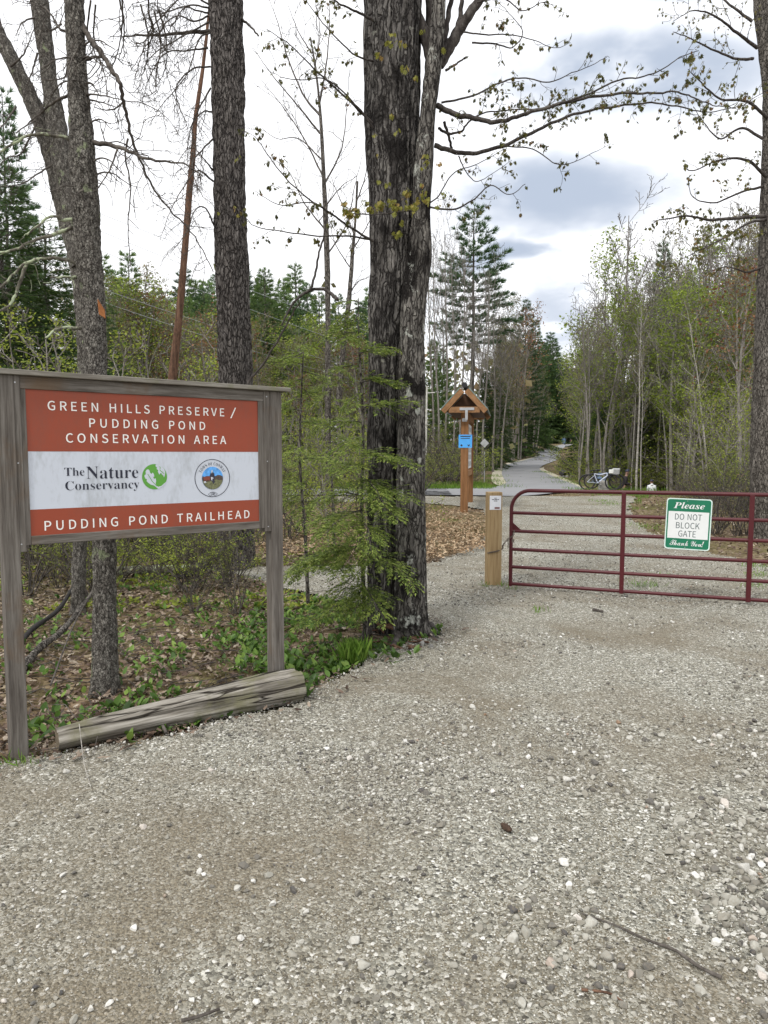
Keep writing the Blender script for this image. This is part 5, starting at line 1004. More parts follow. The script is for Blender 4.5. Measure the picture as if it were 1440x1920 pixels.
# --- bent sapling arch
BYs = 9.2; b0 = at(455, 740, BYs); bs = thing('bent_sapling', 'thin bare sapling bent over in an arch between the pine and the maple', 'sapling', (b0[0], BYs, 0)); rg = np.random.default_rng(4)
g = G(); P, R = limb(g, [(425, 960), (440, 800), (462, 725), (495, 680), (530, 622), (553, 580), (565, 565)], BYs, .022, .008); tube(g, [P[0], V(P[0][0] - .05, BYs, -.05)], .024, 7)
P, R = limb(g, [(528, 610), (540, 585), (556, 562), (580, 545), (605, 542), (620, 550), (633, 562)], [BYs, BYs - .3], .011, .024)
limb(g, [(582, 545), (592, 510), (598, 475), (608, 440), (612, 400)], [BYs - .2, BYs - .3], .017, .010)
dm = []; 
limb(g, [(562, 575), (556, 540), (552, 505), (557, 480)], BYs, .004, .002); g.build('stem', M['bark_limb'], bs)

# --- mid-distance thin bare trees seen against the sky, drawn stem by stem
def slim(label, rows, Y, mat, twg, seed, name='slender_bare_tree', up=.35):
    b = rows[0]; p = at((b[0] + b[1]) / 2, b[2], Y); t = thing(name, label, 'tree', (p[0], Y, float(ground(p[0], Y))))
    g = G(); P = trunk(g, stem(rows, Y), 160, 26, .006, 10, 2, seed=seed); g.build('trunk', M[mat], t)
    rg = np.random.default_rng(seed); tp = []; g = G()
    for (pix, r0) in twg:
        Q, R = limb(g, pix, [Y, Y + rg.uniform(-1.2, 1.2)], r0, .006, sides=5); twigs(g, Q, R, rg, .38, 1.3, tp, up=up, rmin=.0045, skip=.1, wob=.5)
    g.build('branch', M['bark_twig'], t); return t, tp
slim('slender pale grey tree with fine bare twigs between the pine and the maple', [(609, 621, 930), (609, 621, 800), (609, 620, 700), (610, 620, 600), (608, 619, 500), (606, 616, 420), (603, 611, 330), (600, 607, 260), (597, 602, 200), (590, 594, 130), (580, 583, 70)], 19, 'bark_grey',
     [([(599, 215), (570, 180), (540, 110), (520, 40), (505, 0)], .035), ([(600, 250), (560, 200), (510, 140), (475, 90)], .03), ([(598, 200), (612, 120), (618, 40), (615, -30)], .03), ([(605, 330), (570, 260), (530, 200), (490, 150)], .026), ([(606, 350), (640, 280), (650, 200), (655, 130)], .026),
      ([(609, 430), (570, 380), (540, 320), (500, 290)], .024), ([(612, 480), (650, 420), (665, 350), (680, 290)], .024), ([(585, 100), (560, 60), (540, 10)], .02), ([(590, 130), (600, 60), (590, 0)], .02), ([(608, 390), (640, 350), (670, 330)], .02), ([(604, 300), (560, 260), (520, 260), (490, 240)], .02)], 41)
slim('thin dark leaning tree between the pale grey tree and the maple', [(628, 640, 760), (640, 650, 640), (650, 659, 560), (657, 664, 480), (664, 669, 410), (668, 672, 340)], 16, 'bark_grey', [([(650, 560), (670, 530), (692, 520)], .02), ([(664, 440), (640, 380), (620, 330)], .018), ([(668, 380), (685, 330), (690, 280)], .016), ([(660, 470), (690, 420), (705, 380)], .016), ([(655, 500), (630, 460), (618, 420)], .014)], 43)
# --- hefty trunk at the far side of the gate with young leaves
RYY = 14.7; rb = at(1446, 1005, RYY); rt = thing('roadside_maple', 'stout rough grey maple trunk with young leaves standing behind the gate', 'tree', (rb[0], RYY, float(ground(rb[0], RYY))))
g = G(); trunk(g, stem([(1410, 1482, 1015), (1410, 1474, 950), (1409, 1470, 880), (1412, 1468, 780), (1416, 1468, 680), (1421, 1466, 560), (1426, 1466, 430), (1430, 1466, 300), (1432, 1462, 180), (1424, 1452, 100), (1416, 1442, 30), (1408, 1432, -60), (1390, 1412, -260)], RYY), 420, 110, .016, 16, 2.2, seed=23, flare=(.18, .2, 4)); g.build('trunk', M['bark_grey'], rt)
rg = np.random.default_rng(77); gb2 = G(); tp2 = []; tp3 = []
def rl(pix, Y, r0, tp, every=.26, length=.75, up=.15):
    P, R = limb(gb2, pix, Y, r0, .006, sides=6); twigs(gb2, P, R, rg, every, length, tp, up=up, rmin=.003, skip=.12, wob=.5); tp.append(P[-1])
rl([(1435, 405), (1390, 408), (1330, 412), (1290, 405), (1240, 412), (1222, 415)], [14.6, 13.2], .045, tp2, .22, .6)
rl([(1440, 410), (1400, 420), (1360, 445), (1310, 470), (1270, 490)], [14.6, 13.6], .03, tp2)
rl([(1435, 330), (1400, 300), (1350, 300), (1300, 320), (1282, 312)], [14.6, 13.4], .035, tp2)
rl([(1438, 220), (1400, 190), (1350, 185), (1310, 150), (1290, 130)], [14.6, 13.2], .035, tp2)
rl([(1420, 90), (1380, 60), (1340, 30), (1300, 20), (1262, 40)], [14.6, 13.8], .035, tp3, .2, .8)
rl([(1412, 110), (1380, 110), (1330, 90), (1290, 70), (1262, 60)], [14.6, 13.8], .03, tp3, .2, .8)
rl([(1410, 40), (1370, 10), (1330, -20), (1280, -30)], [14.6, 14.8], .03, tp3, .2, .8)
rl([(1430, 260), (1390, 240), (1350, 260), (1320, 230), (1300, 200)], [14.6, 15.2], .03, tp3, .22, .7)
rl([(1430, 350), (1390, 360), (1340, 380), (1300, 370), (1290, 340)], [14.6, 15], .028, tp2, .24, .6)
rl([(1432, 500), (1400, 510), (1360, 500), (1330, 520)], [14.6, 15.4], .03, tp2, .24, .6)
gb2.build('branch', M['bark_limb'], rt); g = G(); leaf_cluster(np.array(tp2), g, rg, (1, 2), (.055, .10)); g.build('leaves', M['maple_leaf'], rt)
g = G(); leaf_cluster(np.array(tp3), g, rg, (1, 2), (.03, .06)); g.build('leaves', M['leaf_bud'], rt)

# ------------------------------------------------------------------ young hemlocks beside the maple
def lens(w=.5): return np.array([(0, 0, 0), (w * .5, .45, .03), (0, 1, 0), (-w * .5, .45, .03)]), np.array([[0, 1, 2, 3]])
def spray_branch(g, gw, p0, d0, L, rg, droop=.5, dens=1., r=.006, nl=.038, flat=.20):
    """flat drooping hemlock branch: main axis, side twigs in one plane, tiny lens shaped needle groups"""
    n = max(5, int(L / .06)); d = unit(d0); P = [np.asarray(p0, float)]
    for i in range(n): d = unit(d + V(0, 0, -droop * .9 / n) + rg.normal(0, .05, 3)); P.append(P[-1] + d * L / n)
    P = np.array(P); tube(gw, P, np.linspace(r, .0015, len(P)), 4, cap=False)
    pos, dr, sc = [], [], []
    T = np.gradient(P, axis=0); side0 = unit(np.cross(unit(P[-1] - P[0]), (0, 0, 1))); s = .10 * L
    seg = L / n
    while s < L:
        i = min(int(s / seg), n - 1); q = P[i] + (P[i + 1] - P[i]) * (s / seg - i); t = unit(T[i])
        for sg in (-1, 1):
            l2 = (.42 * L * (1 - s / L) ** .8 + .05) * rg.uniform(.6, 1.1); v = unit(t * .75 + side0 * sg * .8 + rg.normal(0, flat, 3)); k = max(2, int(l2 / .020)); w = np.cross(v, (0, 0, 1)); w = unit(w)
            qq = q.copy(); vv = v.copy()
            for j in range(k):
                vv = unit(vv + V(0, 0, -.5 * droop / k) + rg.normal(0, .03, 3)); qq = qq + vv * l2 / k
                for s2 in (-1, 1):
                    if rg.random() < .92 * dens:
                        pos.append(qq); dr.append(unit(vv * .9 + w * s2 * .8 + rg.normal(0, .16, 3))); sc.append(nl * rg.uniform(.7, 1.3) * (1 if j < k - 2 else .8))
            pos.append(qq); dr.append(vv); sc.append(nl)
        s += .024 / dens
    tv, tf = lens(.34); pos = np.array(pos); scatter(g, tv, tf, pos, frame_rot(np.array(dr), rg.normal(0, .35, len(pos))), np.array(sc), 0, False)
def hemlock(label, base, top_px, levels, seed, stem_r=.022, Y=None):
    rg = np.random.default_rng(seed); P = spline([base] + top_px, 24)
    t = thing('hemlock_sapling', label, 'sapling', (base[0], base[1], 0)); g = G(); tube(g, P, np.linspace(stem_r, .004, 24), 9); g.build('trunk', M['bark_grey'], t)
    gl, gw = G(), G()
    for (f, ang, L, dz, dr) in levels:
        p = np.array([np.interp(f, np.linspace(0, 1, 24), P[:, i]) for i in range(3)]); a = math.radians(ang)
        spray_branch(gl, gw, p, V(math.sin(a), math.cos(a), dz), L, rg, dr)
    gw.build('branch', M['bark_twig'], t); gl.build('needles', M['needle_hem'], t); return t
# angles: 90 towards +X, 180 towards the camera
b = gp(690, 1196); rg = np.random.default_rng(2)
lev = []
for f in np.linspace(.08, .98, 24):
    a = rg.choice([rg.uniform(160, 330), rg.uniform(210, 330), rg.uniform(120, 300)]); lev.append((f, a, (.92 - .62 * f) * rg.uniform(.5, 1.1), rg.uniform(-.05, .3), rg.uniform(.5, 1.2)))
lev += [(.25, 165, .85, .1, .8), (.30, 150, .75, .15, .7), (.22, 190, .8, .0, .9), (.33, 130, .62, .2, .5), (.15, 200, .7, -.1, .8), (.20, 240, .75, 0, .8), (.62, 110, .42, .2, .5), (.72, 95, .35, .2, .5), (.42, 120, .6, .15, .6), (.28, 215, .9, .0, .8), (.18, 150, .8, .1, .9), (.36, 165, .7, .1, .8), (.12, 180, .6, .1, .9), (.20, 270, .8, 0, .7)]
hemlock('young feathery hemlock with bright drooping sprays growing against the twin maple', V(-.17, 6.5, 0), [at(678, 980, 6.5), at(681, 800, 6.55), at(673, 640, 6.6), at(672, 560, 6.6)], lev, 3)
b = gp(578, 1136); lev = []
for f in np.linspace(.34, .97, 17): lev.append((f, rg.uniform(0, 360), (.75 - .45 * f) * rg.uniform(.7, 1.2), rg.uniform(-.1, .25), rg.uniform(.4, .9)))
hemlock('thin straight hemlock sapling with bare lower stem just beyond the sign post', V(b[0], b[1], -.03), [at(572, 1000, b[1]), at(562, 860, b[1]), at(566, 720, b[1]), at(570, 640, b[1])], lev, 7, .024)
lev = []
for f in np.linspace(.25, .97, 15): lev.append((f, rg.uniform(0, 360), (.85 - .5 * f) * rg.uniform(.7, 1.2), rg.uniform(-.1, .25), rg.uniform(.4, .9)))
q = at(625, 1040, 11.5); hemlock('pale green hemlock sapling standing on the gravel spur behind the others', V(q[0], 11.9, -.03), [at(622, 900, 11.9), at(618, 780, 11.9), at(624, 680, 11.9)], lev, 9, .026)

# ------------------------------------------------------------------ tree kinds
def add_branches(acc, tips, p, d, L, r, lev, rg, P):
    n = max(3, P['n'][lev]); q = [np.asarray(p, float)]; dd = unit(d)
    for i in range(n): dd = unit(dd + rg.normal(0, P['wob'][lev], 3) / math.sqrt(n) + V(0, 0, P['up'][lev] / n)); q.append(q[-1] + dd * L / n)
    q = np.array(q); rr = np.linspace(r, max(P['rmin'], r * P['tap'][lev]), n + 1); acc[lev].append((q, rr))
    if lev + 1 >= len(P['n']): tips.extend([q[-1], q[-1] * .5 + q[-2] * .5]); return
    k = int(P['k'][lev] * rg.uniform(.8, 1.2)); a0 = rg.uniform(0, 6.28)
    for j in range(k):
        t = P['t0'][lev] + (1 - P['t0'][lev]) * (j + rg.uniform(.1, .9)) / k; x = t * n; i = min(int(x), n - 1); pp = q[i] + (q[i + 1] - q[i]) * (x - i); ax = unit(q[i + 1] - q[i])
        a = a0 + j * 2.4 + rg.normal(0, .4); e = unit(np.cross(ax, V(.31, .77, .1))); f = np.cross(ax, e); ang = math.radians(P['ang'][lev] * rg.uniform(.75, 1.25))
        v = ax * math.cos(ang) + (e * math.cos(a) + f * math.sin(a)) * math.sin(ang)
        l2 = L * P['ratio'][lev] * rg.uniform(.6, 1.15) * (1 - P['fall'][lev] * max(0, t - P['t0'][lev]) / (1.001 - P['t0'][lev])); rb = np.interp(t, np.linspace(0, 1, n + 1), rr) * P['rr'][lev]
        add_branches(acc, tips, pp, v, l2, max(P['rmin'], min(rb, l2 * .02)), lev + 1, rg, P)
DEC = dict(n=[12, 6, 4, 3], wob=[.10, .28, .35, .4], up=[.1, .55, .4, .3], tap=[.12, .25, .4, .6], k=[15, 6, 5], t0=[.42, .22, .2], ang=[42, 42, 42], ratio=[.30, .48, .42], fall=[.55, .4, .3], rr=[.5, .6, .7], rmin=.011)
def deciduous(name, label, cat, H, r, barkm, leafm, leaf=None, seed=0, group=None, clear=.42, spread=.30, k=None, lean=0., fork=False, twig='wood_twig'):
    """tree at the origin with trunk, crown limbs and young leaves; leaf = (fraction of tips, count, size)"""
    rg = np.random.default_rng(seed); P = {a: (list(b) if isinstance(b, list) else b) for a, b in DEC.items()}; P['t0'][0] = clear; P['ratio'][0] = spread
    if k: P['k'] = k
    acc = [[], [], [], []]; tips = []; add_branches(acc, tips, V(0, 0, -.3), V(lean, lean * .4, 1), H, r, 0, rg, P)
    if fork: add_branches(acc, tips, V(0, 0, H * .3), V(-.22, .1, 1), H * .66, r * .7, 0, rg, P)
    t = thing(name, label, cat, (0, 0, 0), group); g = G()
    for q, rr in acc[0]: tube(g, q, rr, 9)
    for q, rr in acc[1]: tube(g, q, rr, 5, cap=False)
    g.build('trunk', M[barkm], t); g = G()
    for l, s in ((2, 4), (3, 3)):
        for q, rr in acc[l]: tube(g, q, rr, s, cap=False)
    cr = g.build('crown', M[twig], t)
    if leaf:
        tips = np.array(tips); m = rg.random(len(tips)) < leaf[0]; tp = np.repeat(tips[m], leaf[1], 0); tp = tp + rg.normal(0, leaf[2] * 1.5, tp.shape); g = G(); dv = rg.normal(size=tp.shape); dv[:, 2] -= .5
        tv, tf = lens(.62); scatter(g, tv, tf, tp, frame_rot(dv, rg.uniform(-1, 1, len(tp))), leaf[2] * rg.uniform(.6, 1.4, len(tp)), 0, False); g.build('leaves', M[leafm], t)
    t['H'] = H; return t
TUFT_V, TUFT_F = [], []
for i in range(11):
    a = i * 2.4; sp_r = .25 + .75 * ((i * 7) % 9) / 9; d = unit(V(math.cos(a) * sp_r, 1.1, math.sin(a) * sp_r * .8 + .15)); w = unit(np.cross(d, (0.2, .1, 1))) * .06
    b_ = len(TUFT_V); TUFT_V += [tuple(-w), tuple(w), tuple(d)]; TUFT_F.append((b_, b_ + 1, b_ + 2))
TUFT_V, TUFT_F = np.array(TUFT_V), np.array(TUFT_F)
def conifer(name, label, H, r, seed, needle, prof, whorl=.62, perw=5, tuft=.24, tdens=1.0, clear=.15, up=.18, group=None, drop=0.0, barkm='bark_grey', cat='tree', dead=True, gap=0.08):
    """prof(t): branch length at crown fraction t (0 bottom, 1 top)"""
    rg = np.random.default_rng(seed); t = thing(name, label, cat, (0, 0, 0), group); g = G(); zz = np.linspace(-.3, H, 16)
    q = np.stack([np.cumsum(rg.normal(0, .03, 16)), np.cumsum(rg.normal(0, .03, 16)), zz], 1); tube(g, q, np.linspace(r, .02, 16), 9); gw, pos, dr, sc = G(), [], [], []
    z = H * clear
    while z < H - .15:
        f = min(1., max(0., (z / H - clear) / (1 - clear))); base = V(np.interp(z, zz, q[:, 0]), np.interp(z, zz, q[:, 1]), z); a0 = rg.uniform(0, 6.28); mult = rg.uniform(.72, 1.12)
        for j in range(perw):
            if rg.random() < gap: continue
            a = a0 + j * 2 * math.pi / perw + rg.normal(0, .2); L = prof(f) * mult * rg.uniform(.65, 1.15)
            if L < .12: L = .12
            n = 5; d = unit(V(math.cos(a), math.sin(a), (.55 * f ** 1.5 - .06) * 1.2 - drop * (1 - f) + rg.normal(0, .06))); P = [base]
            for i in range(n): d = unit(d + V(0, 0, (up * (i + 1) / n - drop * .25) / n * 2)); P.append(P[-1] + d * L / n)
            P = np.array(P); tube(gw, P, np.linspace(max(.012, L * .010), .007, n + 1), 4, cap=False)
            side = unit(np.cross(d, (0, 0, 1))); ns = max(2, int(L / .26 * tdens))
            for s in range(ns):
                x = (.28 + .72 * (s + rg.uniform(0, 1)) / ns) * n; i = min(int(x), n - 1); p = P[i] + (P[i + 1] - P[i]) * (x - i); sg = 1 if s % 2 else -1; l2 = min(.30 * L, .85) * (1.15 - x / n) * rg.uniform(.5, 1.3) + .12
                v = unit(unit(P[i + 1] - P[i]) * .8 + side * sg * rg.uniform(.4, 1) + V(0, 0, rg.normal(.08 - drop * .2, .10))); nt2 = max(1, int(l2 / (tuft * .55)))
                for k in range(nt2): pos.append(p + v * l2 * (k + 1) / nt2); dr.append(unit(v + V(0, 0, .25 - drop) + rg.normal(0, .18, 3))); sc.append(tuft * rg.uniform(.7, 1.25))
            pos.append(P[-1]); dr.append(unit(d + V(0, 0, .2))); sc.append(tuft)
        z += whorl * rg.uniform(.75, 1.25) * (1 - .35 * f)
    pos.append(V(q[-1][0], q[-1][1], H)); dr.append(V(0, 0, 1)); sc.append(tuft)
    if dead:
        for k in range(int(H * clear / .5)): a = rg.uniform(0, 6.28); z = rg.uniform(.1, 1) * H * clear + .3; L = rg.uniform(.4, 1.6); tube(gw, [V(0, 0, z), V(math.cos(a) * L * .6, math.sin(a) * L * .6, z + .05), V(math.cos(a) * L, math.sin(a) * L, z - .15)], [.018, .013, .008], 4, cap=False)
    g.build('trunk', M[barkm], t); cr = gw.build('crown', M['bark_twig'], t); g = G(); scatter(g, TUFT_V, TUFT_F, np.array(pos), frame_rot(np.array(dr), rg.uniform(-3, 3, len(pos))), np.array(sc), 0, False); g.build('needles', M[needle], t); t['H'] = H; return t
def put(src, px, Y, top=None, H=None, rot=None, label=None, group=None, first=[], wide=1.0, py=None):
    """stand a copy (or the original, the first time) at photo column px and distance Y with its top at photo row top"""
    x = (px - CX) / F * Y * 1.0; p = at(px, 852, Y); x = p[0]; z = float(ground(x, Y)); h = (at(px, top, Y)[2] - z) if top is not None else H; s = h / src['H']; rot = random.uniform(0, 6.28) if rot is None else rot
    sc_ = (s * wide, s * wide, s)
    if src.name not in USED:
        USED.add(src.name); src.location = (x, Y, z); src.rotation_euler = (0, 0, rot); src.scale = sc_
        if label: src['label'] = label
        if group: src['group'] = group
        return src
    r = copy_tree(src, (x, Y, z), rot, sc_, label, group)
    if not group and 'group' in r and label: del r['group']
    return r
USED = set()
pinep = lambda t: 3.5 * (1 - t) ** .95 * (.55 + .45 * min(1, t * 5)) + .25
spire = lambda t: 2.6 * (1 - t) ** .9 + .15
GB = 'bare grey trees of the woods'; LB_BARE = 'slender bare grey tree among the massed woods beyond the road'
LB_BUD = 'thin tree hazy with opening buds among the massed woods beyond the road'; LB_LEAF = 'thin tree with scattered yellow green leaves among the massed woods beyond the road'
LB_PINE = 'dark green pine in the massed woods beyond the road'; LB_FIR = 'dense pointed fir in the massed woods beyond the road'
bare = [deciduous('bare_tree', LB_BARE, 'tree', 15, .13, 'bark_wood', None, None, 100 + i, clear=.40 + .05 * i, spread=.26) for i in range(3)]
bud = [deciduous('budding_tree', LB_BUD, 'tree', 14, .11, 'bark_wood', 'leaf_bud', (.85, 3, .13), 120 + i, clear=.34, spread=.27) for i in range(3)]
redb = deciduous('budding_tree', 'thin tree with reddish opening buds in the massed woods beyond the road', 'tree', 12, .10, 'bark_wood', 'leaf_red', (.8, 2, .13), 131, clear=.34, spread=.27)
leafy = [deciduous('leafing_tree', LB_LEAF, 'tree', 13, .10, 'bark_wood', 'leaf_spring', (.8, 4, .14), 140 + i, clear=.32, spread=.27) for i in range(2)]
sapl = [deciduous('leafing_sapling', 'small yellow green leafing sapling in the understorey beyond the gate', 'sapling', 5, .03, 'bark_wood', 'leaf_yellow', (.8, 4, .068), 150 + i, clear=.22, spread=.34, k=[10, 4, 3]) for i in range(3)]
birch = [deciduous('pale_birch', 'pale slender birch in the mixed wood', 'tree', 14, .085, 'bark_pale', 'leaf_bud', (.5, 1, .12), 160 + i, clear=.5, spread=.2, lean=.03) for i in range(2)]
pine = [conifer('pine_tree', LB_PINE, 18, .20, 200 + i, 'needle_pine', pinep, clear=.25 + .12 * i, tuft=.36, tdens=2.3) for i in range(3)]
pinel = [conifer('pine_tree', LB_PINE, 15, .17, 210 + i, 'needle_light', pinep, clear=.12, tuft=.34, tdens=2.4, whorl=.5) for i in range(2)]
fir = [conifer('fir_tree', LB_FIR, 14, .16, 220 + i, 'needle_dark', spire, clear=.06, tuft=.30, tdens=2.4, whorl=.40, drop=.25, perw=6) for i in range(2)]
cedar = [conifer('hemlock_tree', 'dense green hemlock', 10, .13, 230 + i, 'needle_dark', lambda t: 2.1 * (1 - t) ** .6 + .2, clear=.04, tuft=.17, tdens=2.3, whorl=.30, drop=.35, perw=6, up=.05) for i in range(2)]
def shrub(name, label, H, leafm, seed, leaf=(1, 3, .05), n=9, twigm='bark_twig'):
    rg = np.random.default_rng(seed); t = thing(name, label, 'shrub', (0, 0, 0)); g = G(); tp = []
    for i in range(n):
        a = rg.uniform(0, 6.28); d = unit(V(math.cos(a) * .45, math.sin(a) * .45, 1)); p = V(math.cos(a), math.sin(a), 0) * .06; q = [p - V(0, 0, .05)]; L = H * rg.uniform(.6, 1.1)
        for k in range(6): d = unit(d + rg.normal(0, .16, 3)); q.append(q[-1] + d * L / 6)
        q = np.array(q); R = np.linspace(.010, .003, 7); tube(g, q, R, 4); twigs(g, q, R, rg, .14, .38, tp, rmin=.0022, skip=.25, wob=.5, sides=3)
    g.build('stem', M[twigm], t)
    if leaf: tp = np.array(tp); tp = np.repeat(tp[rg.random(len(tp)) < leaf[0]], leaf[1], 0); tp = tp + rg.normal(0, leaf[2] * .7, tp.shape); tv, tf = lens(.6); g = G(); scatter(g, tv, tf, tp, frame_rot(rg.normal(size=tp.shape), rg.uniform(-1, 1, len(tp))), leaf[2] * rg.uniform(.6, 1.3, len(tp)), 0, False); g.build('leaves', M[leafm], t)
    t['H'] = H; return t
SH_G = 'bright green leafing shrub in the undergrowth'; SH_B = 'bare brown twiggy shrub in the undergrowth'
shy = [shrub('leafing_shrub', SH_G, 2.0, 'leaf_yellow', 300 + i, (.9, 3, .040)) for i in range(3)]
shb = [shrub('twiggy_shrub', SH_B, 1.6, 'leaf_bud', 310 + i, (.35, 1, .04), 12) for i in range(2)]

# ------------------------------------------------------------------ woods, tree by tree
# left: dense evergreens and leafing shrubs behind the sign
put(cedar[0], 20, 19, 300, label='tall dense hemlock at the edge of the photo behind the forked tree', wide=1.25)
put(cedar[1], 95, 21, 420, label='dense hemlock between the forked tree and the sign top', wide=1.3)
put(cedar[0], -70, 17, 330, label='dark hemlock partly out of the frame beside the forked tree', wide=1.2)
put(cedar[1], 190, 26, 560, label='shorter hemlock behind the lichened spruce trunk', wide=1.2)
put(cedar[0], 45, 24, 440, label='hemlock crowded behind the others near the sign', wide=1.3)
put(pine[0], 30, 33, 170, label='tall open pine rising behind the forked grey tree', wide=.8)
put(pinel[0], 250, 44, 480, label='olive green pine between the spruce and the leaning dead trunk', wide=1.05); put(bud[0], 285, 40, 520, label='budding tree in front of the olive pine beside the leaning trunk')
put(redb, 262, 38, 540, label='reddish budding tree low between the spruce and the leaning trunk', wide=1.2); put(bud[1], 220, 36, 560, label='hazy budding tree just right of the lichened spruce'.replace('right of', 'past'))
put(pinel[1], 355, 50, 560, label='light green pine between the leaning trunk and the old pine'); put(pinel[0], 400, 52, 560, label='bushy pine partly behind the old pine trunk')
put(pinel[1], 500, 55, 508, label='pale green pine standing just past the old pine', wide=1.1); put(pinel[0], 545, 58, 600, label='low broad pine below the pale grey tree', wide=1.2); put(pine[1], 580, 62, 535, label='open tiered pine seen through the bent sapling arch', wide=1.05)
put(pinel[1], 480, 50, 640, label='short dense pine at the top corner of the sign', wide=1.2); put(pine[0], 655, 64, 600, label='pine mostly hidden behind the dark leaning tree'); put(pinel[0], 690, 60, 640, label='pine hidden behind the young hemlock')
for i, (px, Y, top, k) in enumerate([(510, 40, 690, bud[0]), (540, 36, 700, redb), (565, 38, 640, bud[2]), (590, 44, 660, leafy[0]), (640, 40, 690, bud[1]), (660, 46, 620, bud[0]), (470, 44, 640, bud[1]), (330, 38, 600, bud[2]), (300, 42, 570, bare[0]), (680, 42, 650, bare[1]), (620, 50, 640, redb), (380, 40, 620, bud[0]), (150, 40, 520, bud[1])]):
    put(k, px, Y, top, label='low hazy budding tree in the thicket seen above the trailhead sign', group='budding trees above the trailhead sign', wide=1.3)
# centre: tall white pine, bare stems, conifers stepping down to the path
put(pine[2], 882, 58, 388, label='tallest open white pine rising over the kiosk roof', wide=1.15)
for px, Y, top, k, w in [(822, 46, 420, 0, .62), (836, 50, 400, 1, .6), (850, 44, 470, 2, .6), (862, 47, 455, 0, .66), (876, 50, 520, 1, .6), (893, 52, 520, 2, .7), (905, 47, 500, 0, .8), (925, 55, 560, 1, .9), (940, 58, 590, 2, .9), (812, 55, 430, 0, .6), (960, 92, 600, 1, .9), (842, 60, 500, 2, .7), (858, 66, 560, 0, .8), (880, 70, 600, 1, .8), (916, 68, 590, 2, .9)]:
    put(bare[k], px, Y, top, label='slender bare grey trunk in the stand behind the kiosk', group='bare trees behind the kiosk', wide=w)
put(pine[0], 980, 100, 566, label='broad pine left of the path beyond the kiosk'.replace('left of', 'beside'), wide=1.0); put(bud[0], 946, 82, 610, label='rusty budding tree in front of the broad pine by the path', wide=1.2); put(redb, 962, 92, 580, label='tree with reddish crown in front of the broad pine', wide=1.2); put(bud[2], 930, 62, 640, label='budding tree between the kiosk and the broad pine', wide=1.2)
put(fir[0], 1000, 128, 600, label='pointed conifer beside the broad pine along the path'); put(fir[1], 1030, 262, 665, label='smaller dark conifer at the bend of the path'); put(pine[1], 1060, 290, 690, label='distant conifer where the path vanishes'); put(pine[0], 1018, 258, 645, label='dark pine behind the path bend')
put(pinel[0], 830, 62, 650, label='light green pine low behind the pale utility pole'); put(pinel[1], 808, 58, 640, label='green pine beside the maple trunk beyond the road')
for px, Y, top, k in [(905, 60, 700, fir[0]), (922, 66, 690, cedar[0]), (955, 100, 690, fir[1]), (968, 125, 700, cedar[1]), (975, 130, 720, fir[0]), (940, 82, 720, cedar[1]), (985, 104, 720, fir[0])]: put(k, px, Y, top, label='small dark conifer under the tall trees along the path', group='small conifers along the path', wide=1.2)
rg = np.random.default_rng(55)
def clear_view(px, Y):
    if 885 < px <= 932 and Y < 70: return False
    """keep the winding path, the bicycles and the people in sight"""
    if 932 < px < 1006: return Y > np.interp(px, [935, 950, 985, 1004], [66, 78, 96, 116])
    if 1006 <= px < 1082: return Y > 255
    if 1082 <= px < 1160: return Y > 37
    if 1160 <= px < 1255: return Y > 40
    if 1255 <= px < 1330: return Y > 31 - (px - 1255) * .12
    return True
def fill(kinds, n, pxr, Yr, topf, label, group, wide=(.8, 1.2)):
    for i in range(n):
        Y = float(np.exp(rg.uniform(math.log(Yr[0]), math.log(Yr[1])))); px = rg.uniform(*pxr)
        for _ in range(40):
            if clear_view(px, Y): break
            px = rg.uniform(*pxr); Y = float(np.exp(rg.uniform(math.log(Yr[0]), math.log(Yr[1]))))
        else: continue
        put(kinds[i % len(kinds)], px, Y, topf(px, Y) + rg.normal(0, 22), label=label, group=group, wide=rg.uniform(*wide))
fill(bare + bud, 26, (930, 1050), (70, 150), lambda p, y: np.interp(p, [930, 1050], [610, 720]), 'thin grey tree in the wood on the near bank of the winding path', 'thin trees along the winding path')
fill(fir + pine[:1], 34, (985, 1095), (258, 340), lambda p, y: np.interp(p, [985, 1060, 1095], [660, 700, 690]), 'farthest conifer closing the view behind the end of the path', 'farthest conifers behind the end of the path', (1.2, 1.7))
fill(fir + pine[:1], 14, (940, 1110), (120, 330), lambda p, y: np.interp(p, [960, 1060, 1110], [640, 705, 690]), 'far dark conifer where the winding path disappears', 'far conifers at the end of the path', (1, 1.4))
fill(bud + leafy, 12, (1020, 1120), (110, 330), lambda p, y: 700, 'far pale leafing tree at the end of the path', 'far leafing trees at the end of the path', (1, 1.4))
# right: mixed woods beyond the gate
put(leafy[0], 1118, 46, 492, label='fresh light green leafing tree first in the wood past the path', wide=1.25); put(bare[0], 1145, 44, 400, label='tall bare tree rising behind the light green leafing tree', wide=1.15); put(bare[1], 1130, 52, 470, label='bare forked tree beside the light green leafing tree')
put(fir[0], 1238, 52, 455, label='dark narrow conifer rising in the wood behind the gate', wide=.8); put(bare[2], 1270, 36, 430, label='dark crooked bare tree above the gate sign', wide=1.2); put(bare[0], 1300, 42, 440, label='tall bare tree just past the crooked one above the gate sign')
put(leafy[1], 1310, 44, 480, label='bright leafing crown behind the bare trees above the gate sign', wide=1.3); put(redb, 1390, 24, 480, label='orange budding tree close beside the stout grey maple', wide=1.2)
put(birch[0], 1196, 37, 520, rot=.4, label='pale leaning birch stem above the gate between path and sign'); put(birch[1], 1330, 30, 560, rot=2, label='forked pale birch above the green gate sign'); put(birch[0], 1232, 42, 600, label='thin pale birch behind the seated bicycle rider'.replace('seated bicycle rider', 'child in white')); put(birch[1], 1165, 45, 640, label='short pale birch behind the parked bicycles')
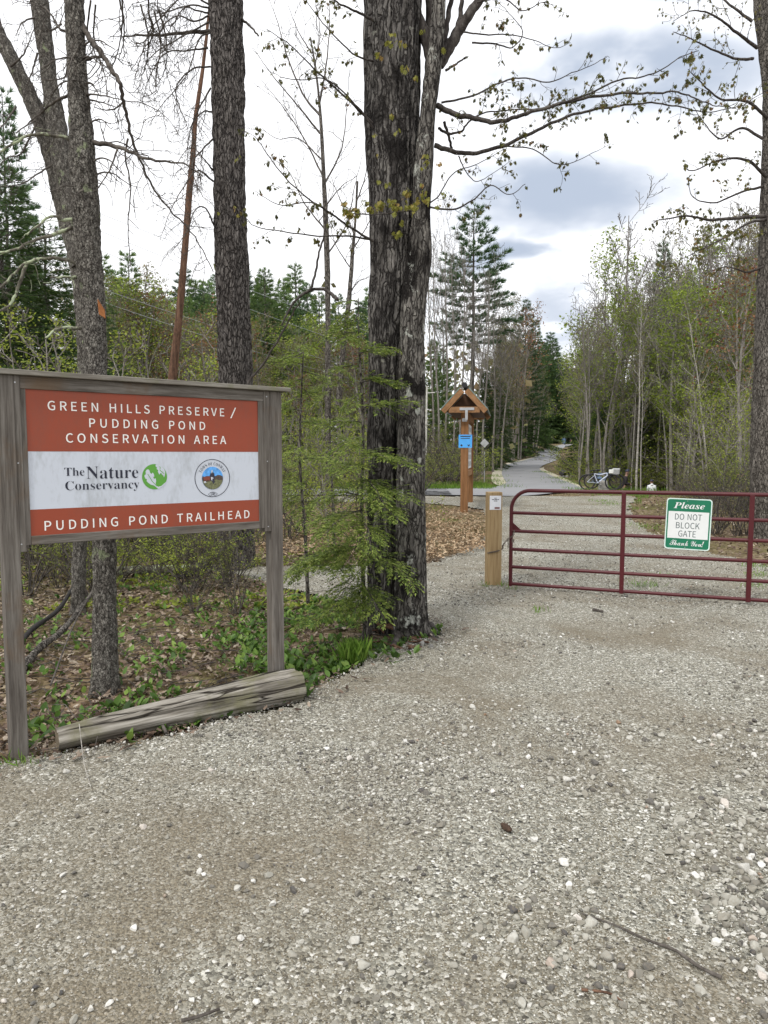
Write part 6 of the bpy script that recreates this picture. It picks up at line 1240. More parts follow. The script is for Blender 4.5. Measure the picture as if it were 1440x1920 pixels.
for px, Y in [(1186, 40), (1205, 34), (1255, 38), (1290, 33), (1350, 36), (1380, 30)]: put(birch[int(px) % 2], px, Y, rg.uniform(560, 680), label='thin pale stem standing in the mixed wood behind the gate', group='thin pale stems behind the gate', wide=.8)
fill(bare + bare + bud[:1], 64, (1085, 1460), (32, 75), lambda p, y: np.interp(p, [1085, 1150, 1300, 1460], [600, 520, 500, 420]), 'thin grey trunk in the mixed wood behind the gate', 'thin grey trees behind the gate', (.7, 1.1))
fill(leafy + leafy + bud[:1], 38, (1085, 1450), (34, 70), lambda p, y: np.interp(p, [1085, 1150, 1300, 1460], [640, 600, 580, 540]), 'hazy leafing tree in the mixed wood behind the gate', 'leafing trees behind the gate', (1, 1.4))
fill(fir + cedar, 16, (1090, 1440), (42, 75), lambda p, y: 690, 'small dark evergreen deep in the mixed wood behind the gate', 'small evergreens behind the gate', (1, 1.4))
fill(sapl, 64, (1110, 1440), (22, 60), lambda p, y: np.interp(y, [22, 60], [730, 770]), 'yellow green leafing sapling low in the wood behind the gate', 'leafing saplings behind the gate', (1.0, 1.5))
fill(shy, 90, (1100, 1460), (21, 56), lambda p, y: 852 - (np.interp(y, [20, 40, 56], [1.5, 2.2, 3.2]) - 1.75) / y * F, 'bright green leafing shrub low behind the gate', 'leafing shrubs behind the gate', (1.0, 1.6))
fill(shy, 46, (1135, 1340), (40.5, 50), lambda p, y: 852 - (rg.uniform(.5, 1.7) - 1.75) / y * F, 'low green bush behind the people beyond the gate', 'low green bushes behind the people', (1.3, 2.2))
fill(shb, 30, (1230, 1470), (15, 34), lambda p, y: 852 - (1.5 - 1.75) / y * F, 'brown twiggy shrub at the wood edge behind the gate', 'twiggy shrubs behind the gate', (1., 1.7))
fill(pinel + pine[:2], 26, (180, 700), (54, 80), lambda p, y: np.interp(p, [180, 330, 480, 600, 700], [520, 545, 525, 550, 590]), 'green pine in the row behind the thicket above the sign', 'pines behind the thicket above the sign', (1.05, 1.35))
fill(bud + [redb] + leafy, 30, (170, 700), (34, 58), lambda p, y: np.interp(p, [170, 330, 480, 600, 700], [570, 590, 640, 650, 650]), 'hazy budding tree in the thicket behind the trailhead sign', 'budding trees behind the trailhead sign', (1.2, 1.8))
# left undergrowth
fill(shy, 34, (-60, 330), (11, 24), lambda p, y: 852 - (np.interp(y, [11, 24], [1.9, 3.2]) - 1.75) / y * F, 'bright green leafing shrub showing above the trailhead sign', 'leafing shrubs above the trailhead sign', (1., 1.5))
fill(sapl, 16, (-40, 420), (14, 30), lambda p, y: np.interp(y, [14, 30], [600, 660]), 'yellow green sapling behind the trailhead sign', 'saplings behind the trailhead sign', (1., 1.4))
fill(sapl + shy, 30, (480, 700), (13, 34), lambda p, y: 852 - (np.interp(y, [13, 34], [2.0, 4.5]) - 1.75) / y * F, 'yellow green sapling in the thicket between sign and maple', 'saplings between the sign and the maple', (.9, 1.3))
fill(shb + shy[:1], 26, (20, 470), (7.5, 15), lambda p, y: 852 - (np.interp(y, [7, 15], [.75, 1.5]) - 1.75) / y * F, 'low brown twiggy shrub seen under the trailhead sign', 'twiggy shrubs under the trailhead sign', (.9, 1.5))
fill(shb + shy, 26, (30, 520), (8.5, 15), lambda p, y: 852 - (rg.uniform(.9, 1.9) - 1.75) / y * F, 'tangled leafing bush in the brush behind the trailhead sign', 'tangled bushes behind the trailhead sign', (1., 1.6))
fill(shb + shy + sapl[:1], 36, (790, 1000), (33, 56), lambda p, y: 852 - (np.interp(y, [33, 56], [2.0, 3.2]) - 1.75) / y * F, 'low scrub bush beyond the road behind the kiosk', 'scrub bushes behind the kiosk', (1.2, 1.9))
fill(shb + shy, 24, (480, 790), (26, 44), lambda p, y: 852 - (np.interp(y, [26, 44], [1.6, 3.0]) - 1.75) / y * F, 'low scrub bush beyond the road behind the maple', 'scrub bushes behind the maple', (1.2, 1.9))
for s in bare + bud + leafy + sapl + birch + pine + pinel + fir + cedar + shy + shb:
    if s.name not in USED: put(s, 1400, 60, 600)
# far-off wood that reads as one mass
g = G(); gt4 = G(); rg = np.random.default_rng(91); N = 46000
px = rg.uniform(-500, 1950, N); Y = rg.uniform(80, 380, N); x = (px - CX) / F * Y
hole = (np.abs(px - 1035) < 52) & (Y < 262); top = np.interp(px, [-500, 300, 480, 700, 900, 1000, 1060, 1090, 1150, 1300, 1950], [23, 23, 23, 22, 15, 15, 17, 15, 18, 19, 19]); z = rg.beta(1.3, 1.4, N) * top
k = ~hole; x, Y, z = x[k], Y[k], z[k]; zg = np.interp(Y, _GY, _GZ); tv, tf = lens(.7)
cl = np.stack([x, Y, z + zg], 1) + rg.normal(0, .4, (len(x), 3)); scatter(g, tv, tf, cl, frame_rot(rg.normal(size=cl.shape), rg.uniform(-2, 2, len(cl))), rg.uniform(.5, 1.3, len(cl)), 0, False)
for i in range(900):
    pxx = rg.uniform(-500, 1950); yy = rg.uniform(90, 300)
    if abs(pxx - 1035) < 55 and yy < 262: continue
    xx = (pxx - CX) / F * yy; z0 = float(np.interp(yy, _GY, _GZ)); h = rg.uniform(8, 16); tube(g, [V(xx, yy, z0 - .5), V(xx + rg.normal(0, .3), yy, z0 + h)], [.16, .05], 5, 1, cap=False)
tag(g.build('distant_woods', [M['leaf_bud'], M['bark_grey']]), 'far mixed woods closing the view behind the trees', 'woods', kind='stuff')

# ------------------------------------------------------------------ ground cover
rg = np.random.default_rng(500)
def sample(n, s0, s1, y0, y1, keep, off=4.):
    Y = -off + np.exp(rg.uniform(math.log(y0 + off), math.log(y1 + off), n)); X = rg.uniform(s0, s1, n) * (Y + off); k = keep(X, Y); return X[k], Y[k]
def surf(x, y): return np.where(in_lane(x, y), lane_z(x, y), ground(x, y) + (n2d(x, y, 1.7) - .5) * .07 - .03)
FALL = np.array([(0, -.5, .02), (.20, -.28, 0), (.16, -.05, .05), (.30, .15, .02), (.13, .30, .04), (0, .52, .10), (-.13, .30, .05), (-.30, .15, .0), (-.16, -.05, .06), (-.20, -.28, .03)])
FALL_F = np.array([[0, 1, 2], [0, 2, 8], [0, 8, 9], [2, 3, 4], [2, 4, 6], [2, 6, 8], [8, 6, 7], [4, 5, 6]])
def flat_rot(n, tilt): return np.einsum('nij,njk->nik', rotz(rg.uniform(0, 6.28, n)), np.einsum('nij,njk->nik', rotx(rg.normal(0, tilt, n)), roty(rg.normal(0, tilt, n))))
def litter(name, label, mat, x, y, size, tilt, lift=.012):
    g = G(); n = len(x); z = surf(x, y) + rg.uniform(.002, lift, n) + .01
    s = rg.uniform(*size, n)[:, None] * np.stack([rg.uniform(.6, 1.1, n), np.ones(n), rg.uniform(.5, 2.4, n)], 1); R_ = flat_rot(n, tilt)
    v = np.einsum('nij,nkj->nki', R_, FALL[None] * s[:, None, :]) + np.stack([x, y, z], 1)[:, None]; f = FALL_F[None] + (np.arange(n) * 10)[:, None, None]
    g.add(v.reshape(-1, 3), f.reshape(-1, 3), 0, False); return tag(g.build(name, M[mat]), label, kind='stuff')
out = lambda x, y: ~in_lane(x, y)
bed = lambda x, y: out(x, y) & (x < 1)
x, y = sample(40000, -.75, .12, 3.2, 16, bed); litter('fallen_leaves', 'brown fallen leaves carpeting the bed behind the sign', 'litter', x, y, (.026, .082), .42, .035)
x, y = sample(1500, -.65, .1, 3.6, 13, bed); g = G()
for a_, b_ in zip(x, y):
    L = rg.uniform(.12, .55); t_ = rg.uniform(0, 6.28); z_ = float(surf(np.array([a_]), np.array([b_]))[0]) + .025; d_ = V(math.cos(t_), math.sin(t_), 0) * L; q = [V(a_, b_, z_), V(a_, b_, z_ + rg.uniform(.005, .05)) + d_ * .5 + rg.normal(0, .02, 3), V(a_, b_, z_ + rg.uniform(0, .09)) + d_]; tube(g, q, [rg.uniform(.0025, .007), .003, .0015], 4, cap=False)
tag(g.build('twig_litter', M['bark_twig']), 'small dead twigs strewn over the leaf litter behind the sign', kind='stuff')
x, y = sample(9000, -.55, .08, 8, 25, bed); litter('fallen_leaves', 'pale fallen leaves on the open ground behind the maple', 'litter_pale', x, y, (.06, .13), .3, .03)
x, y = sample(14000, .1, .85, 9, 30, lambda x, y: out(x, y) & (x > 4) & (y < 31)); litter('fallen_leaves', 'brown fallen leaves along the far side of the lane', 'litter', x, y, (.06, .12), .3, .03)
x, y = sample(7000, -.4, .9, 31, 70, lambda x, y: (np.abs(x - np.interp(y, _XY, _XR) + 3) > 4)); litter('fallen_leaves', 'fallen leaves on the banks beside the paved path', 'litter_pale', x, y, (.10, .22), .3, .04)
x, y = sample(700, -.5, .8, 2.6, 22, lambda x, y: in_lane(x, y) & (n2d(x, y, .8) > .52)); litter('fallen_leaves', 'few fallen leaves lying on the gravel', 'litter', x, y, (.02, .05), .25)
e = []
for i in range(len(LANE) - 1):
    a, b_ = LANE[i], LANE[i + 1]; n = int(np.linalg.norm(b_ - a) * 42)
    if b_[1] < 9 and b_[0] < 2: e += [a + (b_ - a) * t for t in rg.random(n)]
e = np.array(e) + rg.normal(0, .13, (len(e), 2)); litter('fallen_leaves', 'fallen leaves gathered along the gravel edge and log', 'litter', e[:, 0], e[:, 1], (.035, .085), .3, .025)
# wood chips by the kiosk
CH = np.array([(1.0, 11.4), (1.9, 13.0), (2.3, 15.0), (2.7, 17.5), (3.0, 20), (2.8, 22), (1.8, 23.3), (-1.2, 23), (-3.0, 18), (-3.2, 13), (-.8, 11.9)])
x, y = sample(52000, -.5, .3, 11, 23.5, lambda x, y: inside(x + (n2d(x, y, 1.6) - .47) * .9, y + (n2d(x + 9, y, 1.6) - .47) * .9, CH) & (rg.random(len(x)) < np.clip(1.25 - np.hypot((x - 1.2) / 3.2, (y - 14.5) / 8) * .8, .12, 1)))
g = G(); n = len(x); cv = np.array([(-.5, -.5, 0), (.5, -.5, .1), (.5, .5, 0), (-.5, .5, .12)]); sc_ = np.stack([rg.uniform(.012, .03, n), rg.uniform(.03, .085, n), rg.uniform(.03, .06, n)], 1)
zz = ground(x, y) + .03 * np.clip(1 - np.hypot((x - 1.2) / 1.6, (y - 14) / 4), 0, 1) * 4 + rg.uniform(.0, .035, n)
v = np.einsum('nij,nkj->nki', flat_rot(n, .35), cv[None] * sc_[:, None, :]) + np.stack([x, y, zz], 1)[:, None]; g.add(v.reshape(-1, 3), (np.array([[0, 1, 2, 3]])[None] + (np.arange(n) * 4)[:, None, None]).reshape(-1, 4), 0, False)
tag(g.build('wood_chips', M['chip']), 'tan wood chips spread round the foot of the kiosk', kind='stuff')
# leafy ground plants behind the log
OV = np.array([(0, 0, 0), (.22, .22, .05), (.27, .5, .06), (.16, .8, .03), (0, 1.02, -.03), (-.16, .8, .03), (-.27, .5, .06), (-.22, .22, .05), (0, .5, 0)]); OVF = np.array([[0, 1, 8], [1, 2, 8], [2, 3, 8], [3, 4, 8], [4, 5, 8], [5, 6, 8], [6, 7, 8], [7, 0, 8]])
def plants(x, y, size, n_l, name='ground_plants', label='', mat='leaf_plant', up=(.35, 1.1)):
    k = rg.integers(*n_l, len(x)); X = np.repeat(x, k); Y_ = np.repeat(y, k); N = len(X); a = rg.uniform(0, 6.28, N); el_ = rg.uniform(*up, N); d = np.stack([np.cos(a) * np.cos(el_), np.sin(a) * np.cos(el_), np.sin(el_)], 1); s = rg.uniform(*size, N)
    p = np.stack([X, Y_, surf(X, Y_) + rg.uniform(.0, .05, N)], 1) + d * V(.02, .02, 0); g = G(); scatter(g, OV, OVF, p, frame_rot(d, rg.normal(0, .5, N)), s, 0, True); return tag(g.build(name, M[mat]), label, kind='stuff')
def bedmask(x, y): return bed(x, y) & (rg.random(len(x)) < np.clip((n2d(x, y, 1.5, 3) - .33) * 4.5, .03, 1) * np.clip((x + 2.8) * .55, .26, 1))
x, y = sample(9000, -.62, .06, 4.3, 10.5, bedmask); plants(x, y, (.04, .085), (2, 4), label='small bright green leaf plants covering the bed behind the log')
x, y = sample(1500, -.14, .05, 5.6, 8.6, lambda x, y: bed(x, y) & (x > -1.5) & (n2d(x, y, 2.2) > .36)); plants(x, y, (.035, .08), (2, 4), label='bright green leaf plants crowded at the foot of the maple')
x, y = sample(2600, -.5, .02, 8, 13, lambda x, y: bed(x, y) & (n2d(x, y, .9) > .47)); plants(x, y, (.04, .08), (3, 6), label='yellow green low plants behind the sign', mat='leaf_yellow', up=(.2, .9))
pk = np.array([gp(px, py)[:2] for px, py in [(45, 1375), (60, 1362), (40, 1405), (52, 1390), (215, 1335), (240, 1325), (300, 1306), (225, 1328), (570, 1290), (566, 1300), (575, 1283), (560, 1308), (630, 1250), (640, 1255), (620, 1245), (730, 1238), (742, 1234), (718, 1240), (760, 1236), (35, 1350), (70, 1345), (255, 1385), (640, 1262)]]); pk = np.repeat(pk, 3, 0) + rg.normal(0, .05, (69, 2))
plants(pk[:, 0], pk[:, 1], (.05, .10), (2, 4), label='scattered green seedlings along the log and gravel edge')
def blades(x, y, h, name, label, mat, spread=.35, wf=.06):
    n = len(x); g = G(); bv = np.array([(-.5, 0, 0), (.5, 0, 0), (.32, .10, .6), (0, .32, 1.)]); f = np.array([[0, 1, 2], [0, 2, 3]]); s = rg.uniform(*h, n); sc_ = np.stack([np.clip(s * wf, .0035, .05), s, s], 1)
    R_ = np.einsum('nij,njk->nik', rotz(rg.uniform(0, 6.28, n)), rotx(rg.normal(0, spread, n))); v = np.einsum('nij,nkj->nki', R_, bv[None] * sc_[:, None]) + np.stack([x, y, surf(x, y) - .01], 1)[:, None]
    g.add(v.reshape(-1, 3), (f[None] + (np.arange(n) * 4)[:, None, None]).reshape(-1, 3), 0, False); return tag(g.build(name, M[mat]), label, kind='stuff')
c = gp(664, 1236); n = 420; blades(c[0] + rg.normal(0, .05, n), c[1] + rg.normal(0, .045, n), (.10, .25), 'grass', 'tall tuft of dark green grass at the foot of the maple', 'grass', .12, .016)
x, y = sample(30000, -.5, .17, 31.2, 37, lambda x, y: (x < np.interp(y, [31, 32.5, 36], [4.6, 5.2, 5.0])) & (n2d(x, y, .5) > .30)); blades(x, y, (.10, .26), 'grass', 'bright green grass verge beyond the crossing road', 'grass')
x, y = sample(26000, .2, .75, 21, 34, lambda x, y: out(x, y) & (x > 8) & (n2d(x, y, .45) > .46)); blades(x, y, (.08, .24), 'grass', 'patchy green grass round the parked bicycles', 'grass')
x, y = sample(46000, .12, .6, 33, 110, lambda x, y: (x > np.interp(y, _XY, _XR) + .9) & (x < np.interp(y, _XY, _XR) + 9) & (n2d(x, y, .4) > .40)); k = rg.random(len(x)) < .5; blades(x[k], y[k], (.15, .42), 'grass', 'dry yellow green grass on the bank below the path', 'grass_dry'); blades(x[~k], y[~k], (.15, .42), 'grass', 'fresh green grass on the bank below the path', 'grass')
x, y = sample(30000, -.2, .4, 33, 120, lambda x, y: (x < np.interp(y, _XY, _XR) - 5.2) & (n2d(x, y, .3) > .47)); blades(x, y, (.12, .30), 'grass', 'dry grass on the slope beside the path', 'grass_dry')
sh_ = np.concatenate([np.array(px2([(936, 911), (926, 902), (923, 893), (928, 882), (938, 874), (962, 866)])), np.array(px2([(1068, 906), (1050, 898), (1022, 886)]))]); sh_ = np.repeat(sh_, 420, 0) + rg.normal(0, .5, (420 * 9, 2)) * V(1, 2.5); blades(sh_[:, 0], sh_[:, 1], (.06, .2), 'grass', 'thin grass growing into the gravel edge of the paved path', 'grass')
tf_ = np.array([gp(px, py)[:2] for px, py in [(1200, 1098), (1225, 1100), (1240, 1082), (1010, 1149), (1420, 1080), (1422, 1100), (1415, 1064), (1130, 940), (1145, 946), (1190, 952), (1215, 985), (1230, 990), (845, 975)]]); r_ = np.array([.12, .06, .06, .05, .1, .12, .1, .3, .3, .3, .25, .25, .2]); k = rg.choice(len(tf_), 1500, p=r_ / r_.sum()); q = tf_[k] + rg.normal(0, 1, (1500, 2)) * r_[k][:, None]
blades(q[:, 0], q[:, 1], (.03, .10), 'grass', 'small grass tufts sprouting through the gravel', 'grass', .5)

bs_ = []
for (bx, by) in ((-2.16, 3.9), (-2.04, 3.92), (-.82, 5.02), (-.74, 5.1), (p0[0] - .1, p0[1] - .05), (p0[0] + .1, p0[1] - .06), (gl[0] + .02, gl[1] - .04)): bs_ += [(bx, by)] * 26
bs_ = np.array(bs_) + rg.normal(0, .05, (len(bs_), 2)); blades(bs_[:, 0], bs_[:, 1], (.03, .10), 'grass', 'short weeds growing round the feet of the posts', 'grass', .5)

# pebbles lying on the gravel lane
def ico(sub):
    t = (1 + 5 ** .5) / 2; v = [(-1, t, 0), (1, t, 0), (-1, -t, 0), (1, -t, 0), (0, -1, t), (0, 1, t), (0, -1, -t), (0, 1, -t), (t, 0, -1), (t, 0, 1), (-t, 0, -1), (-t, 0, 1)]
    f = [(0, 11, 5), (0, 5, 1), (0, 1, 7), (0, 7, 10), (0, 10, 11), (1, 5, 9), (5, 11, 4), (11, 10, 2), (10, 7, 6), (7, 1, 8), (3, 9, 4), (3, 4, 2), (3, 2, 6), (3, 6, 8), (3, 8, 9), (4, 9, 5), (2, 4, 11), (6, 2, 10), (8, 6, 7), (9, 8, 1)]
    v = [unit(p) for p in v]
    for _ in range(sub):
        c = {}; nf = []
        def mid(a, b):
            k = (min(a, b), max(a, b))
            if k not in c: v.append(unit(v[a] + v[b])); c[k] = len(v) - 1
            return c[k]
        for a, b, d in f: ab, bd, da = mid(a, b), mid(b, d), mid(d, a); nf += [(a, ab, da), (b, bd, ab), (d, da, bd), (ab, bd, da)]
        f = nf
    return np.array(v), np.array(f)
def stones(g, x, y, s, sub, kinds, sink=.25, smooth=True, mat=0):
    V0, F0 = ico(sub); n = len(x); kd_ = rg.integers(0, kinds, n)
    for k in range(kinds):
        pv = V0 * (1 + (fbm(V0 * 1.1 + 13.1 * k, 3) - .45)[:, None] * 1.15); pv = pv * V(1, rg.uniform(.6, .95), rg.uniform(.45, .75))
        for q in range(6): nn = unit(rg.normal(size=3)); dcut = rg.uniform(.34, .6); over = np.maximum(pv @ nn - dcut, 0); pv = pv - over[:, None] * nn
        m_ = kd_ == k; nn = m_.sum(); scatter(g, pv, F0, np.stack([x[m_], y[m_], surf(x[m_], y[m_]) + s[m_] * (.42 - sink)], 1), flat_rot(nn, .35), s[m_], mat, smooth)
g = G()
def dens(x, y): return in_lane(x, y, .1) & (rg.random(len(x)) < np.clip(.25 + (n2d(x, y, 1.1, 3) - .45) * 5 + .4 * sstep(.2, 2.0, x) * (1 - sstep(3, 5, y)), .05, 1))
x, y = sample(150000, -.75, .75, 1.3, 9, dens, off=.25); s = np.exp(rg.normal(math.log(.0052), .45, len(x))); s = np.clip(s * np.clip(.75 + y * .05, .75, 1.2), .003, .016); stones(g, x, y, s * 1.12, 0, 10, smooth=False)
x, y = sample(17000, -.75, .75, 1.3, 8, dens, off=.25); s = np.clip(np.exp(rg.normal(math.log(.0105), .38, len(x))), .006, .026); stones(g, x, y, s * 1.15, 1, 14, smooth=False)
x, y = sample(5200, -.2, .75, 1.3, 4.6, lambda x, y: in_lane(x, y) & (rg.random(len(x)) < np.clip(.05 + (x - .22 * y + .15) * 1.5, .03, .9)) & (n2d(x, y, 1.8) > .40), off=.25); s = np.clip(np.exp(rg.normal(math.log(.0165), .34, len(x))), .009, .036); stones(g, x, y, s, 2, 10)
x, y = sample(22000, -.5, .62, 8, 24, lambda x, y: in_lane(x, y), off=0.); s = rg.uniform(.008, .020, len(x)); stones(g, x, y, s, 0, 6)
e = np.concatenate([LANE[i] + (LANE[i + 1] - LANE[i]) * np.random.default_rng(i).random((260, 1)) for i in range(len(LANE) - 1) if LANE[i + 1][1] < 12.5 and LANE[i + 1][0] < 1.5]); e = e + rg.normal(0, .13, e.shape); stones(g, e[:, 0], e[:, 1], rg.uniform(.004, .013, len(e)), 0, 6, smooth=False)
tag(g.build('gravel_stones', M['pebble']), 'loose grey and white gravel stones on the lane', 'gravel', kind='stuff')

# ------------------------------------------------------------------ sticks, cone, fallen wood
def stick(name, label, pix, lift, r0, r1, mat='bark_twig', fork=None, n=14, cat='stick', Y=None):
    P = np.array([gp(a, b) for a, b in pix]); P[:, 2] += lift if not isinstance(lift, (list, tuple)) else np.array(lift); q = spline(P, n); g = G(); tube(g, q, np.linspace(r0, r1, n) * (1 + .12 * np.sin(np.arange(n) * 2.1)), 8)
    if fork: P = np.array([gp(a, b) for a, b in fork]); P[:, 2] += r0; tube(g, spline(P, 8), np.linspace(r0 * .7, r1 * .6, 8), 6)
    return tag(g.build(name, M[mat], cent=True), label, cat)
stick('fallen_twig', 'long bent brown twig lying on the coarse gravel below the gate', [(1092, 1722), (1150, 1742), (1215, 1772), (1265, 1790), (1310, 1822), (1352, 1842)], .018, .0032, .0065, 'bark_twig')
stick('fallen_twig', 'short brown twig at the bottom edge of the gravel', [(340, 1921), (375, 1912), (412, 1898)], .012, .0055, .004, 'bark_twig')
stick('fallen_twig', 'thin pale twig lying across the gravel near the log end', [(150, 1400), (158, 1440), (170, 1478)], [.14, .03, .01], .0022, .0018, 'bark_pale')
stick('fallen_twig', 'pair of small dark bits of twig near the stones of the lower gravel', [(1090, 1862), (1140, 1868), (1168, 1885)], .012, .0045, .003, 'bark_red')
stick('fallen_branch', 'black wet branch propped against the slim spruce under the sign', [(30, 1225), (60, 1190), (110, 1165), (140, 1135), (178, 1105)], [.03, .05, .12, .22, .33], .026, .020, 'burnt', cat='branch')
stick('fallen_branch', 'grey rotten branch leaning from the ground to the slim spruce under the sign', [(42, 1258), (75, 1225), (115, 1205), (150, 1175), (185, 1140)], [.02, .05, .10, .17, .26], .034, .020, 'bark_grey', cat='branch')
stick('fallen_branch', 'thin brown branch slanting behind the slim spruce under the sign', [(95, 1290), (150, 1190), (215, 1110), (285, 1050)], [.02, .2, .35, .3], .008, .006, cat='branch')
stick('fallen_log', 'fallen mossy trunk lying in the leaves under the middle of the sign', [(205, 1080), (290, 1076), (350, 1075), (392, 1064)], .06, .075, .06, 'bark_lich', n=20, cat='log')
stick('fallen_branch', 'dark fallen branch lying at the foot of the old pine', [(330, 1088), (365, 1080), (402, 1060), (420, 1050)], [.03, .05, .10, .2], .04, .02, 'burnt', cat='branch')
g = G(); c = gp(950, 1558) + V(0, 0, .016); V0, F0 = ico(2); g.add((V0 * V(.016, .034, .014)) @ rotz(np.array(.5)).T + c, F0)
for i in range(46):
    a = i * 2.4; f = (i + .5) / 46; ax = unit(rotz(np.array(.5)) @ V(0, 1, 0)); e = V(ax[1], -ax[0], 0); w = e * math.cos(a) + vz * math.sin(a); rr = .017 * math.sin(math.pi * (.12 + .8 * f)); p = c + ax * (.068 * f - .034) + w * rr; k_ = np.cross(ax, w)
    g.add([p - k_ * .005, p + k_ * .005, p + w * .004 + ax * .008], [[0, 1, 2]], 0, False)
tag(g.build('pine_cone', M['cone'], cent=True), 'small dark brown pine cone lying alone on the gravel', 'pine cone')
stick('gravel_clod', 'dark twig scrap on the gravel just before the gate', [(1112, 1146), (1122, 1148), (1130, 1150)], .02, .018, .014, 'bark_twig', n=5)
for i, (px, py, s) in enumerate([(790, 1212, .05), (772, 1218, .03), (806, 1215, .03)]):
    g = G(); p = gp(px, py); stones(g, np.array([p[0]]), np.array([p[1]]), np.array([s]), 2, 1); tag(g.build('pale_rock', M['rock'], cent=True), 'pale rock embedded at the foot of the twin maple', 'rock', 'pale rocks at the foot of the maple')

# ------------------------------------------------------------------ bicycles
def bicycle(label, loc, yaw, tilt, frame_m, extra, pitch=0.0):
    """bicycle with its bottom bracket plane along local x, wheels on the ground"""
    Rm = np.array(Matrix.Rotation(yaw, 3, 'Z') @ Matrix.Rotation(pitch, 3, 'Y') @ Matrix.Rotation(tilt, 3, 'X')); o = np.asarray(loc, float)
    root = thing('bicycle', label, 'bicycle', o); W = lambda p: o + np.asarray(p, float) @ Rm.T; RW = .345
    def ring(g, c, R, r, n=36, s=8): A = np.linspace(0, 2 * math.pi, n + 1); tube(g, W(np.stack([c[0] + R * np.cos(A), 0 * A + c[1], c[2] + R * np.sin(A)], 1)), r, s, cap=False)
    for cx in (-.53, .54):
        g = G(); ring(g, (cx, 0, RW), RW - .022, .024); w = g.build('wheel', M['black'], root); g = G(); ring(g, (cx, 0, RW), RW - .052, .009); w_ = g.build('rim', M['black'], w)
        g = G()
        for k in range(24): a = k * math.pi / 12; tube(g, W([(cx, .02 * (-1) ** k, RW), (cx + (RW - .055) * math.cos(a), 0, RW + (RW - .055) * math.sin(a))]), .0022, 4, cap=False)
        tube(g, W([(cx, -.05, RW), (cx, .05, RW)]), .022, 10); g.build('spokes', M['dark_steel'], w)
    bb, hd0, hd1, st, ra, fa = (-.10, 0, .30), (.30, 0, .62), (.275, 0, .74), (-.24, 0, .70), (-.53, 0, RW), (.54, 0, RW)
    g = G(); tube(g, W([bb, (.1, 0, .47), hd0]), .030, 10); tube(g, W([st, (.02, 0, .66), hd1]), .022, 10); tube(g, W([bb, st]), .020, 10); tube(g, W([hd0, hd1]), .026, 10)
    for s in (-.045, .045): tube(g, W([(bb[0], s * .5, bb[2]), (ra[0], s, ra[2])]), .012, 8); tube(g, W([(st[0], s * .3, .62), (ra[0], s, ra[2])]), .010, 8)
    g.build('frame', M[frame_m], root)
    g = G()
    for s in (-.05, .05): tube(g, W([(.31, s, .60), (.42, s, .48), (fa[0], s, fa[2])]), .016, 8)
    tube(g, W([(.31, -.05, .60), (.31, .05, .60)]), .02, 8); g.build('fork', M['black'], root)
    g = G(); tube(g, W([hd1, (.25, 0, .86), (.30, 0, .92)]), .016, 8); tube(g, W([(.22, -.31, .95), (.29, -.16, .93), (.31, 0, .92), (.29, .16, .93), (.22, .31, .95)]), .014, 8); g.build('handlebar', M['black'], root)
    g = G(); tube(g, W([st, (-.27, 0, .82)]), .014, 8); V0, F0 = ico(2); sv_ = V0 * V(.14, .075, .03); sv_[:, 1] *= np.where(sv_[:, 0] > 0, .45, 1); g.add(W(sv_ + V(-.27, 0, .845)), F0); g.build('saddle', M['black'], root)
    g = G(); A = np.linspace(0, 2 * math.pi, 21); tube(g, W(np.stack([bb[0] + .085 * np.cos(A), 0 * A - .05, bb[2] + .085 * np.sin(A)], 1)), .008, 5, cap=False); tube(g, W([(bb[0], -.06, bb[2]), (bb[0] + .12, -.08, bb[2] - .12)]), .01, 6); tube(g, W([(bb[0], .06, bb[2]), (bb[0] - .12, .08, bb[2] + .12)]), .01, 6)
    for a, s in ((V(bb[0] + .12, -.11, bb[2] - .12), 1), (V(bb[0] - .12, .11, bb[2] + .12), 1)): box(g, W(a - V(.045, .04, .01)), Rm @ V(.09, 0, 0), Rm @ V(0, .08, 0), Rm @ V(0, 0, .02))
    tube(g, W([(bb[0], -.05, bb[2] + .085), (ra[0], -.045, ra[2] + .04)]), .005, 4); tube(g, W([(bb[0], -.05, bb[2] - .085), (ra[0], -.045, ra[2] - .04)]), .005, 4); g.build('crankset', M['black'], root)
    for nm, mt, (c, h) in extra:
        g = G(); c, h = np.array(c), np.array(h); b8 = [c + h * V(*q) for q in ((-1, -1, -.9), (1, -1, -.9), (1, 1, -.9), (-1, 1, -.9), (-1.12, -1.1, 1), (1.12, -1.1, 1), (1.12, 1.1, 1), (-1.12, 1.1, 1))]; g.add(W(np.array(b8)), BOXF, 0, False); g.build(nm, M[mt], root, bevel=.02)
    return root
c = at(1122, 918, 30.6); bicycle('pale mountain bicycle with white handlebar bag parked beside the paved path', (c[0], 30.4, ground(c[0], 30.4) + .02), math.radians(-14), math.radians(-6), 'bike_white', [('handlebar_bag', 'bag', ((.45, 0, .79), (.085, .12, .09))), ('battery', 'bike_blue', ((-.02, 0, .52), (.09, .03, .05)))])
c = at(1131, 917, 31.3); bicycle('dark blue bicycle with grey basket parked behind the pale one', (c[0], 31.2, ground(c[0], 31.2) + .02), math.radians(-24), math.radians(5), 'bike_blue', [('basket', 'basket', ((.50, 0, .78), (.14, .16, .13)))])
c = at(1130, 916, 30.9); g = G(); bb = V(c[0], 30.85, float(ground(c[0], 30.85))); g.add([bb + V(*q) for q in ((-.20, -.14, -.05), (.22, -.14, -.05), (.24, .14, -.05), (-.2, .14, -.05), (-.16, -.11, .40), (.15, -.1, .42), (.16, .12, .40), (-.15, .11, .43))], BOXF, 0, False)
